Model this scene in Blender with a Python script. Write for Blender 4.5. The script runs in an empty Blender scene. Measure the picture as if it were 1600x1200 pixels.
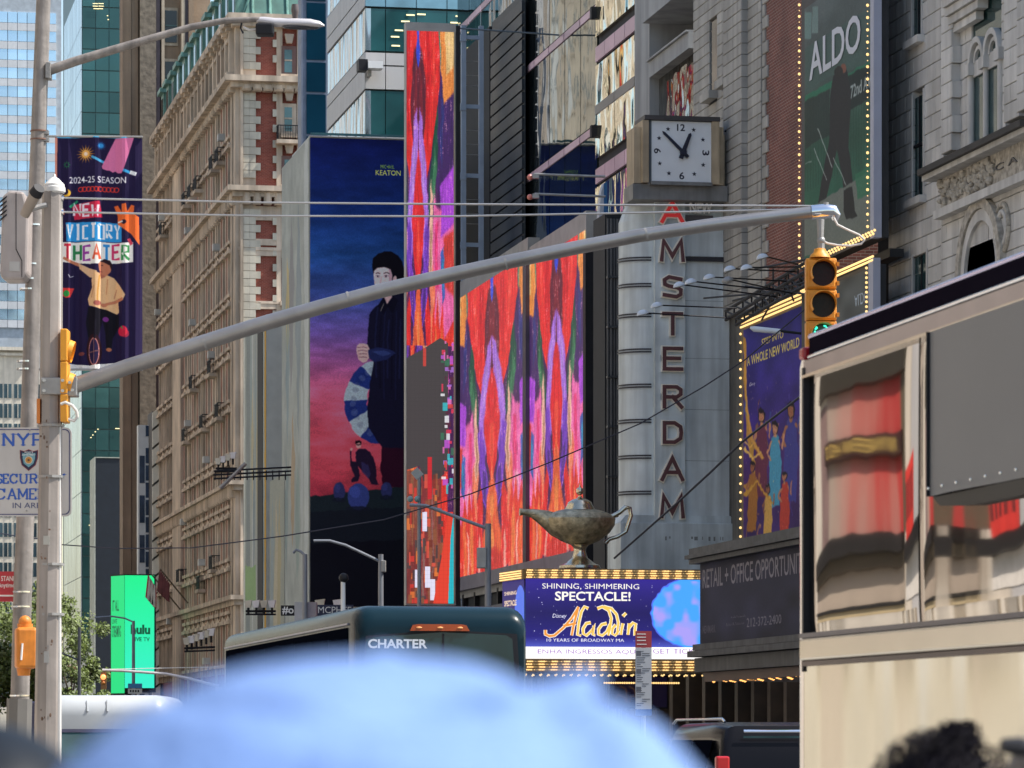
import bpy, math, random
import numpy as np
from mathutils import Vector, Matrix

random.seed(7)
RNG = np.random.default_rng(5)
SC = bpy.context.scene
COL = SC.collection
# ---------------------------------------------------------------- camera, sky, sun, exposure
# The street runs along +Y, the camera looks 10.85 degrees to the right of it through a long lens.
PHI = math.atan(1150 / 6000); SN, CN = math.sin(PHI), math.cos(PHI)
CZ, FP, U0, VH = 1.7, 6000.0, 800.0, 1150.0
cd = bpy.data.cameras.new("camera"); cam = bpy.data.objects.new("camera", cd); COL.objects.link(cam)
cam.location = (0, 0, CZ); cam.rotation_euler = (math.radians(90), 0, -PHI)
cd.sensor_width = 36; cd.lens = FP / 1600 * 36; cd.shift_y = (VH - 600) / 1600
cd.clip_start = 0.2; cd.clip_end = 3000
cd.dof.use_dof = True; cd.dof.focus_distance = 75; cd.dof.aperture_fstop = 11.5
SC.camera = cam
SUN_EL, SUN_AZ = 52.0, 104.0     # azimuth measured clockwise from +Y
w = bpy.data.worlds.new("World"); SC.world = w; w.use_nodes = True
nt = w.node_tree; sky = nt.nodes.new('ShaderNodeTexSky'); sky.sky_type = 'NISHITA'
sky.sun_disc = False; sky.sun_elevation = math.radians(SUN_EL); sky.sun_rotation = math.radians(SUN_AZ)
sky.air_density = 1.3; sky.dust_density = 1.5
nt.links.new(sky.outputs[0], nt.nodes['Background'].inputs[0]); nt.nodes['Background'].inputs[1].default_value = 0.12
sl = bpy.data.lights.new("sun", 'SUN'); sl.energy = 4.2; sl.angle = math.radians(0.5); sl.color = (1, 0.95, 0.86)
so = bpy.data.objects.new("sun", sl); COL.objects.link(so)
_a, _e = math.radians(SUN_AZ), math.radians(SUN_EL)
so.rotation_euler = Vector((math.sin(_a) * math.cos(_e), math.cos(_a) * math.cos(_e), math.sin(_e))).to_track_quat('Z', 'Y').to_euler()
so.location = (60, -20, 80)
SC.view_settings.view_transform = 'Standard'; SC.view_settings.look = 'None'
SC.view_settings.exposure = 0.88; SC.view_settings.gamma = 1; SC.view_settings.use_curve_mapping = False
EXPO = 2 ** SC.view_settings.exposure
SC.cycles.max_bounces = 6; SC.cycles.glossy_bounces = 4; SC.cycles.diffuse_bounces = 3
SC.cycles.sample_clamp_indirect = 6

# ---------------------------------------------------------------- planes
def ray(u):
    k = (u - U0) / FP
    return SN + k * CN, CN - k * SN
class PL:
    """a vertical plane: l runs to the viewer's right along it, n towards the viewer's side"""
    def __init__(s, x, y, deg):
        a = math.radians(deg); s.a = a; s.x, s.y = x, y; s.R = (math.cos(a), math.sin(a)); s.N = (s.R[1], -s.R[0])
    def D(s, u):
        r = ray(u); return (s.x * s.N[0] + s.y * s.N[1]) / (r[0] * s.N[0] + r[1] * s.N[1])
    def L(s, u):
        r = ray(u); D = s.D(u); return (D * r[0] - s.x) * s.R[0] + (D * r[1] - s.y) * s.R[1]
    def Z(s, u, v): return CZ + (VH - v) / FP * s.D(u)
    def pix(s, u, v): return s.L(u), s.Z(u, v)
    def w(s, l, z, n=0.0):
        return (s.x + s.R[0] * l + s.N[0] * n, s.y + s.R[1] * l + s.N[1] * n, z)
def FACE(y): return PL(0, y, 0)            # a face looking back at the camera end of the street
def SIDE(x): return PL(x, 0, -90)          # the street front of the south side row
def VIEW(d): return PL(d * SN, d * CN, -math.degrees(PHI))
def VIEWR(d, turn): return PL(d * SN, d * CN, -math.degrees(PHI) + turn)
def at(u, v, d):
    r = ray(u); return (r[0] * d, r[1] * d, CZ + (VH - v) / FP * d)

# ---------------------------------------------------------------- materials
def lin(c):
    return tuple(((x / 255) / 12.92 if x / 255 <= 0.04045 else ((x / 255 + 0.055) / 1.055) ** 2.4) for x in c)
_M = {}
def mat(name, rgb, rough=0.65, metal=0.0, var=0.16, scale=1.6, bump=0.0, bscale=20, rnd=0.0, streak=0.0,
        emit=None, wave=0.0, wscale=1.0, wz=1.0, coat=0.0, spec=0.5, brick=None, ior=1.5):
    """rgb is a linear base colour"""
    if name in _M: return _M[name]
    m = bpy.data.materials.new(name); m.use_nodes = True; _M[name] = m
    nt = m.node_tree; N, Lk = nt.nodes, nt.links; b = N['Principled BSDF']
    b.inputs['Roughness'].default_value = rough; b.inputs['Metallic'].default_value = metal
    b.inputs['Specular IOR Level'].default_value = spec
    b.inputs['Coat Weight'].default_value = coat; b.inputs['Coat Roughness'].default_value = 0.04
    b.inputs['Base Color'].default_value = (*rgb, 1); b.inputs['IOR'].default_value = ior
    geo = N.new('ShaderNodeNewGeometry'); cur = None
    def noise(sc, zs=1.0, det=4):
        mp = N.new('ShaderNodeMapping'); mp.inputs['Scale'].default_value = (1, 1, zs)
        Lk.new(geo.outputs['Position'], mp.inputs[0])
        n = N.new('ShaderNodeTexNoise'); n.inputs['Scale'].default_value = sc; n.inputs['Detail'].default_value = det
        Lk.new(mp.outputs[0], n.inputs['Vector']); return n.outputs[0]
    def rng(src, a, bb, lo, hi):
        r = N.new('ShaderNodeMapRange'); r.inputs[1].default_value = a; r.inputs[2].default_value = bb
        r.inputs[3].default_value = lo; r.inputs[4].default_value = hi; Lk.new(src, r.inputs[0]); return r.outputs[0]
    def mul(a, bb):
        q = N.new('ShaderNodeMath'); q.operation = 'MULTIPLY'; Lk.new(a, q.inputs[0]); Lk.new(bb, q.inputs[1]); return q.outputs[0]
    src = None
    if brick:
        c1, c2, mo, bw, bh = brick
        sp = N.new('ShaderNodeSeparateXYZ'); Lk.new(geo.outputs['Position'], sp.inputs[0])
        ad = N.new('ShaderNodeMath'); Lk.new(sp.outputs[0], ad.inputs[0]); Lk.new(sp.outputs[1], ad.inputs[1])
        cb = N.new('ShaderNodeCombineXYZ'); Lk.new(ad.outputs[0], cb.inputs[0]); Lk.new(sp.outputs[2], cb.inputs[1])
        bt = N.new('ShaderNodeTexBrick'); Lk.new(cb.outputs[0], bt.inputs['Vector'])
        bt.inputs['Color1'].default_value = (*c1, 1); bt.inputs['Color2'].default_value = (*c2, 1); bt.inputs['Mortar'].default_value = (*mo, 1)
        bt.inputs['Scale'].default_value = 1; bt.inputs['Brick Width'].default_value = bw; bt.inputs['Row Height'].default_value = bh
        bt.inputs['Mortar Size'].default_value = bh * 0.1; bt.inputs['Mortar Smooth'].default_value = .3
        src = bt.outputs[0]
        bp = N.new('ShaderNodeBump'); bp.inputs['Strength'].default_value = .5; bp.inputs['Distance'].default_value = .02; bp.invert = True
        Lk.new(bt.outputs[1], bp.inputs['Height']); Lk.new(bp.outputs[0], b.inputs['Normal'])
    f = None
    if var: f = rng(noise(scale), .3, .7, 1 - var, 1 + var)
    if streak:
        g = rng(noise(scale * 3.0, 0.07), .35, .7, 1 + streak * .4, 1 - streak); f = mul(f, g) if f else g
    if rnd:
        oi = N.new('ShaderNodeObjectInfo'); g = rng(oi.outputs['Random'], 0, 1, 1 - rnd, 1 + rnd); f = mul(f, g) if f else g
    if f is not None:
        hs = N.new('ShaderNodeHueSaturation'); hs.inputs['Color'].default_value = (*rgb, 1)
        if src: Lk.new(src, hs.inputs['Color'])
        Lk.new(f, hs.inputs['Value']); Lk.new(hs.outputs[0], b.inputs['Base Color'])
    elif src: Lk.new(src, b.inputs['Base Color'])
    if bump and not brick:
        bp = N.new('ShaderNodeBump'); bp.inputs['Strength'].default_value = bump; bp.inputs['Distance'].default_value = 0.03
        Lk.new(noise(bscale, 1, 3), bp.inputs['Height']); Lk.new(bp.outputs[0], b.inputs['Normal'])
    if wave:
        bp = N.new('ShaderNodeBump'); bp.inputs['Strength'].default_value = 1; bp.inputs['Distance'].default_value = wave
        Lk.new(noise(wscale, wz, 1.5), bp.inputs['Height']); Lk.new(bp.outputs[0], b.inputs['Normal'])
    if emit:
        b.inputs['Emission Color'].default_value = (*rgb, 1); b.inputs['Emission Strength'].default_value = emit / EXPO
    return m
def img_mat(name, arr, emit=0.0, rough=0.6):
    """flat print or screen content: pixel array drawn below in numpy, no file involved"""
    H, W_ = arr.shape[:2]
    im = bpy.data.images.new(name, W_, H)
    px = np.ones((H, W_, 4), np.float32); px[..., :3] = np.clip(arr, 0, 1)
    im.pixels.foreach_set(px.ravel()); im.update(); im.pack()
    m = bpy.data.materials.new(name); m.use_nodes = True; nt = m.node_tree; b = nt.nodes['Principled BSDF']
    t = nt.nodes.new('ShaderNodeTexImage'); t.image = im; t.extension = 'EXTEND'
    b.inputs['Roughness'].default_value = rough
    if emit:
        b.inputs['Base Color'].default_value = (.01, .01, .01, 1)
        nt.links.new(t.outputs[0], b.inputs['Emission Color']); b.inputs['Emission Strength'].default_value = emit / EXPO
    else:
        b.inputs['IOR'].default_value = 1.2
        hs = nt.nodes.new('ShaderNodeHueSaturation'); nt.links.new(t.outputs[0], hs.inputs['Color'])
        n = nt.nodes.new('ShaderNodeTexNoise'); g = nt.nodes.new('ShaderNodeNewGeometry'); n.inputs['Scale'].default_value = .8
        r = nt.nodes.new('ShaderNodeMapRange'); r.inputs[3].default_value = .88; r.inputs[4].default_value = 1.08
        nt.links.new(g.outputs['Position'], n.inputs['Vector']); nt.links.new(n.outputs[0], r.inputs[0]); nt.links.new(r.outputs[0], hs.inputs['Value'])
        nt.links.new(hs.outputs[0], b.inputs['Base Color'])
    return m

# ---------------------------------------------------------------- mesh building
ORG = {}
class MB:
    def __init__(s): s.v = []; s.f = []; s.uv = None
    def add(s, vs, fs):
        o = len(s.v); s.v += [tuple(p) for p in vs]; s.f += [tuple(i + o for i in f) for f in fs]; return s
    def hexa(s, p):  # 8 corners: bottom 4 ccw, top 4
        return s.add(p, [(3, 2, 1, 0), (4, 5, 6, 7), (0, 1, 5, 4), (1, 2, 6, 5), (2, 3, 7, 6), (3, 0, 4, 7)])
    def box(s, pl, l0, l1, z0, z1, n0, n1):
        if l0 > l1: l0, l1 = l1, l0
        if z0 > z1: z0, z1 = z1, z0
        if n0 > n1: n0, n1 = n1, n0
        q = [(l0, n1), (l1, n1), (l1, n0), (l0, n0)]
        return s.hexa([pl.w(l, z0, n) for l, n in q] + [pl.w(l, z1, n) for l, n in q])
    def wbox(s, x0, x1, y0, y1, z0, z1): return s.box(PL(0, 0, 0), x0, x1, z0, z1, -y1, -y0)
    def pbox(s, pl, u0, v0, u1, v1, n0, n1):   # opposite corners given by direction of sight in the plane
        a, b = pl.pix(u0, v0), pl.pix(u1, v1); return s.box(pl, a[0], b[0], b[1], a[1], n0, n1)
    def prism(s, pl, pts, n0, n1):
        k = len(pts)
        ar = sum(pts[i][0] * pts[(i + 1) % k][1] - pts[(i + 1) % k][0] * pts[i][1] for i in range(k))
        if ar < 0: pts = pts[::-1]
        if n0 > n1: n0, n1 = n1, n0
        vs = [pl.w(l, z, n1) for l, z in pts] + [pl.w(l, z, n0) for l, z in pts]
        return s.add(vs, [tuple(range(k)), tuple(range(2 * k - 1, k - 1, -1))] + [(i + k, (i + 1) % k + k, (i + 1) % k, i) for i in range(k)])
    def tube(s, pts, r, seg=10, caps=True):
        pts = [Vector(p) for p in pts]; n = len(pts)
        rs = r if isinstance(r, (list, tuple)) else [r] * n
        o = len(s.v); up = Vector((0, 0, 1)); prev = None
        for i, p in enumerate(pts):
            t = (pts[min(i + 1, n - 1)] - pts[max(i - 1, 0)]).normalized()
            if prev is None: a = t.cross(up); a = a.normalized() if a.length > 1e-3 else Vector((1, 0, 0))
            else: a = (prev - t * prev.dot(t)).normalized()
            prev = a; b = t.cross(a)
            for j in range(seg):
                g = 2 * math.pi * j / seg
                s.v.append(tuple(p + (a * math.cos(g) + b * math.sin(g)) * rs[i]))
        for i in range(n - 1):
            for j in range(seg):
                j2 = (j + 1) % seg
                s.f.append((o + i * seg + j, o + i * seg + j2, o + (i + 1) * seg + j2, o + (i + 1) * seg + j))
        if caps:
            s.f.append(tuple(o + j for j in range(seg))[::-1]); s.f.append(tuple(o + (n - 1) * seg + j for j in range(seg)))
        return s
    def lathe(s, c, prof, seg=24, sx=1, sy=1):
        o = len(s.v); n = len(prof)
        for r, z in prof:
            for j in range(seg):
                g = 2 * math.pi * j / seg; s.v.append((c[0] + r * sx * math.cos(g), c[1] + r * sy * math.sin(g), c[2] + z))
        for i in range(n - 1):
            for j in range(seg):
                j2 = (j + 1) % seg; s.f.append((o + i * seg + j, o + i * seg + j2, o + (i + 1) * seg + j2, o + (i + 1) * seg + j))
        return s
    def ball(s, c, r, seg=10, rings=6, sq=(1, 1, 1)):
        prof = [(math.sin(math.pi * i / rings), -math.cos(math.pi * i / rings)) for i in range(rings + 1)]
        o = len(s.v); s.lathe((0, 0, 0), prof, seg)
        for i in range(o, len(s.v)):
            x, y, z = s.v[i]; s.v[i] = (c[0] + x * r * sq[0], c[1] + y * r * sq[1], c[2] + z * r * sq[2])
        return s
    def text(s, pl, body, l0, l1, z0, z1, n=0.01, depth=0.0, bold=0.0, shear=0.0, keep=False, space=1.0, mirror=False):
        vs, fs, (a0, a1, b0, b1) = glyphs(body, bold, shear, depth > 0, space)
        sx = (l1 - l0) / max(a1 - a0, 1e-6); sz = (z1 - z0) / max(b1 - b0, 1e-6)
        if keep: sx = sz = min(sx, sz)
        out = []
        for x, y, z in vs:
            xx = (x - a0) * sx; xx = (l1 - l0) - xx if mirror else xx
            out.append(pl.w(l0 + xx, z0 + (y - b0) * sz, n + (z + .5) * depth if depth else n))
        return s.add(out, fs)
    def uvface(s, pl, l0, l1, z0, z1, n):
        s.add([pl.w(l0, z0, n), pl.w(l1, z0, n), pl.w(l1, z1, n), pl.w(l0, z1, n)], [(0, 1, 2, 3)]); s.uv = True; return s
    def build(s, name, material, parent=None, smooth=False, kind=None, label=None, cat=None, group=None, bevel=0, origin=None, sub=0):
        vs = s.v
        if parent is not None: org = ORG[parent.name]
        elif origin: org = origin
        else:
            a = np.array(vs); org = ((a[:, 0].min() + a[:, 0].max()) / 2, (a[:, 1].min() + a[:, 1].max()) / 2, a[:, 2].min())
        me = bpy.data.meshes.new(name); me.from_pydata([(x - org[0], y - org[1], z - org[2]) for x, y, z in vs], [], s.f)
        if s.uv:
            ul = me.uv_layers.new(name="UVMap")
            for i, c in enumerate([(0, 0), (1, 0), (1, 1), (0, 1)]): ul.data[i].uv = c
        me.materials.append(material)
        if smooth: me.polygons.foreach_set('use_smooth', [True] * len(me.polygons))
        me.update()
        o = bpy.data.objects.new(name, me); COL.objects.link(o)
        if parent is not None: o.parent = parent
        else: o.location = org
        ORG[o.name] = org
        if smooth and smooth != 'all':
            try: me.set_sharp_from_angle(angle=math.radians(38))
            except Exception: pass
        if bevel:
            m = o.modifiers.new('bevel', 'BEVEL'); m.width = bevel; m.segments = 2; m.limit_method = 'ANGLE'
        if sub:
            m = o.modifiers.new('sub', 'SUBSURF'); m.levels = m.render_levels = sub
        if kind: o['kind'] = kind
        if label: o['label'] = label
        if cat: o['category'] = cat
        if group: o['group'] = group
        return o
_G = {}
def glyphs(body, bold, shear, solid, space=1.0):
    k = (body, bold, shear, solid, space)
    if k in _G: return _G[k]
    cu = bpy.data.curves.new('t', 'FONT'); cu.body = body; cu.offset = bold; cu.shear = shear; cu.resolution_u = 3; cu.space_character = space
    if solid: cu.extrude = 0.5
    ob = bpy.data.objects.new('t', cu); COL.objects.link(ob); dg = bpy.context.evaluated_depsgraph_get()
    me = ob.evaluated_get(dg).to_mesh()
    vs = [tuple(v.co) for v in me.vertices]; fs = [tuple(p.vertices) for p in me.polygons]
    ob.evaluated_get(dg).to_mesh_clear(); bpy.data.objects.remove(ob); bpy.data.curves.remove(cu)
    a = np.array(vs); bb = (a[:, 0].min(), a[:, 0].max(), a[:, 1].min(), a[:, 1].max())
    _G[k] = (vs, fs, bb); return _G[k]
def thing(name, loc, label, cat, group=None):
    o = bpy.data.objects.new(name, None); o.empty_display_size = .3; COL.objects.link(o); o.location = loc
    o['label'] = label; o['category'] = cat
    if group: o['group'] = group
    ORG[o.name] = tuple(loc); return o
def local_box(w, d, h, cx=True, bev=0.0):
    """box mesh, X along the wall, -Y out of the wall (0..d), Z up; origin bottom centre of the back"""
    mb = MB(); b = bev
    x0, x1 = -w / 2, w / 2
    if not b:
        mb.hexa([(x0, -d, 0), (x1, -d, 0), (x1, 0, 0), (x0, 0, 0), (x0, -d, h), (x1, -d, h), (x1, 0, h), (x0, 0, h)])
    else:  # chamfered front
        mb.add([(x0, 0, 0), (x1, 0, 0), (x1, 0, h), (x0, 0, h), (x0, -d + b, 0), (x1, -d + b, 0), (x1, -d + b, h), (x0, -d + b, h),
                (x0 + b, -d, b), (x1 - b, -d, b), (x1 - b, -d, h - b), (x0 + b, -d, h - b)],
               [(0, 1, 5, 4), (1, 2, 6, 5), (2, 3, 7, 6), (3, 0, 4, 7), (4, 5, 9, 8), (5, 6, 10, 9), (6, 7, 11, 10), (7, 4, 8, 11), (8, 9, 10, 11)])
    return mb
def local_mesh(name, mb, material):
    me = bpy.data.meshes.new(name); me.from_pydata(mb.v, [], mb.f); me.materials.append(material); me.update(); return me
def piece(name, me, pl, l, z, n, parent, scale=None, kind=None):
    o = bpy.data.objects.new(name, me); COL.objects.link(o); p = pl.w(l, z, n); org = ORG[parent.name]
    o.parent = parent; o.location = (p[0] - org[0], p[1] - org[1], p[2] - org[2]); o.rotation_euler = (0, 0, pl.a)
    if scale: o.scale = scale
    ORG[o.name] = p
    return o
def sub_piece(name, me, parent_obj, off=(0, 0, 0)):
    o = bpy.data.objects.new(name, me); COL.objects.link(o); o.parent = parent_obj; o.location = off; return o

# ---------------------------------------------------------------- numpy painter for flat print and screens
def vnoise(h, w_, cy, cx, rng=RNG):
    g = rng.random((int(cy) + 2, int(cx) + 2)); y = np.linspace(0, cy, h, endpoint=False); x = np.linspace(0, cx, w_, endpoint=False)
    yi, xi = y.astype(int), x.astype(int); fy, fx = y - yi, x - xi; fy = fy * fy * (3 - 2 * fy); fx = fx * fx * (3 - 2 * fx)
    a = g[yi][:, xi]; b = g[yi][:, xi + 1]; c = g[yi + 1][:, xi]; d = g[yi + 1][:, xi + 1]
    fx = fx[None]; fy = fy[:, None]
    return (a * (1 - fx) + b * fx) * (1 - fy) + (c * (1 - fx) + d * fx) * fy
class Paint:
    """rows run from the bottom up; positions are given as sight directions in the panel's plane"""
    def __init__(s, pl, l0, l1, z0, z1, res, col=(0, 0, 0), asp=1.0):
        s.pl, s.l0, s.l1, s.z0, s.z1 = pl, l0, l1, z0, z1
        s.W = max(8, int(abs(l1 - l0) * res * asp)); s.H = max(8, int((z1 - z0) * res)); s.a = np.zeros((s.H, s.W, 3)); s.a[:] = np.array(col) / 255
        s.dx = s.dy = None
    def T(s, u, v):
        l, z = s.pl.pix(u, v); return (l - s.l0) / (s.l1 - s.l0) * s.W, (z - s.z0) / (s.z1 - s.z0) * s.H
    def warp(s, amt, cell):
        s.dx = (vnoise(s.H, s.W, s.H / cell, s.W / cell) - .5) * amt; s.dy = (vnoise(s.H, s.W, s.H / cell, s.W / cell) - .5) * amt
    def mask(s, pts):
        p = np.array(pts, float)
        x0, x1 = int(max(0, p[:, 0].min() - 8)), int(min(s.W, p[:, 0].max() + 9)); y0, y1 = int(max(0, p[:, 1].min() - 8)), int(min(s.H, p[:, 1].max() + 9))
        if x1 <= x0 or y1 <= y0: return None
        X, Y = np.meshgrid(np.arange(x0, x1) + .5, np.arange(y0, y1) + .5)
        if s.dx is not None: X = X + s.dx[y0:y1, x0:x1]; Y = Y + s.dy[y0:y1, x0:x1]
        m = np.zeros(X.shape, bool); n = len(p)
        for i in range(n):
            xa, ya = p[i]; xb, yb = p[(i + 1) % n]
            if ya == yb: continue
            m ^= ((ya > Y) != (yb > Y)) & (X < (xb - xa) * (Y - ya) / (yb - ya) + xa)
        return (slice(y0, y1), slice(x0, x1)), m
    def raw(s, pts, col, alpha=1.0):
        r = s.mask(pts)
        if r is None: return s
        sl_, m = r; m = m[..., None] * alpha
        s.a[sl_] = s.a[sl_] * (1 - m) + np.array(col) / 255 * m; return s
    def poly(s, pts, col, alpha=1.0): return s.raw([s.T(*p) for p in pts], col, alpha)
    def ell(s, u, v, ru, rv, col, alpha=1.0, n=22):
        return s.poly([(u + ru * math.cos(2 * math.pi * i / n), v + rv * math.sin(2 * math.pi * i / n)) for i in range(n)], col, alpha)
    def rect(s, u0, v0, u1, v1, col, alpha=1.0): return s.poly([(u0, v0), (u1, v0), (u1, v1), (u0, v1)], col, alpha)
    def line(s, pts, w0, col, w1=None, alpha=1.0):
        w1 = w0 if w1 is None else w1; n = len(pts); L, R = [], []
        for i, (x, y) in enumerate(pts):
            a, b = pts[max(0, i - 1)], pts[min(n - 1, i + 1)]; dx, dy = b[0] - a[0], b[1] - a[1]; q = math.hypot(dx, dy) or 1
            h = (w0 + (w1 - w0) * i / max(1, n - 1)) / 2; L.append((x - dy / q * h, y + dx / q * h)); R.append((x + dy / q * h, y - dx / q * h))
        s.poly(L + R[::-1], col, alpha); return s
    def vgrad(s, stops):  # (t from the top 0..1, colour)
        t = 1 - (np.arange(s.H) + .5) / s.H; ts = [q[0] for q in stops]
        for c in range(3): s.a[..., c] = np.interp(t, ts, [q[1][c] / 255 for q in stops])[:, None]
        return s
    def text(s, body, u0, u1, vt, vb, col, bold=0.0, shear=0.0):
        vs, fs, (a0, a1, b0, b1) = glyphs(body, bold, shear, False)
        x0, y1 = s.T(u0, vt); _, y0 = s.T(u0, vb); x1, _ = s.T(u1, vt)
        P = [(x0 + (x - a0) / (a1 - a0) * (x1 - x0), y0 + (y - b0) / (b1 - b0) * (y1 - y0)) for x, y, z in vs]
        dx, s.dx = s.dx, None
        for f in fs: s.raw([P[i] for i in f], col)
        s.dx = dx; return s
    def soften(s, n=1):
        for _ in range(n):
            a = np.pad(s.a, ((1, 1), (1, 1), (0, 0)), 'edge'); s.a = (a[:-2, 1:-1] + a[2:, 1:-1] + a[1:-1, :-2] + a[1:-1, 2:] + 2 * a[1:-1, 1:-1]) / 6
        return s
    def grain(s, amt, cell=2):
        s.a *= 1 + (vnoise(s.H, s.W, s.H / cell, s.W / cell)[..., None] - .5) * amt; return s
def panel(pn, name, parent, n, emit=0.0, mname=None, rough=.6):
    return MB().uvface(pn.pl, pn.l0, pn.l1, pn.z0, pn.z1, n).build(name, img_mat(mname or name, pn.a, emit, rough), parent)

# common materials
STEEL = mat('weathered steel', (.30, .29, .28), .45, .3, var=.18, scale=3, bump=.15)
BLACK = mat('black metal', (.016, .016, .02), .5, .0, var=.2, ior=1.3)
DARK = mat('dark interior', (.012, .014, .018), .7, var=.25)
CHROME = mat('chrome', (.8, .8, .82), .12, 1.0, var=.03)
YEL = mat('signal yellow', (.62, .25, .02), .5, var=.14, scale=8, bump=.08, bscale=60)
BULB = mat('warm bulb', (1.0, .66, .26), .3, emit=1.25, var=0)
WHITE = mat('white paint', (.7, .7, .7), .5, var=.06)
STONE = mat('limestone', (.50, .44, .35), .8, var=.18, scale=.6, bump=.3, bscale=6, rnd=.08, streak=.22)
# ================================================================ ground
ASPH = mat('asphalt', (.05, .05, .052), .85, var=.25, scale=.4, bump=.4, bscale=30)
WALK = mat('pavement concrete', (.30, .29, .27), .85, var=.15, scale=.7)
MB().wbox(-900, 900, -300, 1500, -.3, 0).build('ground', ASPH, kind='structure')
MB().wbox(24.5, 34, 60, 182, 0.004, .14).build('pavement', WALK, kind='structure')
MB().wbox(24.5, 60, 246, 330, 0.004, .14).build('pavement', WALK, kind='structure')
MB().wbox(-6, 4.2, -20, 182, 0.004, .14).build('pavement', WALK, kind='structure')
mk = MB()
for y in range(50, 300, 9): mk.wbox(12.9, 13.05, y, y + 3, .004, .008); mk.wbox(8.9, 9.05, y, y + 3, .004, .008)
mk.build('road_markings', WHITE, kind='structure')

# ================================================================ north side row (left of the frame, seen in the glass and coach windows)
CREAM = mat('sunlit cream brick', (.54, .49, .41), .8, var=.2, scale=.3, streak=.2)
TAN = mat('tan brick', (.38, .32, .26), .8, var=.2, scale=.3, streak=.2)
GREY_R = mat('grey render', (.42, .42, .42), .8, var=.12, scale=.3)
GLASSD = mat('dark window glass', (.02, .028, .035), .06, 0, var=.3, scale=.5)
def north_block(y0, y1, h, m, label, fl=3.8, bay=3.4, z0=6.0):
    NP = PL(-6, 0, 90)
    t = thing('north_side_building', (-14, (y0 + y1) / 2, 0), label, 'building')
    MB().wbox(-22, -6, y0, y1, 0, h).build('wall', m, t)
    wm = local_mesh('window', local_box(1.7, .12, 2.3), GLASSD); sm = local_mesh('sill', local_box(2.0, .3, .2), m)
    z = z0
    while z < h - 3:
        y = y0 + 1.8
        while y < y1 - 1.2:
            o = piece('window', wm, NP, y, z, 0.0, t); sub_piece('sill', sm, o, (0, 0, -.22)); y += bay
        z += fl
    MB().wbox(-6, -5.4, y0, y1, h - 1, h - .002).build('cornice', m, t)
north_block(12, 38, 26, TAN, 'tan brick building on the north side, its upper floors over dark storefronts')
north_block(39, 46.4, 22, GREY_R, 'narrow grey rendered building on the north side of the street', z0=9.5)
north_block(46.5, 62, 24, CREAM, 'cream brick theatre building on the north side with dark sign band', z0=11)
north_block(62.3, 110, 34, TAN, 'long tan block with many windows on the north side', bay=4.2)
north_block(110.3, 168, 44, CREAM, 'tall cream block on the north side near the avenue', bay=4.2)
north_block(200, 262, 46, CREAM, 'tall cream block on the north side beyond the avenue', bay=5)
north_block(263, 335, 88, TAN, 'very tall tan tower on the north side beyond the avenue', bay=7, fl=5)  # out of view, added tall so the mirror glass reflects walls, not sky
north_block(336, 440, 84, GREY_R, 'very tall grey tower far along the north side', bay=8, fl=6)  # likewise added out of view for the mirror glass reflections
# shopfront pieces that show up mirrored in the coach window
NP = PL(-6, 0, 90)
SIGN_DARK = mat('sign band maroon', (.03, .012, .01), .4)
GOLD_L = mat('yellow neon tube', (.7, .5, .14), .3, emit=.6, var=0)
def pan(t, name, y0, y1, z0, z1, m, n0=.0, n1=.02): return MB().box(NP, y0, y1, z0, z1, n0, n1).build(name, m, t)
BEI = mat('pale rendered panel', (.36, .30, .24), .6, var=.1, scale=.8); SAL = mat('salmon banner', (.40, .13, .105), .6, var=.15, scale=.6); DRD = mat('deep red banner', (.42, .035, .03), .6, var=.15, scale=.6); OLV = mat('olive brown panel', (.10, .08, .05), .5, var=.2)
t = thing('hanging_banner', (-5.7, 53, 4.4), 'wide pale, salmon and deep red banner hung on the cream theatre building', 'banner')
pan(t, 'fabric', 54.9, 57.4, 4.42, 6.75, mat('mauve brown banner', (.20, .13, .12), .6, var=.15)); pan(t, 'fabric', 54.25, 54.89, 4.42, 6.9, BEI); pan(t, 'top_fascia', 49.8, 57.4, 6.91, 8.3, mat('dark olive fascia', (.035, .032, .022), .4), 0, .25); pan(t, 'fabric', 53.4, 54.24, 4.42, 6.9, mat('pale pink banner', (.40, .22, .18), .6, var=.1)); pan(t, 'fabric', 52.5, 53.39, 4.42, 6.9, SAL); pan(t, 'fabric', 51.2, 52.49, 4.42, 6.9, DRD); pan(t, 'fabric', 49.8, 51.19, 4.42, 6.9, OLV)
pan(t, 'fabric', 44.5, 49.7, 4.2, 5.3, mat('bright red hoarding', (.62, .04, .03), .5), .05, .07)
for i_ in range(5): pan(t, 'print', 45.2 + i_ * .95, 45.75 + i_ * .95, 4.5, 5.1, mat('dark red print', (.08, .012, .012), .6), .07, .075)
t = thing('theatre_sign_band', (-5.6, 54, 5.6), 'long maroon sign band with yellow outlined lettering on the cream theatre building', 'sign')
MB().box(NP, 50.6, 55.4, 5.66, 6.0, .03, .2).build('sign_board', SIGN_DARK, t)
MB().text(NP, 'NEW 42 ST', 51.6, 55.0, 5.72, 5.94, .205, bold=-.008).build('lettering', GOLD_L, t)
t = thing('shopfront', (-5.9, 52, 0), 'shopfront with pale piers, a black canopy edge and dark openings under the banner', 'shopfront')
pan(t, 'fascia', 50.6, 60, 4.15, 4.41, mat('black fascia', (.012, .011, .01), .5), 0, .5); pan(t, 'fascia', 50.6, 60, 3.95, 4.14, OLV, 0, .3)
pan(t, 'soffit_panel', 50.6, 60, 3.1, 3.94, BEI, 0, .1); pan(t, 'dark_band', 50.6, 60, 2.86, 3.09, mat('black fascia', (.012, .011, .01)), 0, .3); pan(t, 'yellow_panel', 50.6, 60, 2.4, 2.85, mat('pale yellow panel', (.42, .34, .2), .6), 0, .1)
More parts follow.
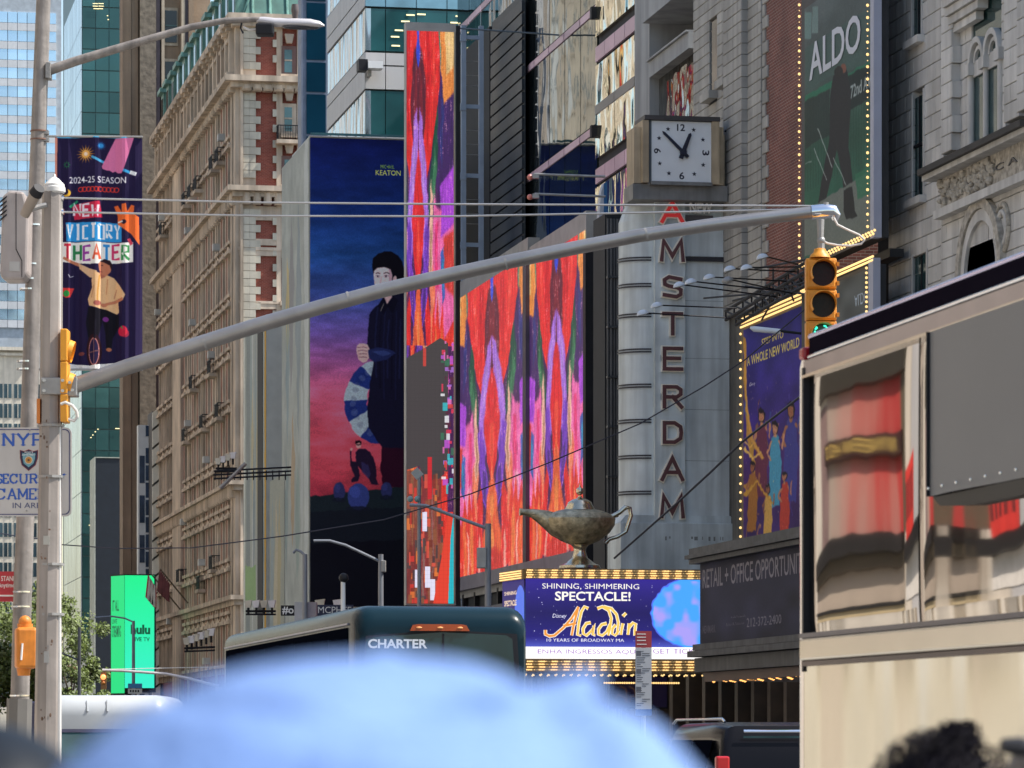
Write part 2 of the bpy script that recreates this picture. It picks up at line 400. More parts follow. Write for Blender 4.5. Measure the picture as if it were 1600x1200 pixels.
pan(t, 'fascia', 40.5, 49.9, 3.9, 4.18, mat('black fascia', (.012, .011, .01)), 0, .4); pan(t, 'white_wall', 40.5, 49.9, 3.0, 3.89, mat('white shop wall', (.62, .6, .56), .6), 0, .05)
for i_, (a_, c_) in enumerate(((44, .55), (45.3, .3), (47, .62), (48.6, .35), (49.8, .62), (51.4, .5), (52.3, .3), (53.3, .62), (55.2, .5), (56.6, .62), (58.2, .3))): pan(t, 'pier', a_, a_ + (1.2 if i_ % 2 else .8), .2, 2.39, mat('pier tone %d' % int(c_ * 100), (c_, c_ * .93, c_ * .8), .6), 0, .12 + .05 * (i_ % 2))  # piers added in mixed tones to mirror as vertical bands in the coach panel
pan(t, 'glazing', 43, 61, .2, 2.38, mat('bronze shopfront', (.30, .25, .18), .5), 0, .02)

# ================================================================ far left towers
SKYG = mat('pale blue curtain glass', (.52, .68, .84), .14, .8, var=.1, scale=.1, rnd=.12, wave=.05, wscale=.25)
SPAN = mat('beige spandrel', (.62, .62, .63), .5, .1, var=.06, rnd=.08)
TEAL = mat('teal curtain glass', (.035, .10, .10), .1, .45, var=.25, scale=.12, rnd=.3, wave=.03, wscale=.3)
MULL = mat('dark mullion', (.06, .1, .1), .4, .4)
P = FACE(590)
t = thing('glass_office_tower', P.w(P.L(40), 0), 'pale blue glass tower with grey spandrel bands at the far left', 'tower')
def span(P, *us): return [P.L(u) for u in us]
MB().box(P, P.L(-70), P.L(96), 0, 118, -30, -.3).build('tower_body', mat('pale mullion', (.4, .44, .48), .5), t)
pu = 15.2; du = P.L(60) - P.L(60 - pu); zz = lambda v: P.Z(50, v)
gm = local_mesh('pane', local_box(du * .93, .2, zz(0) - zz(16.6)), SKYG); sp = local_mesh('spandrel', local_box(du * .95, .3, zz(0) - zz(11.6)), SPAN)
for i in range(8):
    l = P.L(88 - pu * i - pu / 2)
    for j in range(-1, 17):
        v = 36 + 29 * j
        if v < 8: continue
        piece('pane', gm, P, l, zz(v), -.3, t); piece('spandrel', sp, P, l, zz(v + 12.4), -.3, t)

P = FACE(418)
CRW = mat('cream stone', (.62, .57, .48), .8, var=.08, streak=.15)
WGL = mat('blue grey window glass', (.10, .17, .21), .08, .5, var=.3, scale=.2, rnd=.2)
t = thing('cream_block', P.w(P.L(20), 0), 'low cream stone block with paired windows and dentil cornice at the far left', 'building')
MB().pbox(P, -90, 545, 62, 1160, -20, 0).build('wall', CRW, t)
MB().pbox(P, -90, 541, 62.5, 549, -.2, .7).build('cornice', CRW, t)
dm = local_mesh('dentil', local_box(.22, .35, .3), CRW)
for i in range(22): piece('dentil', dm, P, P.L(-3 + i * 3), P.Z(20, 556), 0, t)
wm = local_mesh('window', local_box(P.L(12) - P.L(0), .05, P.Z(0, 0) - P.Z(0, 22)), WGL)
mm = local_mesh('mullion', local_box(.06, .12, P.Z(0, 0) - P.Z(0, 22)), CRW)
for r in range(16):
    for c in range(5):
        o = piece('window', wm, P, P.L(-2 + c * 14.2 + (c // 2) * 1.5), P.Z(20, 622 + 31 * r), 0.0, t); sub_piece('mullion', mm, o)

P = FACE(424); Sx = P.w(P.L(127), 0)[0]; PS = SIDE(Sx)
t = thing('green_glass_building', P.w(P.L(160), 0), 'green glass office building with a bright silvery side wall', 'building')
MB().wbox(Sx + .05, Sx + 12, 424.3, 452, 0, 105).build('building_body', MULL, t)
du = P.L(150) - P.L(129)
gm = local_mesh('pane', local_box(du * .95, .15, (P.Z(150, 0) - P.Z(150, 33)) * .95), TEAL)
for i in range(3):
    for j in range(-1, 36): piece('pane', gm, P, P.L(139 + 21 * i), P.Z(150, 10 + 33 * j), -.3, t)
SILV = mat('silvery side glazing', (.62, .68, .74), .22, .85, var=.08, streak=.5, scale=.5, wave=.1, wscale=.7, wz=.08)
sm = local_mesh('side_panel', local_box(6.2, .1, (P.Z(150, 0) - P.Z(150, 66)) * .985), SILV)
for i in range(4):
    for j in range(0, 18): piece('side_panel', sm, PS, -428 - 6.3 * i + .9, P.Z(150, 43 + 66 * j), -.05, t)
LIT = mat('lit ceiling light', (1, .85, .45), .4, emit=1.0, var=0)
b = MB()
for (u, v, q) in [(145, 5, 8), (145, 9, 8), (146, 13, 8), (154, 5, 8), (154, 9, 8), (153, 13, 8), (167, 24, 2), (168, 30, 2), (180, 669, 8), (152, 670, 2), (148, 674, 2), (144, 679, 2), (141, 683, 2), (139, 820, 5)]:
    b.pbox(P, u, v, u + q, v + 1.3, .02, .04)
b.build('ceiling_lights', LIT, t)

P = FACE(398)
t = thing('dark_panel_building', P.w(P.L(168), 0), 'tall dark blank screen wall with a thin pale edge in front of the green glass', 'screen wall')
MB().pbox(P, 149, 716, 189, 1160, -6, 0).build('panel_body', mat('blue black panel', (.008, .013, .022), .5), t)
MB().pbox(P, 147.6, 714, 149, 1160, -6, .1).build('edge_strip', mat('pale edge', (.4, .42, .36), .5), t)
MB().pbox(P, 149, 714, 189, 716, -6, .1).build('edge_strip', mat('pale edge', (.4, .42, .36), .5), t)
P = FACE(380)
t = thing('street_pavilion', P.w(P.L(120), 0), 'small pale pavilion with a sloping roof and flower planter below the dark screen wall', 'kiosk')
MB().prism(P, [P.pix(96, 1024), P.pix(144, 1004), P.pix(146, 1110), P.pix(96, 1110)], -6, 0).build('wall', mat('pale panel', (.5, .5, .46), .6, streak=.2), t)
MB().pbox(P, 101, 1041, 119, 1049, 0, .4).build('planter', mat('terracotta', (.35, .1, .06), .7), t)

# brown tower
P = FACE(313)
BR = mat('brown stone', (.27, .2, .14), .85, var=.15, scale=.5, streak=.3, bump=.5, bscale=5)
BR2 = mat('grey brown rustic stone', (.17, .145, .115), .9, var=.3, scale=2.5, bump=1.0, bscale=3.5)
TRIM = mat('beige trim stone', (.42, .36, .28), .8, var=.12, streak=.2)
VIOL = mat('purplish mortar strip', (.12, .1, .115), .8)
t = thing('brown_tower', P.w(P.L(240), 0), 'brown stone office tower with a rough grey pier and tall windows', 'tower')
MB().box(P, P.L(192), P.L(330), 0, 80, -3, -.6).build('wall', BR, t)
for a, b_, n0, m_ in [(192, 205, 0, BR), (205.6, 216, -.1, BR), (218, 243, .5, BR2), (244, 250, .1, VIOL), (252, 256.5, .3, TRIM), (283, 288.5, .3, TRIM), (289, 294, .1, VIOL), (294, 302, .4, BR)]:
    MB().box(P, P.L(a), P.L(b_), 0, 80, -.6, n0).build('pier', m_, t)
wz_ = P.Z(260, 95) - P.Z(260, 145)
w1 = local_mesh('window', local_box(P.L(277) - P.L(259), .08, wz_), GLASSD); w2 = local_mesh('sash_bar', local_box(P.L(277) - P.L(259), .14, .12), MULL)
w3 = local_mesh('window_surround', local_box(P.L(279.5) - P.L(257.5), .05, wz_ + .5), TRIM)
for j in range(-1, 13):
    o = piece('window', w1, P, P.L(268), P.Z(268, 145 + 80 * j), -.5, t); sub_piece('sash_bar', w2, o, (0, 0, wz_ / 2)); sub_piece('window_surround', w3, o, (0, .04, -.25))

# little white fronts beside the hotel
P = FACE(306)
t = thing('narrow_glass_building', P.w(P.L(226), 0), 'narrow white and blue glass building squeezed beside the brown tower', 'building')
MB().pbox(P, 216, 664, 237.5, 1160, -1.2, 0).build('wall', mat('white metal panel', (.62, .64, .66), .5, .1, var=.05), t)
gb = mat('steel blue glass', (.06, .1, .18), .1, .4, var=.3, scale=.6)
for j in range(7): MB().pbox(P, 218, 712 + 62 * j, 226, 755 + 62 * j, .01, .05).build('pane', gb, t)
MB().pbox(P, 227.5, 665, 236.5, 682, .01, .05).build('pane', gb, t)
for j in range(12): MB().pbox(P, 227.5, 700 + 27 * j, 236.5, 724 + 27 * j, .01, .05).build('pane', gb, t)
P = FACE(303)
t = thing('white_louvre_building', P.w(P.L(244), 0), 'narrow building clad in stacked white panels at the end of the hotel', 'building')
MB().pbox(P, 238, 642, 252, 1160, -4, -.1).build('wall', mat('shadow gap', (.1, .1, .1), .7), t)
wp = mat('white stacked panel', (.66, .64, .56), .5, var=.1, rnd=.08)
for j in range(18):
    MB().prism(P, [P.pix(238, 670 + 29 * j), P.pix(250, 660 + 29 * j), P.pix(250, 635 + 29 * j), P.pix(238, 645 + 29 * j)], -.1, .3).build('panel', wp, t)

# ================================================================ the red and cream hotel
HX = 30.0; S30 = SIDE(HX); HY = -S30.L(375); PW = FACE(HY)
HST = mat('hotel limestone', (.50, .405, .315), .8, var=.25, scale=.5, streak=.45, bump=.3, bscale=4, rnd=.07)
HBR = mat('hotel red brick', (.28, .055, .035), .85, brick=((.29, .07, .045), (.22, .045, .03), (.30, .16, .12), .25, .09), var=.15, scale=.6)
COP = mat('green copper', (.13, .27, .23), .5, .2, var=.25, scale=1.5, streak=.4)
COPD = mat('dark green copper', (.05, .13, .11), .5, .2, var=.25, scale=1.5)
t = HOTEL = thing('corner_hotel', (HX + 8, HY + 22, 0), 'ornate red brick and limestone corner hotel with cornices, balconies and green copper roof', 'building')
zW = lambda v: PW.Z(385, v)
y2 = -S30.L(251)
MB().wbox(HX + .002, HX + 22, HY + .1, y2, 0, zW(30)).build('wall', HBR, t)
cz = zW(30)
def band(v0, v1, out, nm='cornice', m=HST):
    za, zb = zW(v1), zW(v0)
    b = MB(); b.wbox(HX - out, HX + 12, HY - out, y2 - .002, za, zb)
    b.wbox(HX - out * .6, HX + 12 - .01, HY - out * .6, y2 - .01, za - .35, za + .01); return b.build(nm, m, t)
band(24, 34, .9); band(121, 130, 1.1); band(292, 300, .9); band(752, 758, .8); band(930, 937, .7, 'balcony_band')
band(386, 391, .12, 'string_course'); band(470, 474, .1, 'string_course')
# brackets under the cornices
bk = local_mesh('bracket', local_box(.62, .75, .5, bev=.12), HST); bk2 = local_mesh('bracket', local_box(.5, .65, .9, bev=.14), HST)
for v, me, dz in ((141, bk, 0), (318, bk2, 0), (775, bk2, 0)):
    for i in range(7): piece('bracket', me, PW, PW.L(384 + i * 16.5), zW(v) - .1, 0, t)
    for i in range(46): piece('bracket', me, S30, -(HY + .5 + i * 1.13), zW(v) - .1, 0, t)
# corner stone courses and quoins on the avenue front
HSTQ = mat('hotel quoin stone', (.50, .46, .38), .8, var=.12, scale=.8, bump=.25, bscale=5, rnd=.1, streak=.15)
ch = (zW(0) - zW(24)) / 2
wL = PW.L(399) - PW.L(379.5)
qa = local_mesh('stone_block', local_box(wL * .49, .1, ch * .94), HSTQ); qb = local_mesh('stone_block', local_box(PW.L(407) - PW.L(399), .1, ch * .94), HSTQ)
qc = local_mesh('stone_block', local_box(PW.L(433.5) - PW.L(427.5), .1, ch * .94), HSTQ)
MB().box(PW, PW.L(375), PW.L(399.5), 4, zW(36), -.1, .06).build('corner_pier', HST, t)
MB().box(PW, PW.L(375), PW.L(379), 4, zW(36), .06, .3).build('corner_strip', HST, t)
k = 0
v = 48
while v < 960:
    if not (118 < v < 146 or 288 < v < 338 or 745 < v < 775):
        z = zW(v)
        for q in range(2): piece('stone_block', qa, PW, PW.L(379.7) + wL * (.25 + .5 * q), z, .06, t)
        if k % 2: piece('stone_block', qb, PW, PW.L(403), z, .0, t)
        if (k + 1) % 2: piece('stone_block', qc, PW, PW.L(429), z, .0, t)
        k += 1
    v += 12.1
MB().box(PW, PW.L(432), PW.L(441), 4, zW(36), -.1, .08).build('pilaster', HST, t)
MB().box(PW, PW.L(464), PW.L(476), 4, zW(36), -.1, .1).build('pilaster', HST, t)
for v0, v1 in ((322, 345), (373, 384)): MB().pbox(PW, 399, v0, 441, v1, -.1, .05).build('stone_band', HST, t)
FR = mat('window frame brown', (.13, .07, .06), .6); HG = mat('hotel window glass', (.09, .16, .17), .08, .35, var=.4, scale=.4)
for v0, v1 in [(70, 115), (160, 207), (242, 288), (402, 470), (500, 560), (590, 640), (675, 725), (790, 850)]:
    a, b_ = PW.L(439.5), PW.L(463)
    o = MB().box(PW, a, b_, zW(v1), zW(v0), .0, .09).build('window', FR if v0 != 160 else HST, t)
    MB().box(PW, a + .2, b_ - .3, zW(v1) + .15, zW(v0) - .25, .092, .1).build('pane', HG, o)
    MB().box(PW, a + .2, b_ - .3, (zW(v1) + zW(v0)) / 2 - .05, (zW(v1) + zW(v0)) / 2 + .05, .1, .14).build('sash_bar', HST, o)
    MB().box(PW, a - .1, b_ + .1, zW(v1) - .3, zW(v1) - .002, .1, .45).build('sill', HST, o)
    MB().prism(PW, [((a + b_) / 2 - .18, zW(v0) + .15), ((a + b_) / 2 + .18, zW(v0) + .15), ((a + b_) / 2 + .3, zW(v0) + .75), ((a + b_) / 2 - .3, zW(v0) + .75)], .08, .4).build('keystone', HST, o)
def balcony(pl, l, z, wd, parent):
    b = MB(); 
    for i in range(int(wd / .16) + 1): b.box(pl, l - wd / 2 + i * .16, l - wd / 2 + i * .16 + .035, z, z + .9, .78, .815)
    b.box(pl, l - wd / 2 - .03, l + wd / 2 + .03, z + .9, z + .96, .76, .84)
    for s in (-1, 1):
        b.box(pl, l + s * wd / 2 - .03, l + s * wd / 2 + .03, z + .9, z + .961, .0, .76)
        for j in range(5): b.box(pl, l + s * wd / 2 - .02, l + s * wd / 2 + .02, z, z + .9, j * .15, j * .15 + .03)
    o = b.build('balcony', BLACK, parent)
    MB().box(pl, l - wd / 2 - .1, l + wd / 2 + .1, z - .25, z, -.02, .9).build('balcony_floor', HST, o)
balcony(PW, PW.L(451), zW(219), 1.6, t)
# side street front: windows with surrounds in vertical stacks
ww, wh = 1.15, 2.35
def surround():
    m = MB(); P0 = PL(0, 0, 0)
    for s in (-1, 1): m.box(P0, s * (ww / 2 + .1), s * (ww / 2 + .48), -.2, wh + .1, 0, .32)
    m.box(P0, -ww / 2 - .65, ww / 2 + .65, -.42, -.2, 0, .5); m.box(P0, -ww / 2 - .7, ww / 2 + .7, wh + .1, wh + .34, 0, .55)
    m.prism(P0, [(-ww / 2 - .7, wh + .34), (ww / 2 + .7, wh + .34), (0, wh + .72)], 0, .42)
    for s in (-1, 1): m.box(P0, s * (ww / 2 + .1), s * (ww / 2 + .42), -.85, -.42, 0, .35)
    return local_mesh('window_surround', m, HST)
SUR = surround(); WP = local_mesh('window', local_box(ww, .06, wh), GLASSD)
ac = local_mesh('air_conditioner', local_box(.7, .75, .45), mat('ac housing', (.5, .5, .48), .5, .2, rnd=.2))
fl_z = []
f_h = (zW(0) - zW(85))
for i in range(13): fl_z.append(zW(115) - i * f_h * .98)
bays = [HY + 3.3 + 3.05 * i for i in range(10)] + [292.5 + 3.1 * i for i in range(4)]
for z in fl_z:
    if z < 6: continue
    if abs(z + 1.2 - zW(125)) < .8: continue
    for j, y in enumerate(bays):
        if y > y2 - 1: continue
        o = piece('window', WP, S30, -y, z, 0.01, t); sub_piece('window_surround', SUR, o)
        if (int(z * 7) + j * 5) % 11 == 0: sub_piece('air_conditioner', ac, o, (0, 0, 0))
# flat pilasters between bays, piers
for i, y in enumerate([HY + 1.75 + 3.05 * i for i in range(11)]):
    MB().box(S30, -y - .25, -y + .25, 4, cz - .5, .0, .3 if i % 3 else .38).build('pilaster', HBR if i % 3 else HST, t)
    MB().box(S30, -y - .62, -y - .4, 4, cz - .5, .0, .27).build('pilaster', HBR, t); MB().box(S30, -y + .4, -y + .62, 4, cz - .5, .0, .27).build('pilaster', HBR, t)
MB().box(S30, -291.2, -285.2, 3, cz - .4, 0, .45).build('stone_pier', HST, t)
MB().box(S30, -HY - 1.4, -HY - .02, 3, cz - .4, 0, .3).build('stone_pier', HST, t)
for y, v in ((258.5, 232), (262, 232), (272, 232), (276, 232), (280, 232), (297, 232), (258.5, 640), (268, 640), (280, 640), (263, 560), (275, 560), (262, 880), (284, 880), (270, 905)):
    balcony(S30, -y, zW(v), 2.0, t)
# top storey columns and copper dormers
colm = MB(); colm.box(PL(0, 0, 0), -.28, .28, 0, 2.7, 0, .6); colm.box(PL(0, 0, 0), -.4, .4, 2.7, 2.95, 0, .8); colm.box(PL(0, 0, 0), -.55, .55, 2.95, 3.25, 0, .98); colm.box(PL(0, 0, 0), -.36, .36, -.5, 0, 0, .8)
cmesh = local_mesh('column', colm, HST)
for i in range(22): piece('column', cmesh, S30, -(HY + 1.2 + i * 2.4), zW(121) + .5, .0, t)
mz = zW(24)
MB().add([(HX + .3, HY + .4, mz), (HX + .3, y2, mz), (HX + 10, y2, mz), (HX + 10, HY + .4, mz), (HX + 3.2, HY + 4, mz + 8), (HX + 3.2, y2, mz + 8), (HX + 10, y2, mz + 8), (HX + 10, HY + 4, mz + 8)],
         [(0, 1, 5, 4), (3, 0, 4, 7), (4, 5, 6, 7), (1, 2, 6, 5)]).build('mansard_roof', COPD, t)
for i in range(13):
    y = HY + 2.2 + i * 4.0; o = MB().box(S30, -y - .9, -y + .9, mz, mz + 3.0, -2.2, .15).build('dormer', COP, t)
    MB().box(S30, -y - 1.2, -y + 1.2, mz + 3.0, mz + 3.35, -2.3, .45).build('dormer_roof', COP, o)
    MB().box(S30, -y - .55, -y + .55, mz + .5, mz + 2.6, .15, .19).build('pane', GLASSD, o)
for i in range(24):
    y = HY + .9 + i * 2.1
    MB().tube([(HX + .25, y, mz), (HX + 3.1, y, mz + 8)], .09, 6).build('roof_rib', COP, t)
for i in range(6):
    x = HX + .9 + i * 1.15
    MB().tube([(x, HY + .35, mz), (x + .2, HY + 3.9, mz + 8)], .1, 6).build('roof_rib', COP, t)

# ================================================================ dark glass strip tower and office tower
P = FACE(212)
t = thing('dark_glass_tower', P.w(P.L(490), 0), 'narrow navy glass tower with grey edge between the hotel and the white office tower', 'tower')
MB().box(P, P.L(471), P.L(520), 0, 50, -1.5, -.05).build('tower_body', mat('blue grey metal', (.16, .19, .26), .5, .3), t)
nav = mat('navy glass', (.006, .045, .085), .08, .3, var=.2, scale=.3)
for v0, v1 in ((-40, 2), (4, 94), (97, 144), (147, 210), (213, 290)): MB().pbox(P, 479, v0, 509, v1, -.05, 0).build('pane', nav, t)

OY = 183.0; PO = FACE(OY); ox = PO.L(570); SO = SIDE(ox)
t = thing('office_tower', (ox + 8, OY + 7, 0), 'office tower with white panels and bands of teal glass behind the film billboard', 'tower')
WPN = mat('white metal cladding', (.50, .48, .47), .45, .1, var=.06, rnd=.04, scale=.3)
TGL = mat('teal office glass', (.02, .10, .105), .06, .25, var=.35, scale=.35)
SGL = mat('mirror side glass', (.45, .5, .52), .08, .9, var=.15, wave=.12, wscale=.9, wz=.25, scale=.4)
SKYP = mat('light blue glass band', (.2, .36, .44), .15, .4, var=.1)
MB().wbox(ox + .3, ox + 7.4, OY + .3, OY + 13, 0, 50).build('tower_body', MULL, t)
zO = lambda v: PO.Z(600, v)
us = [570.5, 602.5, 650.5, 698.5, 732]
rows = [(-118, -50, 'g'), (-48, -13, 'w'), (-12, 11, 's'), (13, 80, 'g'), (82, 102, 'w'), (103, 140, 'w'), (141.5, 211, 'g'), (213, 233, 'w'), (234, 270, 'w')]
for i in range(4):
    for v0, v1, kd in rows:
        MB().box(PO, PO.L(us[i]) + .02, PO.L(us[i + 1]) - .02, zO(v1) + .02, zO(v0) - .02, -.3, 0 if kd != 'g' else -.04).build('panel' if kd != 'g' else 'pane', {'g': TGL, 'w': WPN, 's': SKYP}[kd], t)
sidew = 1.0
for i in range(13):
    for v0, v1, kd in rows:
        MB().box(SO, -OY - .03 - (i + 1) * sidew + .03, -OY - .03 - i * sidew, zO(v1) + .02, zO(v0) - .02, -.3, 0 if kd != 'g' else -.05).build('side_panel' if kd != 'g' else 'side_pane', {'g': SGL, 'w': WPN, 's': WPN}[kd], t)
b = MB()
for u, v in [(635, 22), (712, 24), (627, 32), (617, 46), (611, 56), (612, 70), (704, 34), (652, 21)]: b.pbox(PO, u, v, u + 13, v + 2.6, -.03, -.01)
b.build('ceiling_lights', LIT, t)
t = thing('wall_floodlight', PO.w(PO.L(572), zO(112), .4), 'grey floodlight box on a bracket at the corner of the white office tower', 'floodlight')
MB().box(PO, PO.L(570), PO.L(593), zO(113), zO(102), .3, 1.1).build('housing', WHITE, t)
MB().box(PO, PO.L(556), PO.L(569.8), zO(116), zO(99), .2, 1.0).build('lamp_front', BLACK, t)
MB().box(PO, PO.L(573), PO.L(578), zO(122), zO(113), 0, .5).build('bracket', STEEL, t)
# ================================================================ glass building with pink bands
GX = 31.1; SG = SIDE(GX)
DGL2 = mat('dark reflection glass', (.045, .06, .065), .04, .85, var=.3, scale=.25, rnd=.2, wave=.05, wscale=.6, wz=.4)  # darker copy of the mirror glass, its dark reflection put into the colour
DGL = mat('dark green mirror glass', (.085, .12, .10), .03, .85, var=.3, scale=.25, rnd=.12, wave=.018, wscale=.5, wz=.8)
GGL = mat('golden wavy mirror glass', (.78, .74, .56), .05, .95, var=.1, rnd=.06, wave=.26, wscale=.55, wz=.7)
PINK = mat('mauve pink metal', (.60, .42, .50), .4, .35, var=.1, scale=.6, rnd=.12)
GREYM = mat('grey metal panel', (.2, .21, .2), .4, .4, var=.15, scale=.5, rnd=.08)
CONC = mat('grey concrete', (.30, .31, .32), .7, var=.14, scale=.5, streak=.25)
y0, y1 = -SG.L(995), -SG.L(716)
t = thing('mirror_glass_building', (GX + 6, (y0 + y1) / 2, 0), 'dark mirror glass building crossed by mauve pink metal bands', 'building')
MB().wbox(GX + .15, GX + 14, y0 - .3, y1, 0, 33).build('wall', DARK, t)
zG = lambda v: SG.Z(870, v)
fh = (zG(70) - zG(248)); zb = zG(75)
pw = (-SG.L(863) + SG.L(887))
ny = int((y1 - y0 - 6) / pw)
up = local_mesh('pane', local_box(pw * .965, .12, fh * .5 - .24), DGL); lo = local_mesh('pane', local_box(pw * .965, .12, fh * .5 - .05), DGL)
up2 = local_mesh('pane', local_box(pw * .965, .12, fh * .5 - .24), DGL2); lo2 = local_mesh('pane', local_box(pw * .965, .12, fh * .5 - .05), DGL2)
pk = local_mesh('pink_panel', local_box(pw * .95, .06, .29), PINK)
for j in range(-5, 3):
    z = zb + j * fh
    if z < 3: continue
    for i in range(ny):
        y = -SG.L(934) + pw * (i + .5)
        if y > y1: break
        louv = i >= ny * .55
        far_ = y > -SG.L(850); piece('pane', lo2 if far_ else lo, SG, -y, z - fh * .5 + .02, -.1, t); piece('pane', up2 if far_ else up, SG, -y, z - fh + .36, -.1, t)
        piece('pink_panel', pk, SG, -y, z, 0, t)
# nearer bay with golden reflections
SB = SIDE(30.6); ya, yb = -SB.L(996), -SB.L(934)
gp = (yb - ya) / 2
g1 = local_mesh('mirror_panel', local_box(gp * .98, .12, fh - 1.1), GGL); pk2 = local_mesh('pink_panel', local_box(gp / 2 * .96, .10, .55), PINK)
gr = local_mesh('grey_panel', local_box(gp * .98, .10, .36), GREYM)
MB().wbox(30.65, GX + .1, ya, yb, 0, 33).build('bay_wall', DARK, t)
zc = SB.Z(965, 60)
for j in range(-5, 3):
    for i in range(2):
        y = ya + gp * (i + .5)
        piece('mirror_panel', g1, SB, -y, zc + j * fh + .65, -.02, t)
        for q in (-.25, .25): piece('pink_panel', pk2, SB, -y + q * gp, zc + j * fh - .3, .0, t)
        piece('grey_panel', gr, SB, -y, zc + (j + .5) * fh, .02, t)
jb = local_mesh('hinge_box', local_box(.3, .2, .45), BLACK)
for v in (30, 215, 400): piece('hinge_box', jb, SB, -yb + .1, SB.Z(935, v), .1, t)

# louvred dark wall further on and steel mast
LV = SIDE(30.9); lm = mat('louvre metal', (.025, .032, .042), .45, .4, var=.3)
t = thing('louvred_plant_wall', (30.6, 168, 4), 'dark louvred wall above the tall red screen', 'wall')
MB().box(LV, -178, -166.5, 0, 33, -.3, 0).build('wall', DARK, t)
MB().box(LV, -165.6, -158.2, 8, 33, .0, .045).build('backing', mat('dusky backing', (.022, .028, .035), .5), t)  # dark sheet added so gaps between slats show no bright glass reflections
for j in range(34): MB().box(LV, -165.5, -158.3, 14 + j * .55, 14.46 + j * .55, .05, .14).build('slat', lm, t)
MM = mat('blue grey steel mast', (.30, .36, .46), .5, .3, var=.1)
PM = FACE(164.5)
t = thing('steel_screen_mast', PM.w(PM.L(739), 0), 'blue grey steel ladder mast standing behind the tall red screen', 'mast')
for u in (724.5, 752): MB().box(PM, PM.L(u - 3.6), PM.L(u + 3.6), 0, PM.Z(740, 40), -.15, .05).build('post', MM, t)
for i in range(9):
    v = 55 + 108 * i; MB().pbox(PM, 727, v, 750, v + 7, -.12, .02).build('rung', MM, t)
    MB().pbox(PM, 719, v - 1, 728, v + 10, -.2, .1).build('node_plate', MM, t)
    for q in (40, 62, 78): MB().pbox(PM, 727, v + q, 750, v + q + 1.3, -.05, 0).build('rod', STEEL, t)
b = MB()
for i in range(34): b.ball(PM.w(PM.L(716.5), PM.Z(717, 40 + 26 * i), .1), .035, 6, 4)
b.build('small_lights', WHITE, t)

# concrete frame bay
S30 = SIDE(30.0); PC = SIDE(30.15)
t = thing('concrete_frame_building', (31, -S30.L(1040), 0), 'grey concrete framed bay with dark glass next to the clock', 'building')
MB().box(PC, PC.L(996), PC.L(1083), 0, 30, -8, -1.6).build('wall', DARK, t)
MB().box(PC, PC.L(996), PC.L(1019), 0, 30, -1.6, .1).build('column', CONC, t)
zq = lambda v: PC.Z(1050, v)
MB().box(PC, PC.L(1019), PC.L(1083), zq(12), zq(-30), -1.6, .35).build('beam', CONC, t)
MB().box(PC, PC.L(1020), PC.L(1083), zq(100), zq(75), -1.5, .15).build('beam', CONC, t)
MB().box(PC, PC.L(1020), PC.L(1083), zq(74.8), zq(72), -1.5, .25).build('coping', CONC, t)
gg = mat('brown window glass', (.06, .055, .04), .04, .6, var=.4, wave=.2, wscale=.7)
for i in range(4):
    a = PC.L(1020 + i * 16); MB().box(PC, a + .03, PC.L(1036 + i * 16) - .03, zq(260), zq(101), -.3, -.22).build('pane', gg, t)
MB().box(PC, PC.L(1020), PC.L(1083), 0, zq(262), -1.5, 0).build('lower_wall', CONC, t)

# stone building with slit windows, brick tower
SGR = mat('grey limestone', (.36, .35, .33), .85, var=.16, scale=.6, streak=.25, bump=.3, bscale=6, rnd=.1)
MORT = mat('dark mortar', (.15, .145, .14), .9)  # dark mortar behind the block joints and for the frieze letters
t = thing('grey_stone_building', (31, -S30.L(1140), 0), 'grey limestone building front with two slit windows behind the clock', 'building')
MB().box(S30, S30.L(1083), S30.L(1200), 0, 27, -9, -.25).build('wall', MORT, t)
zs = lambda v: S30.Z(1140, v)
chh = zs(0) - zs(17)
def course(pl, la, lb, z, n, h, blk, parent, m, off=0.0, holes=(), d=.25, name='stone_block', cache={}):
    l = la - off * blk
    while l < lb - .05:
        a, b_ = max(l, la), min(l + blk, lb); l += blk
        if b_ - a < .12: continue
        segs = [(a, b_)]
        for h0, h1, z0, z1 in holes:
            if z + h > z0 and z < z1:
                ns = []
                for s0, s1 in segs:
                    if s1 <= h0 or s0 >= h1: ns.append((s0, s1)); continue
                    if s0 < h0: ns.append((s0, h0))
                    if s1 > h1: ns.append((h1, s1))
                segs = ns
        for s0, s1 in segs:
            w_ = s1 - s0
            if w_ < .1: continue
            k = (round(w_, 2), round(h, 3), round(d, 2), m.name)
            if k not in cache: cache[k] = local_mesh(name, local_box(w_ - .018, d, h - .018, bev=.015), m)
            piece(name, cache[k], pl, (s0 + s1) / 2, z, n - d + .0, parent)
W1 = (S30.L(1108), S30.L(1120), zs(128), zs(12)); W2 = (S30.L(1131), S30.L(1142), zs(122), zs(0))
z = zs(500); k = 0
while z < 27:
    course(S30, S30.L(1083), S30.L(1146), z, 0, chh, 1.6, t, SGR, .5 * (k % 2), (W1, W2))
    course(S30, S30.L(1146), S30.L(1175), z, .35, chh, 1.3, t, SGR, .5 * (k % 2), d=.6)
    course(S30, S30.L(1175), S30.L(1196), z, .15, chh, 1.3, t, SGR, .5 * (k % 2), d=.4); z += chh; k += 1
for W_ in (W1, W2):
    o = MB().box(S30, W_[0], W_[1], W_[2], W_[3], -.25, -.05).build('window', GLASSD, t)
    MB().box(S30, W_[0] - .1, W_[1] + .1, W_[2] - .25, W_[2], 0, .3).build('sill', SGR, o)
BRK = mat('dark red brick', (.2, .06, .04), .85, brick=((.19, .06, .045), (.13, .04, .032), (.28, .22, .19), .26, .095), var=.3, scale=.5)
t = thing('brick_building', (31, -S30.L(1230), 0), 'dark red brick wall with pale quoins beside the green shoe billboard', 'building')
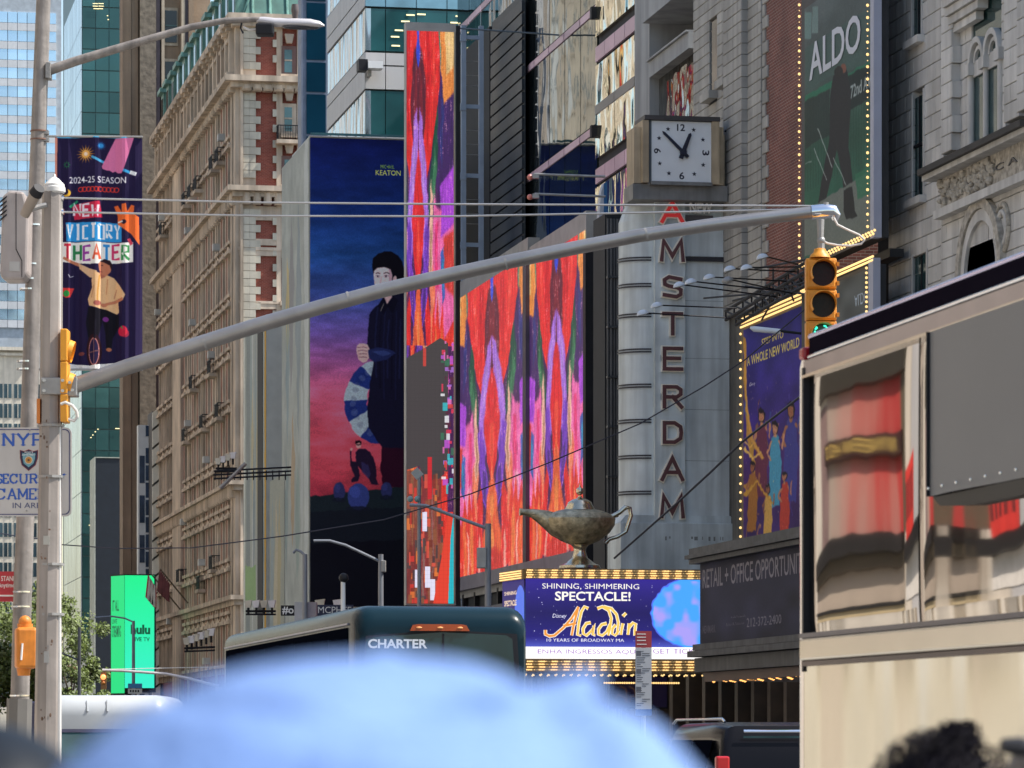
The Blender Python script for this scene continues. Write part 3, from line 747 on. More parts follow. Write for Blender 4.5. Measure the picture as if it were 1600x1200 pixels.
MB().box(S30, S30.L(1196), S30.L(1290), 0, 27, -9, .05).build('wall', BRK, t)
z = zs(500)
qm = local_mesh('quoin', local_box(S30.L(1204) - S30.L(1196), .06, .36, bev=.02), SGR); qm2 = local_mesh('quoin', local_box((S30.L(1204) - S30.L(1196)) * .5, .06, .36, bev=.02), SGR)
while z < 26:
    piece('quoin', qm, S30, S30.L(1200), z, .05, t); piece('quoin', qm2, S30, S30.L(1198), z + .385, .05, t); z += .77

# ================================================================ terracotta building at the right
TER = mat('pale grey terracotta', (.54, .53, .51), .75, var=.12, scale=.9, streak=.2, bump=.2, bscale=8, rnd=.1)
S31 = SIDE(30.0)
lA, lB = S31.L(1388), S31.L(1640)
t = thing('terracotta_building', (32, -S31.L(1500), 0), 'pale grey terracotta block building with arched windows and carved frieze at the right', 'building')
MB().box(S31, S31.L(1372), lB + 3, 0, 27, -9, -.3).build('wall', MORT, t)
zt = lambda v: S31.Z(1500, v)
ht = zt(0) - zt(27)
u_z = lambda u, v: S31.Z(u, v)
Wa = (S31.L(1425), S31.L(1441), u_z(1430, 62), u_z(1430, -60)); Wb = (S31.L(1426), S31.L(1444), u_z(1430, 312), u_z(1430, 152)); Wc = (S31.L(1426), S31.L(1449), u_z(1430, 480), u_z(1430, 402))
zc0, zc1 = u_z(1480, 332), u_z(1480, 283)        # carved frieze
z = zt(560); k = 0
archH = (S31.L(1514), S31.L(1576), zt(600), u_z(1545, 380))
wH = (S31.L(1521), S31.L(1568), u_z(1500, 262), u_z(1500, -40))
Pp = SIDE(29.7); lp = lambda u: Pp.L(u)          # face of the projecting piers
while z < 26.5:
    course(S31, lA, S31.L(1474), z, 0, ht, .8, t, TER, .5 * (k % 2), (Wa, Wb, Wc), d=.3)
    if z > zc1 + .4:
        course(Pp, lp(1470), lp(1488), z, 0, ht, .9, t, TER, .3 * (k % 2), d=.5)
        course(S31, S31.L(1499), S31.L(1574), z, .06, ht, .7, t, TER, .5 * (k % 2), (wH,), d=.36)
        course(Pp, lp(1568), lp(1592), z, 0, ht, 1.05, t, TER, .5 * (k % 2), d=.5); course(SIDE(29.5), SIDE(29.5).L(1588), SIDE(29.5).L(1640), z, 0, ht, 1.0, t, TER, .5 * (k % 2), d=.6)
    elif z < zc0 - .3:
        course(SIDE(29.85), SIDE(29.85).L(1470), SIDE(29.85).L(1640), z, 0, ht, 1.0, t, TER, .5 * (k % 2), (archH,), d=.4)
    z += ht; k += 1
for Wq in (Wa, Wb, Wc):
    o = MB().box(S31, Wq[0], Wq[1], Wq[2], Wq[3], -.3, -.06).build('window', mat('greenish window glass', (.03, .07, .075), .08, .3, var=.3), t)
    MB().box(S31, (Wq[0] + Wq[1]) / 2 - .03, (Wq[0] + Wq[1]) / 2 + .03, Wq[2], Wq[3], -.06, -.03).build('mullion', BLACK, o)
    MB().box(S31, Wq[0], Wq[1], Wq[2] + 1.4, Wq[2] + 1.48, -.06, -.02).build('sash_bar', BLACK, o)
    for s in (0, 1): MB().box(S31, Wq[s] - .05, Wq[s] + .05, Wq[2] - .1, Wq[3] + .1, .0, .03).build('jamb', TER, o)
    MB().box(S31, Wq[0] - .2, Wq[1] + .2, Wq[2] - .2, Wq[2] - .005, 0, .2).build('sill', TER, o)
# arched twin window
o = MB().box(S31, wH[0], wH[1], wH[2], wH[3], -.25, .0).build('window', mat('greenish window glass', (.03, .07, .075)), t)
def arch(pl, lc, z0, r0, r1, n0, n1, seg=16):
    b = MB()
    for i in range(seg):
        a0, a1 = math.pi * i / seg, math.pi * (i + 1) / seg
        b.prism(pl, [(lc + r0 * math.cos(a0), z0 + r0 * math.sin(a0)), (lc + r1 * math.cos(a0), z0 + r1 * math.sin(a0)), (lc + r1 * math.cos(a1), z0 + r1 * math.sin(a1)), (lc + r0 * math.cos(a1), z0 + r0 * math.sin(a1))], n0, n1)
    return b
wid = wH[1] - wH[0]; z_sp = u_z(1545, 88)
for q in (.25, .75):
    lc = wH[0] + wid * q
    arch(S31, lc, z_sp, wid * .19, wid * .25, -.2, .16).build('arch_moulding', TER, o)
    arch(S31, lc, z_sp, wid * .12, wid * .16, -.2, .08).build('arch_moulding', TER, o)
    MB().box(S31, lc - wid * .22, lc + wid * .22, z_sp - .35, z_sp + .05, -.15, .05).build('tracery_panel', TER, o)
for q, r in ((0, .1), (.5, .08), (1, .1)):
    MB().tube([S31.w(wH[0] + wid * q, wH[2], .06), S31.w(wH[0] + wid * q, z_sp - .3, .06)], r, 10).build('colonnette', TER, o, smooth=True)
    MB().box(S31, wH[0] + wid * q - .2, wH[0] + wid * q + .2, z_sp - .3, z_sp, -.1, .2).build('capital', TER, o)
for i in range(5): MB().box(S31, S31.L(1500), S31.L(1540 + i * 7), u_z(1520, 42) + i * .22, u_z(1520, 42) + i * .22 + .2, .05, .25 + .08 * i).build('corbel', TER, t)
# cornice, frieze, string
MB().box(S31, S31.L(1476), lB, zc1, zc1 + .14, -.2, .62).build('cornice', TER, t)
MB().box(S31, S31.L(1476), lB, zc1 + .14, zc1 + .30, -.2, .75).build('cornice', mat('dark ledge', (.06, .055, .05), .9), t)  # top ledge coloured much darker than the cornice
FRZ = mat('carved frieze stone', (.4, .37, .32), .85, var=.4, scale=6, bump=1.0, bscale=7)
MB().box(S31, S31.L(1484), lB, zc0, zc1, -.2, .25).build('frieze', FRZ, t)
rr = random.Random(3); b = MB()
for i in range(150):
    l = rr.uniform(S31.L(1485), S31.L(1572)); zz_ = rr.uniform(zc0 + .12, zc1 - .1)
    b.ball(S31.w(l, zz_, .27), rr.uniform(.05, .13), 6, 4, (1, 1, rr.uniform(.5, 1.3)))
b.build('carved_leaves', FRZ, t, smooth=True, kind='stuff')
MB().text(S31, 'C A', S31.L(1571), S31.L(1606), zc0 + .35, zc1 - .3, .255, depth=.03).build('lettering', MORT, t)
MB().box(S31, S31.L(1482), lB, zc0 - .22, zc0, -.2, .42).build('string_course', TER, t)
lc = (archH[0] + archH[1]) / 2; ra = (archH[1] - archH[0]) / 2; za = u_z(1545, 425)
arch(S31, lc, za, ra * .80, ra * .98, .05, .24, 20).build('arch_moulding', TER, t)
arch(S31, lc, za, ra * .99, ra * 1.16, .1, .30, 20).build('arch_moulding', FRZ, t)
fill = [(lc + ra * 1.2 * math.cos(math.pi * i / 20), za + ra * 1.2 * math.sin(math.pi * i / 20)) for i in range(21)]
MB().prism(S31, [(archH[0] - .05, archH[3] + .4)] + [(archH[0] - .05, za)] + [(lc - ra * math.cos(math.pi * i / 20), za + ra * math.sin(math.pi * i / 20)) for i in range(21)] + [(archH[1] + .05, za), (archH[1] + .05, archH[3] + .4)], .0, .148).build('spandrel', TER, t)
MB().box(S31, archH[0], archH[1], za - 4, za + ra, -.2, -.1).build('arch_window', GLASSD, t)
for q in range(1, 4): MB().box(S31, archH[0] + (archH[1] - archH[0]) * q / 4 - .03, archH[0] + (archH[1] - archH[0]) * q / 4 + .03, za - 4, za + ra, -.1, -.04).build('mullion', BLACK, t)
for rr_, m_ in ((.52, FRZ), (.36, TER)):
    c = S31.w(S31.L(1577), u_z(1577, 357), .15); R_ = []
    b = MB(); pts = [S31.w(S31.L(1577) + rr_ * math.cos(a * math.pi / 10), u_z(1577, 357) + rr_ * 1.15 * math.sin(a * math.pi / 10), .18) for a in range(21)]
    b.tube(pts, .07, 8).build('medallion', m_, t, smooth=True)
# dark gap wall between billboard and terracotta building
t = thing('dark_side_wall', (31, -S30.L(1380), 0), 'sooty dark wall strip between the green billboard and the terracotta building', 'wall')
MB().box(S30, S30.L(1345), S30.L(1387), 0, 27, -8, -.5).build('wall', mat('near black wall', (.022, .02, .022), .8, var=.4, streak=.4), t)
for v in (85, 170, 255): MB().pbox(S30, 1371, v, 1384, v + 3, -.5, .1).build('bracket', STEEL, t)
# ================================================================ film billboard (plain stand-in picture in the same colours)
PB = FACE(170.0); bx = PB.L(484); SBB = SIDE(bx)
t = thing('film_billboard', (bx + 3, 172, 6), 'huge blue to red poster of a dark coated figure on a corner billboard', 'billboard')
l0, l1 = PB.L(484.5), PB.L(650); z1, z0 = PB.Z(560, 217), PB.Z(560, 948)
MB().box(PB, PB.L(484), l1, z0 - 3, z1 + .08, -6, -.05).build('billboard_box', mat('light grey box', (.5, .5, .47), .6, var=.08), t)
p = Paint(PB, l0, l1, z0, z1, 62)
p.vgrad([(0, (16, 24, 76)), (.12, (22, 42, 100)), (.25, (34, 72, 132)), (.34, (62, 80, 146)), (.42, (106, 84, 150)), (.48, (160, 92, 146)), (.54, (206, 98, 128)), (.62, (212, 86, 104)), (.7, (196, 74, 88)), (.77, (150, 50, 66)), (1, (90, 20, 40))])
tt = 1 - (np.arange(p.H) + .5)[:, None] / p.H
for cell, amt in ((90, .30), (30, .18), (12, .08)):
    nz = vnoise(p.H, p.W, p.H / cell * 2.2, p.W / cell * .7) - .5; p.a *= 1 + amt * nz[..., None]
p.warp(5, 14)
p.poly([(480, 776), (540, 770), (600, 764), (650, 756), (650, 952), (480, 952)], (26, 38, 44))
p.poly([(480, 800), (650, 792), (650, 952), (480, 952)], (20, 26, 36), .8); p.poly([(480, 850), (650, 842), (650, 952), (480, 952)], (13, 15, 25), .8)
# large plain ring
def ringseg(a0, a1, c, rin=.50):
    cx_, cy_, ru_, rv_ = 596, 628, 58, 66; k_ = 12
    o_ = [(cx_ + ru_ * math.cos(a0 + (a1 - a0) * i / k_), cy_ + rv_ * math.sin(a0 + (a1 - a0) * i / k_)) for i in range(k_ + 1)]
    i_ = [(cx_ + 6 + ru_ * rin * math.cos(a0 + (a1 - a0) * i / k_), cy_ - 4 + rv_ * rin * math.sin(a0 + (a1 - a0) * i / k_)) for i in range(k_ + 1)]
    p.poly(o_ + i_[::-1], c)
for i in range(9):
    a0 = .15 + i * .5; ringseg(a0, a0 + .5, (34, 52, 118) if i % 2 else (158, 178, 184)); ringseg(a0, a0 + .5, (24, 34, 84) if i % 2 else (96, 130, 156), .72) if False else None
for i in range(30): a0 = .3 + i * .14; p.ell(596 + 44 * math.cos(a0), 628 + 52 * math.sin(a0), 5, 5, (20, 30, 70) if i % 2 else (190, 205, 205), .18)
p.poly([(596, 694), (640, 690), (640, 760), (600, 762), (594, 730)], (44, 14, 34))
# dark coated figure (a generic person)
CO = (22, 22, 44); p.warp(2, 8)
p.poly([(600, 462), (594, 474), (583, 482), (577, 492), (575, 520), (573, 548), (584, 562), (578, 600), (574, 640), (576, 668), (590, 690), (600, 700), (640, 700), (640, 456), (622, 452), (610, 458)], CO)
for q in range(9): p.line([(590 + q * 6, 480 + (q * 13) % 20), (586 + q * 6.5, 530), (588 + q * 6, 590 + (q * 17) % 50)], 2.2, [(36, 42, 84), (14, 13, 28), (30, 34, 70)][q % 3], alpha=.55)
p.poly([(583, 404), (590, 397), (600, 393), (612, 393), (622, 399), (629, 409), (632, 424), (631, 440), (624, 452), (616, 452), (612, 440), (600, 424), (588, 420), (584, 428), (581, 416)], (15, 13, 22))
p.poly([(585, 420), (592, 415), (600, 414), (607, 417), (612, 424), (613, 436), (611, 448), (605, 457), (598, 461), (592, 459), (587, 451), (584.5, 440), (584, 430)], (222, 194, 192))
p.poly([(607, 418), (613, 426), (613, 440), (608, 455), (604, 456), (608, 440)], (170, 132, 146), .7)
p.poly([(583, 425), (584, 416), (592, 410), (606, 411), (614, 420), (613, 430), (610, 421), (600, 417), (590, 418)], (16, 14, 22)); p.ell(617, 437, 3, 6, (200, 164, 164))
p.line([(587, 427.5), (590.5, 426.2), (594, 427.5)], 1.2, (30, 22, 34)); p.line([(599, 427.5), (603, 426), (608, 427.8)], 1.2, (30, 22, 34))
for e_ in (590.5, 603.5): p.ell(e_, 431.5, 3.2, 1.8, (92, 70, 86)); p.ell(e_, 431.6, 2.5, 1.2, (230, 224, 228)); p.ell(e_ - .2, 431.6, 1.1, 1.2, (30, 20, 26))
p.line([(596.5, 432), (595, 438), (594, 442), (597, 443.5)], 1.0, (176, 138, 146)); p.ell(594.5, 449.3, 3.6, 1.3, (160, 66, 76)); p.line([(590.8, 449.2), (598, 449.2)], .5, (90, 30, 40))
p.poly([(598, 459), (610, 452), (613, 466), (606, 477), (600, 470)], (196, 160, 158)); p.poly([(590, 478), (600, 464), (606, 478), (600, 492)], (16, 15, 32)); p.poly([(604, 478), (614, 462), (622, 468), (614, 490)], (16, 15, 32)); p.line([(600, 474), (595, 486)], .8, (200, 190, 170))
p.poly([(557, 541), (562, 537), (569, 536), (575, 539), (578, 548), (578, 558), (573, 565), (566, 567), (560, 561), (557, 551)], (206, 172, 166))
for q in range(4): p.line([(558 + q * .8, 543 + q * 5.2), (568, 541.5 + q * 5.4), (574, 544 + q * 5)], 1.0, (122, 82, 92))
p.poly([(575, 547), (590, 543), (610, 546), (618, 552), (604, 562), (584, 566), (577, 560)], (34, 42, 84)); p.poly([(580, 549), (600, 547), (612, 552), (598, 557)], (58, 74, 128), .7)
# small seated figure on a boulder, other boulders
p.warp(2.5, 7)
for bx_, by_, rx_, ry_, c_ in ((530, 768, 9, 15, (44, 50, 92)), (604, 766, 9, 13, (42, 48, 90)), (560, 776, 17, 21, (52, 66, 126))):
    p.ell(bx_, by_, rx_, ry_, c_); p.ell(bx_ - rx_ * .3, by_ - ry_ * .35, rx_ * .5, ry_ * .45, tuple(min(255, int(q * 1.35)) for q in c_), .55); p.ell(bx_, by_ + ry_ * .9, rx_ * 1.2, 4, (22, 28, 42), .8)
p.poly([(556, 706), (562, 701), (570, 701), (578, 706), (584, 716), (588, 730), (588, 748), (592, 758), (580, 756), (574, 742), (566, 736), (560, 728), (562, 742), (560, 752), (549, 753), (549, 749), (554, 744), (548, 728), (547, 720), (556, 722)], (34, 24, 46)); p.poly([(564, 722), (574, 726), (580, 740), (576, 748), (566, 738)], (52, 50, 92), .8)
p.ell(560, 695, 4.2, 5.8, (204, 156, 146)); p.poly([(555, 694), (556, 689), (561, 687), (565, 690), (565, 695), (562, 691)], (24, 16, 24)); p.line([(556.5, 694.5), (563.5, 694.5)], 1.6, (20, 14, 24)); p.line([(549, 722), (547.5, 710), (549, 704)], 2.2, (34, 24, 46)); p.ell(549.5, 702.5, 2, 2.4, (204, 156, 146))
p.dx = None; p.soften(3)
p.text('MICHAEL', 595, 616, 257.5, 263, (150, 190, 60)); p.text('KEATON', 587, 626, 265.5, 273.5, (196, 225, 96), bold=.012)
p.line([(635, 266), (635, 274)], 1.5, (190, 210, 120))
p.grain(.16, 2); p.a *= 1.3; panel(p, 'poster_print', t, 0.0, mname='film poster')
sd = MB(); a1 = -SBB.L(441); 
bw = 168.6
rt = mat('faded cloth print', (.42, .41, .36), .7, var=.3, scale=.35)
za, zb = SBB.Z(484, 215), SBB.Z(484, 1000)
# faded printed side, drawn flat
p = Paint(SBB, SBB.L(441), SBB.L(483.6), zb, za, 34, (176, 176, 166), asp=1.0)
p.warp(14, 18)
for cell, amt in ((60, .12), (20, .1)): p.a *= 1 + amt * (vnoise(p.H, p.W, p.H / cell, p.W / cell)[..., None] - .5)
for a, b_, c, al in [((447, 400), (452, 560), (222, 190, 120), .7), ((452, 330), (459, 620), (146, 140, 140), .7), ((463, 300), (470, 700), (128, 140, 150), .5), ((447, 470), (452, 700), (128, 150, 160), .5),
                     ((470, 560), (474, 900), (200, 200, 196), .6), ((455, 640), (460, 860), (190, 140, 90), .5), ((446, 700), (450, 900), (120, 140, 140), .5), ((462, 720), (468, 920), (140, 160, 150), .5)]:
    m = ((a[0] + b_[0]) / 2, (a[1] + b_[1]) / 2); h = (b_[0] - a[0]) * .8
    p.poly([(m[0], a[1]), (m[0] + h, m[1] - 40), (m[0] + h * .6, m[1] + 50), (m[0], b_[1]), (m[0] - h * .7, m[1] + 10)], c, al)
p.rect(476, 216, 482, 1000, (206, 206, 200), .8); p.grain(.06)
panel(p, 'side_print', t, .02, mname='faded side print')
b = MB(); b.pbox(PB, 483.2, 213, 650, 217, -.3, .05); b.build('top_trim', WHITE, t)
b = MB()
for i in range(11): b.pbox(PB, 490 + i * 13, 211, 490.8 + i * 13, 213.2, -.2, 0)
b.pbox(PB, 486, 210.3, 630, 211, -.1, -.02); b.build('top_rail', mat('teal rail', (.05, .16, .18), .5), t)
t = thing('lower_side_billboard', (bx, 179.8, 5), 'lower faded billboard with a sloped top beside the film poster', 'billboard')
p = Paint(SBB, SBB.L(423), SBB.L(446), zb, SBB.Z(441, 743), 34, (168, 166, 150)); p.warp(14, 16)
for u, c in ((427, (150, 164, 170)), (433, (214, 190, 150)), (438, (196, 170, 120))):
    p.poly([(u, 770), (u + 3, 850), (u + 1, 990), (u - 4, 990), (u - 2, 860)], c, .6)
p.grain(.1); MB().box(SBB, p.l0, p.l1, p.z0, p.z1, -.4, .04).build('billboard_box', mat('light grey box', (.5, .5, .47)), t); panel(p, 'print', t, .05, mname='lower side print')
PB2 = SIDE(bx + .1)
t = thing('striped_side_billboard', (bx, 190, 5), 'tall pale striped billboard with a yellow edge and green notice, left of the dark gap', 'billboard')
p = Paint(PB2, PB2.L(381), PB2.L(416), PB2.Z(400, 1000), PB2.Z(400, 505), 34, (178, 178, 166)); p.warp(8, 20)
p.rect(381, 400, 383, 1000, (222, 220, 206)); p.rect(385, 400, 391, 1000, (128, 134, 132), .7); p.rect(413.5, 400, 417, 1000, (214, 160, 50)); p.rect(394, 400, 396, 1000, (205, 205, 198), .8)
for i in range(9):
    u = 392 + i * 2.4; v = 600 + (i * 97) % 260; p.poly([(u, v - 120), (u + 2.2, v), (u, v + 120), (u - 1.4, v)], [(150, 166, 166), (200, 176, 120), (116, 132, 140)][i % 3], .6)
p.rect(384, 884, 400, 942, (150, 178, 120)); p.grain(.1)
MB().box(PB2, p.l0, p.l1, p.z0, p.z1, -.8, .0).build('billboard_box', mat('light grey box', (.5, .5, .47)), t); panel(p, 'print', t, .01, mname='striped side print')
t = thing('dark_scaffold_gap', (bx + 1.5, 184, 5), 'dark scaffold structure in the gap between the side billboards', 'scaffold')
PG = FACE(186.5)
MB().pbox(PG, 414, 505, 442, 1010, -3, -1).build('backing', DARK, t)
for j in range(9): MB().pbox(PG, 415, 520 + 52 * j, 442, 524 + 52 * j, -.9, -.7).build('beam', BLACK, t)
for u in (417, 426, 435): MB().pbox(PG, u, 505, u + 1.3, 1010, -.7, -.6).build('post', mat('scaffold post', (.08, .08, .08), .5), t)
def flood_row(u0, u1, v, d, n, label, tilt=(0, 0), s=1.0, beam=True):
    V = VIEW(d); t = thing('floodlight_rack', V.w(V.L(u0), V.Z(u0, v), 0), label, 'floodlight rack')
    if beam:
        MB().tube([V.w(V.L(u0 - 4), V.Z(u0, v + 10)), V.w(V.L(u1 + 6), V.Z(u0, v + 10 + tilt[1]))], .05 * d / 150, 6).build('beam', BLACK, t)
        MB().tube([V.w(V.L(u0 - 4), V.Z(u0, v + 15)), V.w(V.L(u1 + 6), V.Z(u0, v + 15 + tilt[1]))], .04 * d / 150, 6).build('beam', BLACK, t)
    for i in range(n):
        f = i / max(1, n - 1); u = u0 + (u1 - u0) * f; vv = v + tilt[0] * f; k = d / FP * s
        x, y, z = V.w(V.L(u), V.Z(u, vv))
        c = MB(); c.prism(V, [(V.L(u) - 4 * k, z + 4 * k), (V.L(u) + 4 * k, z + 5 * k), (V.L(u) + 2.4 * k, z - 3 * k), (V.L(u) - 2.4 * k, z - 3 * k)], -.2, .2)
        h = c.build('lamp_head', WHITE if i % 2 else mat('pale lamp', (.5, .47, .4), .4, .4), t)
        MB().tube([(x, y, z - 3 * k), (x, y, z - 10 * k)], 1.2 * k, 6).build('lamp_arm', BLACK, h)
    return t
flood_row(341, 364, 722, 172, 4, 'rack of tilted floodlights on a dark gantry in front of the hotel corner', (-9, 0), 1.3)
MB_ = thing('lighting_gantry', VIEW(171).w(VIEW(171).L(335), VIEW(171).Z(335, 748), 0), 'black lattice gantry reaching from the hotel corner across the dark gap', 'gantry')
V = VIEW(171); b = MB()
for v in (736, 742, 748): b.tube([V.w(V.L(334), V.Z(334, v)), V.w(V.L(455), V.Z(455, v - 6))], .045, 6)
for i in range(12): b.tube([V.w(V.L(336 + i * 10), V.Z(336, 735)), V.w(V.L(336 + i * 10), V.Z(336, 750))], .03, 5)
b.build('lattice', BLACK, MB_)
MB().tube([V.w(V.L(344), V.Z(344, 763)), V.w(V.L(384), V.Z(384, 724))], .09, 8).build('strut', STEEL, MB_)
flood_row(388, 425, 945, 165, 4, 'row of white cone floodlights above the charter bus roof', (0, 0), 1.5)
flood_row(292, 330, 1003, 168, 6, 'cluster of pale floodlights left of the charter bus', (-14, -2), 1.5)
flood_row(500, 528, 946, 160, 2, 'two white cone lamps under the film billboard', (0, 0), 2.0)

# ================================================================ LED screens
def led_art(W_, H_, mirror=True, s0=0.0, s1=1.0, t0=0.0, t1=1.0, seed=1):
    rg = np.random.default_rng(seed); HH = max(1.0, (t1 - t0))
    s = np.linspace(s0, s1, W_)[None, :] * np.ones((H_, 1)); t = np.linspace(t0, t1, H_)[:, None] * np.ones((1, W_))
    def sym(a):
        if mirror: h = (W_ + 1) // 2; a[:, -h:] = a[:, :h][:, ::-1]
        return a
    wv = sym(vnoise(H_, W_, 12 * HH, 3, rg) - .5); wv2 = sym(vnoise(H_, W_, 40 * HH, 9, rg) - .5)
    x = np.abs(2 * s - 1) if mirror else s
    acc = np.zeros((H_, W_, 3)); NJ = 4
    for jit in range(NJ):
        e1 = rg.random((H_, W_)) - .5; e2 = vnoise(H_, W_, H_ / 3, W_ / 2.0, rg) - .5
        X = x + wv * .08 + wv2 * .03 + e1 * .028 + e2 * .032 + jit * .004; Tt = t + wv * .010 + e1 * .012 + e2 * .010
        a = np.zeros((H_, W_, 3)); a[:] = (74, 32, 84)
        def P(pts, c, al=1.0):
            m = np.zeros(X.shape, bool); n = len(pts)
            for i in range(n):
                xa, ya = pts[i]; xb, yb = pts[(i + 1) % n]
                if ya == yb: continue
                m ^= ((ya > Tt) != (yb > Tt)) & (X < (xb - xa) * (Tt - ya) / (yb - ya) + xa)
            a[m] = a[m] * (1 - al) + np.array(c) * al
        P([(.62, .8), (.8, .9), (1.3, .9), (1.3, .6), (.8, .55), (.6, .62)], (66, 36, 96)); P([(.8, .86), (.9, .8), (.86, .64), (.78, .7)], (40, 60, 130), .6)
        P([(.76, 1.1), (1.3, 1.1), (1.3, .86), (.88, .82), (.78, .92)], (232, 140, 66)); P([(.94, 1.1), (1.3, 1.1), (1.3, .93), (.98, .9)], (238, 196, 132)); P([(.74, 1.1), (.8, 1.1), (.8, .94), (.77, .9)], (60, 130, 110))
        P([(0, 1.1), (.76, 1.1), (.76, .92), (.66, .8), (.46, .68), (.28, .60), (.1, .7), (-.2, .7), (-.2, 1.1)], (228, 44, 42)); P([(.30, 1.1), (.40, 1.1), (.44, .84), (.34, .70), (.28, .86)], (206, 28, 34)); P([(.5, 1.1), (.56, 1.1), (.58, .9), (.52, .8)], (240, 66, 52))
        P([(.66, .82), (.56, .74), (.42, .62), (.36, .52), (.46, .50), (.62, .58), (.72, .72)], (30, 78, 60)); P([(.6, .72), (.66, .64), (.58, .52), (.5, .6)], (62, 118, 84))
        P([(0, .98), (.14, .97), (.26, .86), (.24, .74), (.12, .64), (-.2, .64), (-.2, .98)], (98, 28, 46)); P([(.02, .92), (.1, .9), (.16, .76), (.06, .7)], (130, 32, 44), .8)
        P([(-.2, 1.1), (.06, 1.1), (.07, .95), (.0, .915), (-.2, .915)], (52, 70, 206))
        P([(.02, .81), (.16, .77), (.30, .64), (.38, .52), (.36, .44), (.26, .38), (.12, .46), (.06, .6)], (166, 110, 214)); P([(.1, .74), (.2, .68), (.26, .56), (.18, .58)], (196, 150, 226), .7)
        P([(-.2, .7), (.04, .69), (.14, .6), (.23, .5), (.20, .42), (.09, .33), (-.2, .31)], (222, 40, 46)); P([(-.2, .52), (.05, .5), (.1, .43), (.05, .37), (-.2, .36)], (238, 74, 56))
        P([(.28, .5), (.44, .48), (.40, .38), (.30, .26), (.14, .2), (.10, .28), (.22, .38)], (120, 62, 186)); P([(.2, .34), (.3, .36), (.26, .26), (.15, .22)], (76, 40, 120), .8)
        P([(.46, .62), (.52, .58), (.56, .42), (.54, .28), (.46, .26), (.42, .36), (.42, .48)], (236, 178, 158)); P([(.46, .5), (.50, .46), (.50, .34), (.46, .32)], (140, 96, 66), .7)
        P([(.56, .58), (.66, .54), (1.3, .5), (1.3, 0), (.6, .02), (.52, .2)], (236, 104, 168)); P([(.62, .5), (.72, .5), (.74, .3), (.64, .22)], (226, 60, 120)); P([(.78, .6), (1.3, .66), (1.3, .5), (.84, .46)], (168, 70, 208))
        P([(.82, .42), (.98, .44), (.96, .3), (.86, .27)], (70, 96, 176)); P([(.93, .46), (1.3, .48), (1.3, .3), (.96, .32)], (210, 62, 56)); P([(.88, .4), (.93, .4), (.92, .32), (.88, .31)], (40, 150, 180), .8)
        P([(-.2, .4), (.03, .37), (.10, .28), (.20, .18), (.30, .12), (.26, .0), (-.2, 0)], (232, 96, 56)); P([(-.2, .3), (.04, .25), (.09, .14), (.02, .06), (-.2, .06)], (240, 132, 70)); P([(.06, .2), (.1, .18), (.12, .04), (.07, .04)], (206, 60, 40), .8)
        P([(.26, .26), (.34, .3), (.44, .24), (.54, .12), (.56, .02), (.4, .0), (.22, .0), (.30, .12)], (224, 44, 44)); P([(.4, .36), (.5, .32), (.6, .2), (.56, .1), (.46, .18)], (240, 126, 92)); P([(.5, .34), (.56, .3), (.62, .2), (.56, .18)], (246, 176, 150), .8)
        P([(.66, .32), (.78, .3), (.84, .14), (.8, .0), (.64, .0), (.62, .14)], (246, 150, 186)); P([(.74, .2), (.84, .22), (.92, .06), (.9, 0), (.72, 0)], (236, 70, 58)); P([(.34, .1), (.4, .14), (.44, .0), (.36, 0)], (246, 200, 180), .7)
        P([(.5, .20), (.56, .30), (.62, .22), (.7, .30), (.78, .2), (.86, .28), (.94, .18), (1.3, .24), (1.3, -.1), (.48, -.1)], (226, 56, 44)); P([(.58, .16), (.64, .22), (.7, .1), (.66, .0), (.58, .0)], (242, 120, 66)); P([(.8, .18), (.86, .22), (.92, .12), (.9, .0), (.8, .0)], (240, 104, 58)); P([(.72, .14), (.76, .16), (.78, .0), (.72, .0)], (250, 190, 170), .8); P([(.5, .3), (.56, .4), (.62, .34), (.6, .26)], (238, 116, 70), .8)
        P([(-.2, .06), (.1, .08), (.3, .04), (.4, -.1), (-.2, -.1)], (200, 46, 40)); acc += a
    a = acc / NJ
    st = rg.random((H_, W_)) - .5; sv = sym(vnoise(H_, W_, 26 * HH, W_ / 3.2, rg) - .5); fine = vnoise(H_, W_, H_ / 2.5, W_ / 2, rg) - .5
    a = a * (1 + .2 * st[..., None] + .26 * sv[..., None] + .22 * fine[..., None])
    m = (fine * .6 + sv > .46); a[m] = a[m] * .55 + np.array((250, 190, 190)) * .45
    return a / 255
RED_F = mat('screen frame grey', (.3, .28, .33), .5, .2)
PT = FACE(150.0)
t = thing('tall_led_screen', PT.w(PT.L(673), PT.Z(673, 945), 0), 'very tall narrow LED screen of red and violet paint streaks with dead grey blocks', 'screen')
MB().pbox(PT, 634.5, 34, 712.5, 946, -.5, -.02).build('frame', mat('grey screen frame', (.32, .31, .3), .5), t)
MB().pbox(PT, 712.6, 40, 719, 946, -.6, .0).build('side_rail', BLACK, t)
MB().pbox(PT, 708.8, 50, 710.6, 940, -.02, .06).build('edge_strip', mat('tan strip', (.45, .38, .25), .5), t)
p = Paint(PT, PT.L(635.5), PT.L(708.8), PT.Z(673, 943), PT.Z(673, 49), 86)
v = lambda vv: int((943 - vv) / 894 * p.H)
A = led_art(p.W, p.H - v(540), True, .30, 1.12, .16, 1.02, 4); p.a[v(540):] = A[:p.H - v(540)]
B = led_art(p.W, v(540), True, .4, 1.25, .0, .34, 9); p.a[:v(540)] = B
p.poly([(634, 560), (660, 546), (688, 528), (700, 536), (700, 735), (686, 748), (662, 752), (655, 728), (634, 735)], (72, 68, 68))
rr = random.Random(11)
cols = [(236, 60, 90), (240, 120, 190), (180, 120, 220), (60, 200, 210), (220, 70, 60), (60, 120, 90), (200, 90, 220), (250, 250, 255), (90, 40, 60)]
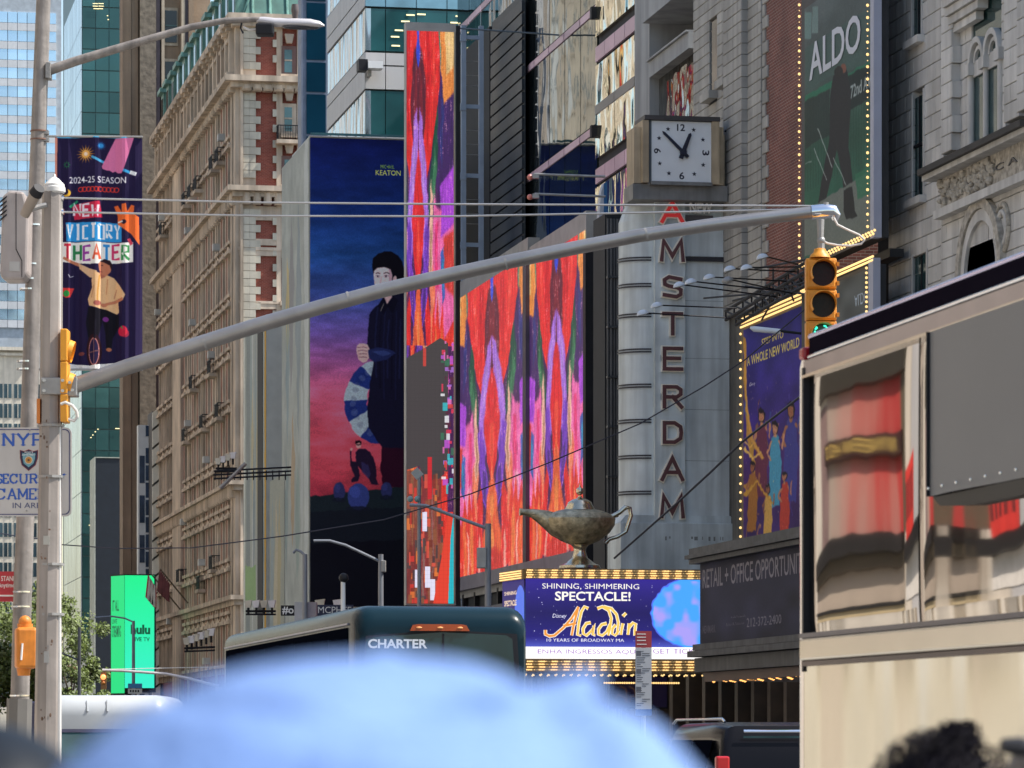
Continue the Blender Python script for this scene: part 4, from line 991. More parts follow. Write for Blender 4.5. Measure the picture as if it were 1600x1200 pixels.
for i in range(60):
    u = rr.uniform(688, 706); v0 = rr.uniform(530, 760); p.rect(u, v0, u + rr.uniform(2, 9), v0 + rr.uniform(3, 14), rr.choice(cols), .85)
p.rect(634, 735, 690, 943, (64, 58, 60), .55)
for i in range(110):
    u = rr.uniform(635, 690); v0 = rr.uniform(738, 940); p.rect(u, v0, u + rr.uniform(2, 7), v0 + rr.uniform(5, 26), rr.choice([(226, 60, 50), (240, 130, 60), (120, 50, 40), (74, 68, 68), (150, 90, 60), (236, 90, 70), (70, 60, 64)]), .8)
for q in [(660, 800, 667, 830), (648, 890, 656, 918), (664, 885, 672, 918), (672, 905, 680, 938), (668, 742, 674, 756)]: p.rect(*q, (236, 232, 255))
p.rect(668, 714, 675, 780, (210, 44, 50)); p.rect(661, 544, 666, 572, (200, 70, 60))
p.poly([(676, 948), (700, 948), (708, 800), (700, 800), (690, 870)], (236, 70, 50)); p.poly([(700, 948), (709, 948), (709, 800), (704, 840)], (40, 190, 205))
p.a[::14] *= .9; p.a[:, ::14] *= .9
panel(p, 'display', t, .0, emit=.92, mname='tall screen picture')
for z_, q_ in ((PT.Z(700, 37), .035), (PT.Z(700, 965), .1)): MB().tube([(PT.L(660), 150.6, z_), (31.0, 151.6, z_)], q_, 8).build('support_strut', mat('strut steel', (.14, .17, .2), .5), t)
SL = SIDE(28.9)
t = thing('twin_led_screen', (29.2, 149, SL.Z(820, 880)), 'pair of slanted wall screens showing mirrored red, violet and orange flames', 'screen')
for k, (ua, ub, va) in enumerate(((718.5, 823.5, 462), (827, 914.5, 396))):
    la, lb = SL.L(ua), SL.L(ub); zt_ = SL.Z(ua, va + 4) if k == 0 else SL.Z(ua, 414); zb_ = SL.Z(718.5, 903)
    if k == 1: zb_ = SL.Z(718.5, 903)
    W_, H_ = int((lb - la) * 26), int((zt_ - zb_) * 42)
    p = Paint(SL, la, lb, zb_, zt_, 40); p.a = led_art(300, 760, True, seed=21 if k == 0 else 22); p.H, p.W = 760, 300; p.a[::20] *= .9; p.a[:, ::20] *= .88
    MB().box(SL, la - .05, lb + .05, zb_ - .9, zt_ + .7, -.5, -.02).build('frame', mat('grey screen frame', (.32, .31, .3), .5), t)
    panel(p, 'display', t, .0, emit=.92, mname='wall screen picture %d' % k)
MB().box(SL, SL.L(822.8), SL.L(827.6), SL.Z(718.5, 903), SL.Z(823, 400), -.3, .16).build('divider', mat('dusk divider', (.07, .06, .09), .5), t)
MB().box(SL, SL.L(718), SL.L(915), SL.Z(718.5, 925), SL.Z(718.5, 904), -.3, .25).build('lower_ledge', mat('mauve ledge', (.2, .18, .22), .5), t)
MB().box(SL, SL.L(915), SL.L(919), SL.Z(718.5, 925), SL.Z(914, 385), -.5, .1).build('end_frame', BLACK, t)
# dark structure below screens
t = thing('shopfront_canopy', (29.5, 150, 0), 'dark shopfront canopy with grey fascias under the twin screens', 'canopy')
MB().box(SL, SL.L(718), SL.L(935), 0, SL.Z(718.5, 928), -1.5, -.2).build('wall', DARK, t)
for z_ in (6.6, 5.4, 4.2): MB().box(SL, SL.L(716), SL.L(880), z_, z_ + .45, -.2, .15).build('fascia', mat('slate fascia', (.1, .1, .125), .5), t)
for i in range(8): MB().box(SL, SL.L(722 + i * 18), SL.L(724 + i * 18), 0, SL.Z(718.5, 930), -.2, .0).build('post', BLACK, t)
# white and blue fin
PF = SIDE(28.6)
t = thing('blue_white_fin', (28.7, -PF.L(940), 3), 'tall thin fin, white faced and blue edged, beside the twin screens', 'sign fin')
F2 = FACE(-PF.L(940))
def finpts(u0, u1): return [F2.pix(u0, 900), F2.pix(u1, 900), F2.pix(u1 - (0 if u1 > 946 else 0), 292), F2.pix((u0 + u1) / 2 + 2, 284), F2.pix(u0, 360)]
MB().prism(F2, [F2.pix(931.5, 900), F2.pix(942, 900), F2.pix(943.5, 286), F2.pix(939, 300), F2.pix(933, 380)], -.4, .0).build('white_face', mat('pale fin', (.42, .45, .52), .5), t)
MB().prism(F2, [F2.pix(942.1, 900), F2.pix(950.5, 900), F2.pix(948.5, 284), F2.pix(943.6, 286)], -.4, .02).build('blue_edge', mat('blue fin paint', (.02, .12, .3), .4), t)
t = thing('pipe_rack', (29.6, 127, 0), 'dark rack of vertical pipes between the blue fin and the theatre sign', 'pipe rack')
F3 = FACE(128)
MB().pbox(F3, 951, 330, 985, 1150, -2.5, -.6).build('backing', DARK, t)
for i in range(6): MB().tube([F3.w(F3.L(953 + i * 5), 0, -.3), F3.w(F3.L(953 + i * 5), F3.Z(960, 340), -.3)], .05 + .03 * (i % 2), 8).build('pipe', mat('dark pipe', (.06, .065, .075), .4, .4), t)
for i in range(9): MB().pbox(F3, 951, 430 + i * 78, 984, 434 + i * 78, -.4, -.15).build('clamp_bar', mat('dark pipe', (.06, .065, .075)), t)
for i, (v0) in enumerate((272, 303)):
    V = VIEW(125); t = thing('arm_spotlight', V.w(V.L(940), V.Z(940, v0), 0), ['upper', 'lower'][i] + ' small red spotlight on a long horizontal arm beside the blue fin', 'spotlight')
    MB().tube([V.w(V.L(946), V.Z(940, v0 + 4)), V.w(V.L(835), V.Z(940, v0))], .04, 8).build('arm', STEEL, t)
    MB().pbox(V, 832, v0, 842, v0 + 7, -.1, .1).build('housing', STEEL, t)
    MB().ball(V.w(V.L(828), V.Z(828, v0 + 5)), .1, 8, 5).build('lens', mat('pinkish lens', (.5, .16, .13), .3), t)

# ================================================================ theatre blade sign, clock, marquee
PY = 119.0; PS_ = FACE(PY)
TG = mat('blue grey sign paint', (.55, .61, .635), .55, var=.14, scale=1.0, streak=.30, bump=.08, bscale=12)
TG2 = mat('light blue grey paint', (.58, .63, .65), .5, var=.12, scale=1.0, streak=.26)
L = PS_.L; Z = lambda v: PS_.Z(1050, v)
t = thing('theatre_blade_sign', (PS_.w((L(975) + L(1140)) / 2, 0)[0], PY + .8, Z(895)), 'tall blue grey blade sign with maroon letters down a raised central strip', 'sign')
MB().box(PS_, L(1020), L(1139), Z(890), Z(310), -1.6, 0).build('sign_body', TG, t)
# rounded left part
b = MB(); seg = 10; w_ = L(1020) - L(976); pts = []
for i in range(seg + 1):
    a = math.pi / 2 * i / seg; pts.append((L(1020) - w_ * math.sin(a) * 1.0, -.9 + .88 * math.cos(a)))
vs = [PS_.w(l, Z(815), n) for l, n in pts] + [PS_.w(l, Z(345), n) for l, n in pts]
k = len(pts); b.add(vs, [(i + 1, i, i + k, i + 1 + k) for i in range(k - 1)])
pk_ = [(L(1020) - (L(1020) - l) * .72, n) for l, n in pts]
vs = [PS_.w(l, Z(345), n) for l, n in pts] + [PS_.w(L(1020) - (L(1020) - l) * (.72), Z(312), n * .9 - .05) for l, n in pts] + [PS_.w(L(1020), Z(308), -.9)]
b.add(vs, [(i + 1, i, i + k, i + 1 + k) for i in range(k - 1)] + [(i + k, 2 * k, i + 1 + k) for i in range(k - 1)])
b.build('rounded_edge', TG2, t, smooth=True)
MB().box(PS_, L(1021), L(1068), Z(888), Z(316), .002, .22).build('letter_strip', TG, t)
MB().box(PS_, L(1069), L(1139), Z(888), Z(408), .002, .06).build('side_panel', TG2, t)
MB().box(PS_, L(1069), L(1139), Z(400), Z(349), .002, .06).build('side_panel', TG2, t)
MB().box(PS_, L(966), L(1147), Z(891), Z(818), -1.6, .35).build('sign_base', TG, t, bevel=.02)
MB().prism(PS_, [(L(966), Z(818)), (L(1147), Z(818)), (L(1139), Z(806)), (L(976), Z(806))], -1.5, .2).build('base_slope', TG, t)
DKB = mat('dark sign band', (.035, .035, .045), .4, .3)
for v in (402, 443, 490, 545, 600, 655, 711, 767):
    for q in (0, 4.2): MB().add([PS_.w(l, Z(v + q + 2.4), n + .05) for l, n in [(l - .05, n) for l, n in pts]] + [PS_.w(l, Z(v + q), n + .05) for l, n in [(l - .05, n) for l, n in pts]], [(i + 1, i, i + k, i + 1 + k) for i in range(k - 1)]).build('band', DKB, t)
MB().box(PS_, L(1069), L(1139), Z(408), Z(401), .06, .14).build('band', DKB, t)
MB().box(PS_, L(1069), L(1113), Z(352), Z(336), .06, .1).build('dark_panel', mat('dusky panel', (.1, .09, .1), .6), t)
LET = mat('maroon letter face', (.11, .04, .045), .45); OUT = mat('white neon tube', (.85, .8, .7), .35, var=.05); REDL = mat('red letter face', (.6, .03, .03), .4, emit=.25, var=0)
SG_ = {'A': [[(.04, 0), (.5, 1), (.96, 0)], [(.2, .33), (.8, .33)]], 'M': [[(.04, 0), (.12, 1), (.5, .2), (.88, 1), (.96, 0)]], 'S': [[(.93, .88), (.3, .98), (.06, .84), (.08, .62), (.3, .53), (.72, .48), (.94, .36), (.93, .14), (.7, .02), (.06, .1)]],
       'T': [[(0, .97), (1, .97)], [(.5, .97), (.5, 0)]], 'E': [[(.97, .97), (.06, .97), (.06, .03), (.97, .03)], [(.06, .52), (.85, .52)]], 'R': [[(.06, 0), (.06, .97), (.72, .97), (.93, .84), (.93, .62), (.72, .48), (.06, .48)], [(.5, .48), (.97, 0)]],
       'D': [[(.06, .03), (.06, .97), (.6, .97), (.92, .78), (.96, .5), (.92, .22), (.6, .03), (.06, .03)]]}
def sign_letter(ch_, l0, l1, z0, z1, w, n0, n1):
    b = MB(); k = 0
    for st_ in SG_[ch_]:
        P_ = [Vector((l0 + w / 2 + x * (l1 - l0 - w), z0 + w / 2 + y * (z1 - z0 - w))) for x, y in st_]; cl_ = (P_[0] - P_[-1]).length < 1e-6; m_ = len(P_)
        def off(i, sg):
            p0 = P_[i - 1] if i > 0 else (P_[-2] if cl_ else None); p1 = P_[i + 1] if i < m_ - 1 else (P_[1] if cl_ else None); p = P_[i]
            d0 = (p - p0).normalized() if p0 is not None else None; d1 = (p1 - p).normalized() if p1 is not None else None
            if d0 is None: d = d1; nn = Vector((-d.y, d.x)); return p - d * w / 2 + nn * sg * w / 2
            if d1 is None: d = d0; nn = Vector((-d.y, d.x)); return p + d * w / 2 + nn * sg * w / 2
            n0_, n1_ = Vector((-d0.y, d0.x)), Vector((-d1.y, d1.x)); mm = (n0_ + n1_); q = mm.length
            if q < .3: return p + n0_ * sg * w / 2
            mm.normalize(); return p + mm * sg * (w / 2) / max(.42, mm.dot(n0_))
        L_ = [off(i, 1) for i in range(m_)]; R_ = [off(i, -1) for i in range(m_)]
        for i in range(m_ - 1): b.prism(PS_, [tuple(L_[i]), tuple(L_[i + 1]), tuple(R_[i + 1]), tuple(R_[i])], n0, n1 + .0006 * k); k += 1
    return b
for i, (ch_, v0, v1) in enumerate([('A', 316, 351), ('M', 375, 411), ('S', 431, 469), ('T', 488, 526), ('E', 542, 582), ('R', 602, 640), ('D', 658, 696), ('A', 714, 753), ('M', 773, 811)]):
    x0, x1 = (1030, 1065) if ch_ not in 'AM' else (1026, 1068) if ch_ == 'M' else (1027, 1067)
    if ch_ == 'T': x0, x1 = 1031, 1064
    g_ = L(1) - L(0)
    o = sign_letter(ch_, L(x0 - 1.5), L(x1 + 1.5), Z(v1 + 1.5), Z(v0 - 1.5), 10.5 * g_, .222, .30).build('letter_outline', OUT, t)
    sign_letter(ch_, L(x0 + .2), L(x1 - .2), Z(v1 - .2), Z(v0 + .2), 5.9 * g_, .30, .335).build('letter', REDL if i == 0 else LET, t)
b = MB(); rz = random.Random(9)
for i in range(9):
    l_ = rz.uniform(L(1024), L(1136)); b.box(PS_, l_, l_ + rz.uniform(.03, .3), Z(812 + rz.uniform(-2, 6)) - .05, Z(812) + .03, .36, .365) if i < 0 else b.box(PS_, l_, l_ + rz.uniform(.02, .12), Z(841) - rz.uniform(.02, .12), Z(839), .35, .354)
b.build('grime_streaks', mat('grime', (.2, .21, .21), .9), t, kind='stuff')
for v_ in (470, 560, 640, 720): MB().box(PS_, L(1069.5), L(1138.5), Z(v_), Z(v_ - .7), .06, .064).build('panel_seam', mat('seam grey', (.2, .23, .24), .7), t)
t = thing('new_lettering', PS_.w(L(1090), Z(334), .1), 'small faded white three letter word on the upper right of the blade sign', 'lettering')
MB().text(PS_, 'NEW', L(1075), L(1110), Z(334), Z(316), n=.16, depth=.1, bold=.02).build('letters', mat('dull white letters', (.9, .9, .9), .5), t)

PC_ = FACE(PY - .9); L2 = PC_.L; Z2 = lambda v: PC_.Z(1065, v)
t = thing('street_clock', (PC_.w(L2(1064), 0)[0], PY, Z2(312)), 'square white street clock in a beige stepped case above the blade sign', 'clock')
CS = mat('beige clock case', (.42, .33, .22), .6, var=.15, streak=.25); CSD = mat('grey clock trim', (.2, .2, .2), .5, .2, var=.2, streak=.2)
MB().box(PC_, L2(1013), L2(1116), Z2(290), Z2(183), -1.3, -.05).build('case', CSD, t)
MB().box(PC_, L2(1015), L2(1112), Z2(286), Z2(188), -.05, -.002).build('bezel', mat('dark bezel', (.1, .12, .14), .4), t)
MB().box(PC_, L2(1018), L2(1111), Z2(284), Z2(190), 0, .02).build('clock_face', mat('white clock face', (.74, .77, .80), .35, var=.05), t)
for a, b_, c, d_ in ((1003, 1012.8, .1, 190), (992, 1002.8, -.12, 200), (1111.3, 1123, .1, 186), (1123.2, 1132, -.12, 196), (1132.2, 1137, -.35, 206)):
    MB().box(PC_, L2(a), L2(b_), Z2(287), Z2(d_), -1.2, c).build('case_step', CS, t)
MB().box(PC_, L2(1006), L2(1124), Z2(189), Z2(182), -1.3, .12).build('case_top', mat('dark case top', (.05, .045, .045), .5), t)
MB().box(PC_, L2(990), L2(1138), Z2(312), Z2(288), -1.4, -.1).build('case_base', CSD, t)
MB().box(PC_, L2(1016), L2(1112), Z2(290), Z2(284.5), .02, .1).build('lower_sill', CSD, t)
NAVY = mat('navy clock paint', (.01, .014, .035), .4); cx, czz = L2(1064.5), Z2(236.5); px_ = (L2(1065) - L2(1064))
def onclock(u, v): return L2(u), Z2(v)
MB().text(PC_, '12', L2(1057.5), L2(1070), Z2(205), Z2(194), n=.024, bold=.02).build('numeral', NAVY, t)
MB().text(PC_, '6', L2(1061), L2(1069), Z2(280.5), Z2(269), n=.024, bold=.02).build('numeral', NAVY, t)
def star(u, v, r=3.8):
    c = onclock(u, v); pts = []
    for i in range(10):
        a = math.pi / 2 + math.pi * i / 5; q = (r if i % 2 == 0 else r * .4) * px_; pts.append((c[0] + q * math.cos(a), c[1] + q * math.sin(a)))
    return MB().prism(PC_, pts, .02, .03).build('star', NAVY, t)
for u, v in ((1043.5, 202.5), (1083.5, 202.5), (1029.5, 217), (1098, 217.5), (1030.5, 256.5), (1098.5, 257), (1045, 271.5), (1084.5, 271.5)): star(u, v)
def rot_text(ch_, u, v, hw, hh, ang):
    vs, fs, (a0, a1, b0, b1) = glyphs(ch_, .02, 0, False); c = onclock(u, v); out = []
    for x, y, z in vs:
        X = ((x - a0) / (a1 - a0) - .5) * 2 * hw * px_; Y = ((y - b0) / (b1 - b0) - .5) * 2 * hh * px_
        out.append(PC_.w(c[0] + X * math.cos(ang) - Y * math.sin(ang), c[1] + X * math.sin(ang) + Y * math.cos(ang), .024))
    return MB().add(out, fs).build('numeral', NAVY, t)
rot_text('3', 1102.5, 238, 4, 5.5, -math.pi / 2); rot_text('9', 1027, 237, 4, 5.5, math.pi / 2)
def hand(u1, v1, w0, back, n):
    c = onclock(1064.5 + 2, 238); e = onclock(u1, v1); d = Vector((e[0] - c[0], e[1] - c[1])); ln = d.length; d.normalize(); q = Vector((-d.y, d.x)) * w0 * px_; c = Vector(c)
    pts = [c - d * back * px_ + q, c - d * back * px_ - q, c - q, c + d * ln * .9 - q * .75, c + d * ln, c + d * ln * .9 + q * .75, c + q]
    MB().prism(PC_, [tuple(p) for p in pts], n, n + .03).build('clock_hand', NAVY, t)
hand(1034, 206, 2.6, 11, .05); hand(1078, 208, 3.4, 11, .1)
MB().tube([PC_.w(L2(1066.5), Z2(238), .02), PC_.w(L2(1066.5), Z2(238), .16)], 5 * px_, 16).build('hub', NAVY, t)
MB().tube([PC_.w(L2(1138), Z2(200), -.4), PC_.w(L2(1158), Z2(176), -1.4)], .03, 6).build('stay_rod', BLACK, t)

# marquee
MY = 112.0; PMQ = FACE(MY); LM = PMQ.L; ZM = lambda v: PMQ.Z(950, v)
t = thing('theatre_marquee', (LM(960), MY + 2, ZM(1052)), 'wide lit theatre marquee with a starry blue screen, white ticker and rows of gold bulbs', 'marquee')
x0, x1 = LM(821), LM(1110)
PAN = SIDE(0); ang = math.degrees(math.atan2(3.2, -.62)) - 180
# angled left end runs back from the front corner
PA = PL(PMQ.w(x0, 0)[0], MY, -84); la_end = PA.L(786)
GRM = mat('gold grey soffit', (.22, .17, .11), .5, .3, var=.2)
MB().add([(x0 + .02, MY + .06, ZM(1050)), (LM(1120), MY + .06, ZM(1050)), (LM(1120), MY + 7, ZM(1050)), (PA.w(la_end, 0)[0] + .04, PA.w(la_end, 0)[1], ZM(1050)),
          (x0 + .02, MY + .06, ZM(889)), (LM(1120), MY + .06, ZM(889)), (LM(1120), MY + 7, ZM(889)), (PA.w(la_end, 0)[0] + .04, PA.w(la_end, 0)[1], ZM(889))],
         [(3, 2, 1, 0), (4, 5, 6, 7), (0, 1, 5, 4), (1, 2, 6, 5), (2, 3, 7, 6), (3, 0, 4, 7)]).build('marquee_body', GRM, t)
p = Paint(PMQ, x0, x1, ZM(1011), ZM(905), 110, (44, 34, 112))
p.vgrad([(0, (52, 40, 140)), (.5, (34, 28, 92)), (.85, (40, 34, 120)), (1, (80, 90, 190))])
for i in range(70): p.ell(rr.uniform(822, 1060), rr.uniform(906, 1008), rr.choice([.4, .5, .8]), rr.choice([.4, .5, .8]), (220, 220, 255), n=6)
p.warp(6, 14); p.ell(1078, 958, 62, 55, (80, 110, 235)); p.ell(1078, 958, 60, 53, (70, 160, 250))
m_ = vnoise(p.H, p.W, 9, 22); mk_ = np.zeros_like(m_, bool)
r = p.mask([p.T(1078 + 58 * math.cos(i * .3), 958 + 51 * math.sin(i * .3)) for i in range(21)])
sl_, mm_ = r; q = (m_[sl_] > .62) & mm_; wq = np.clip((m_[sl_] - .45) * 2.6, 0, 1)[..., None] * mm_[..., None] * .6; p.a[sl_] = p.a[sl_] * (1 - wq) + np.array((226, 150, 226)) / 255 * wq
p.dx = None
p.text('SHINING, SHIMMERING', 847, 998.5, 911.5, 921, (255, 250, 235)); p.text('SPECTACLE!', 867, 985, 924, 938.5, (255, 250, 235), bold=.02)
GOLD, WHT = (255, 200, 90), (255, 252, 240)
strokes = [[(852, 984), (852, 991), (858, 994), (866, 993), (880, 981), (893, 966), (904, 948)], [(903, 949), (900, 962), (896, 977), (893, 993)], [(880, 978), (890, 976), (900, 974)],
           [(919, 951), (913, 948), (908, 956), (904, 974), (902, 992), (908, 993)],
           [(923, 973), (916, 974), (911, 982), (911, 990), (916, 993), (924, 986), (928, 974), (926, 992), (930, 992)],
           [(948, 974), (940, 976), (935, 983), (935, 991), (941, 993), (948, 987), (953, 975)], [(933, 951), (941, 948), (951, 954), (955, 966), (953, 982), (950, 993)],
           [(962, 976), (957, 982), (956, 990), (961, 993), (967, 985)], [(943, 948), (955, 951), (963, 960), (966, 973), (964, 992)], [(973, 974), (971, 984), (970, 992)], [(973, 963), (978, 958)],
           [(983, 974), (981, 992)], [(983, 980), (989, 973), (993, 975), (992, 985), (991, 992), (996, 989)]]
for s_ in strokes: p.line(s_, 6.0, WHT, 5.0)
for k_, s_ in enumerate(strokes): p.line(s_, 4.0, (236, 150, 60) if k_ in (0, 1, 2) else GOLD, 3.2)
p.text('Disney', 863, 885, 959, 967, (235, 235, 250), shear=.2); p.text('10 YEARS OF BROADWAY MA', 854, 975, 997.5, 1002.5, (250, 250, 255))
panel(p, 'display', t, .02, emit=1.15, mname='marquee screen picture')
p = Paint(PMQ, x0, x1, ZM(1029.5), ZM(1011), 110, (255, 250, 246)); p.text('ENHA INGRESSOS AQUI', 840, 996, 1014.5, 1022.5, (150, 120, 180)); p.text('GET TICKETS', 1020, 1108, 1013.5, 1021.5, (150, 120, 180))
panel(p, 'ticker', t, .02, emit=1.35, mname='marquee ticker picture')
p = Paint(PA, la_end, PA.L(820), PA.Z(820, 1011), PA.Z(820, 905), 100, (44, 34, 112)); p.ell(814, 962, 9, 48, (86, 120, 235)); p.text('SHINING', 789, 808, 925, 931, (255, 225, 190), bold=.02); p.text('SPECTACLE', 789, 808, 939, 948, (255, 225, 190), bold=.03)
panel(p, 'end_display', t, .02, emit=1.0, mname='marquee end picture')
p = Paint(PA, la_end, PA.L(820), PA.Z(820, 1029.5), PA.Z(820, 1011), 100, (255, 240, 230)); panel(p, 'end_ticker', t, .02, emit=1.2, mname='marquee end ticker')
GB = mat('gold bulb board', (.34, .22, .1), .4, .5, var=.15)
for v0, v1 in ((905, 889.5), (1050, 1031)):
    MB().box(PMQ, x0, LM(1112), ZM(v0), ZM(v1), .0, .1).build('bulb_board', GB, t)
    MB().box(PA, la_end, 0, PA.Z(820, v0), PA.Z(820, v1), .0, .1).build('bulb_board', GB, t)
b = MB(); b2 = MB()
for r_, (va, vb) in enumerate(((903, 892), (1047, 1034))):
    for i in range(118):
        for j in range(4):
            u = 822 + i * 2.42 + (j % 2) * 1.2; vv = va + (vb - va) * j / 3
            (b if ((i // 4 + (j // 2) * 0) % 2 == 0 or (i + j) % 5 == 0) else b2).ball(PMQ.w(LM(u), ZM(vv), .12), .024 if (i // 4) % 2 == 0 else .015, 6, 3)
    for i in range(26):
        for j in range(4): b.ball(PA.w(PA.L(787 + i * 1.3), PA.Z(820, va + (vb - va) * j / 3), .12), .022, 6, 3)
for i in range(70): b.ball(PMQ.w(LM(825 + i * 4), ZM(1054 + (i % 2)), -.3 - (i % 3) * .5), .03, 6, 3)
for i in range(34): b.ball(PMQ.w(LM(980 + i * 3.6), ZM(1062) - .05, -3.2), .035, 6, 3)
b.build('bulbs', BULB, t, kind='stuff'); b2.build('dim_bulbs', mat('dim bulb', (.8, .6, .3), .3, emit=.5, var=0), t, kind='stuff')

# brass lamp sculpture on the marquee
LY = MY + 1.2; PLMP = FACE(LY); c = PLMP.w(PLMP.L(906), PLMP.Z(906, 888)); pm = PLMP.L(907) - PLMP.L(906)
t = thing('oil_lamp_sculpture', c, 'large silvery gold oil lamp sculpture with a long spout standing on the marquee', 'sculpture')
BRS = mat('tarnished brass', (.50, .43, .29), .28, .9, var=.45, scale=6, bump=1.0, bscale=26)
BRP = mat('polished brass', (.62, .55, .42), .2, .95, var=.2, scale=3)
r = lambda px, v: (px * pm, (888 - v) * pm)
MB().lathe(c, [r(2, 889), r(32, 888), r(31, 884), r(22, 880), r(12, 872), r(9, 862), r(10, 856), r(14, 852)], 28).build('foot', BRP, t, smooth=True)
MB().lathe(c, [r(12, 853), r(30, 846), r(46, 834), r(54, 822), r(55, 812), r(48, 805), r(34, 800), r(22, 797)], 32, sx=1, sy=.75).build('bowl', BRS, t, smooth=True)
MB().lathe(c, [r(24, 799), r(20, 792), r(18, 787), r(12, 783), r(5, 781), r(3, 779), r(3, 777)], 24).build('lid', BRP, t, smooth=True)
MB().ball((c[0], c[1], c[2] + (888 - 770) * pm), 6.2 * pm, 14, 9).build('lid_ball', BRP, t, smooth=True)
MB().lathe(c, [r(2.2, 765), r(.8, 761), r(.2, 757)], 10).build('finial', BRP, t, smooth=True)
LP_ = lambda u, v, n=0: PLMP.w(PLMP.L(u), PLMP.Z(906, v), n)
MB().tube([LP_(892, 826), LP_(868, 820), LP_(848, 809), LP_(832, 803), LP_(818, 801), LP_(812, 801)], [24 * pm, 18 * pm, 12 * pm, 7 * pm, 4.6 * pm, 6 * pm], 18).build('spout', BRS, t, smooth=True)
MB().tube([LP_(944, 812), LP_(958, 806), LP_(968, 800), LP_(977, 792), LP_(984, 793), LP_(986, 805), LP_(978, 830), LP_(965, 838), LP_(952, 842), LP_(946, 848)], [5 * pm, 4 * pm, 3.5 * pm, 4 * pm, 3.6 * pm, 3.2 * pm, 3 * pm, 3 * pm, 3 * pm, 4 * pm], 12).build('handle', BRP, t, smooth=True)

# ================================================================ right-hand signs
SA = SIDE(29.1)
t = thing('musical_billboard', (29.2, -SA.L(1205), SA.Z(1160, 850)), 'purple billboard with gold lettering about a new world framed by gold bulbs', 'billboard')
la, lb = SA.L(1161.5), SA.L(1275); zt_ = SA.Z(1161.5, 516); zb_ = SA.Z(1161.5, 862)
MB().box(SA, SA.L(1157), lb + .3, zb_ - .2, zt_ + .45, -.7, -.01).build('frame', mat('dark gold frame', (.14, .1, .05), .5, .3), t)
p = Paint(SA, la, lb, zb_, zt_, 46, (50, 44, 122), asp=.8); p.vgrad([(0, (44, 44, 120)), (.4, (56, 40, 120)), (.7, (74, 40, 104)), (1, (54, 40, 90))])
p.warp(10, 16); p.a *= 1 + .3 * (vnoise(p.H, p.W, 14, 8)[..., None] - .5)
GO = (176, 130, 60)
p.line([(1163, 530), (1165, 620), (1170, 680), (1178, 720), (1190, 742)], 3, GO, 8); p.line([(1164, 690), (1172, 700), (1186, 690), (1196, 700)], 3, (210, 170, 90)); p.line([(1162, 760), (1180, 740), (1200, 760)], 9, GO, 5)
p.warp(5, 7)
rm = random.Random(31)
for i in range(46):
    u, v_ = rm.uniform(1165, 1250), rm.uniform(600, 850); cl_ = rm.choice([(120, 70, 60), (70, 60, 140), (150, 110, 60), (60, 90, 150), (110, 50, 90), (170, 120, 80), (50, 40, 100)])
    p.line([(u, v_), (u + rm.uniform(-5, 5), v_ + rm.uniform(10, 24)), (u + rm.uniform(-9, 9), v_ + rm.uniform(25, 50))], rm.uniform(1, 4), cl_, .8, alpha=.7)
def fig_(u, v_, s_, robe, skin):
    p.poly([(u - 5 * s_, v_ + 12 * s_), (u + 5 * s_, v_ + 10 * s_), (u + 9 * s_, v_ + 50 * s_), (u + 6 * s_, v_ + 110 * s_), (u - 9 * s_, v_ + 112 * s_), (u - 8 * s_, v_ + 46 * s_)], robe)
    p.line([(u - 5 * s_, v_ + 18 * s_), (u - 11 * s_, v_ + 34 * s_), (u - 6 * s_, v_ + 46 * s_)], 3 * s_, skin); p.line([(u + 5 * s_, v_ + 16 * s_), (u + 10 * s_, v_ + 30 * s_), (u + 12 * s_, v_ + 8 * s_)], 3 * s_, skin)
    p.line([(u, v_ + 6 * s_), (u, v_ + 14 * s_)], 3.4 * s_, skin); p.ell(u, v_ - 1, 4.6 * s_, 10 * s_, (26, 18, 30)); p.ell(u - .4, v_, 3.6 * s_, 8 * s_, skin); p.ell(u - .4, v_ - 7.5 * s_, 4 * s_, 3.4 * s_, (26, 18, 30))
    p.line([(u - 2.4 * s_, v_ - 1), (u - .9 * s_, v_ - 1.3)], 1, (50, 28, 30)); p.line([(u + .5 * s_, v_ - 1.5), (u + 2.2 * s_, v_ - 1.8)], 1, (50, 28, 30)); p.line([(u - 1.6 * s_, v_ + 4 * s_), (u + 1.2 * s_, v_ + 3.6 * s_)], .9, (130, 50, 50))
fig_(1190, 650, 1.15, (96, 44, 70), (176, 122, 92)); fig_(1236, 640, 1.3, (60, 60, 130), (150, 100, 74)); fig_(1211, 670, 1.1, (70, 140, 170), (186, 134, 104)); fig_(1176, 730, .9, (150, 100, 50), (150, 96, 70)); fig_(1226, 745, .9, (170, 60, 50), (170, 116, 90)); fig_(1200, 765, .8, (190, 150, 80), (140, 92, 70))
p.line([(1164, 560), (1167, 640), (1176, 690), (1192, 716)], 2, (200, 150, 70), 6, alpha=.9); p.line([(1163, 700), (1176, 716), (1190, 706)], 5, (214, 176, 96), 2); p.line([(1162, 775), (1182, 752), (1206, 786)], 7, (186, 140, 60), 4)
for i in range(60): p.ell(rm.uniform(1165, 1250), rm.uniform(580, 850), .5, .7, (220, 200, 150), .8, n=6)
p.dx = None; p.soften(2)
p.text('STEP INTO', 1190, 1224, 530, 541, (196, 180, 96), bold=.02); p.text('A WHOLE NEW WORLD', 1167, 1249, 558, 573, (200, 184, 100), bold=.02); p.text('Disney', 1171, 1180, 598, 606, (220, 220, 235), shear=.2)
p.grain(.12); p.a *= 1.15; panel(p, 'poster_print', t, .0, mname='musical poster')
b = MB()
for i in range(74):
    l = SA.L(1159.5) + i * .13
    if l < lb:
        for j in range(3): b.ball(SA.w(l + (j % 2) * .06, zt_ + .1 + j * .12, .04), .035, 6, 3)
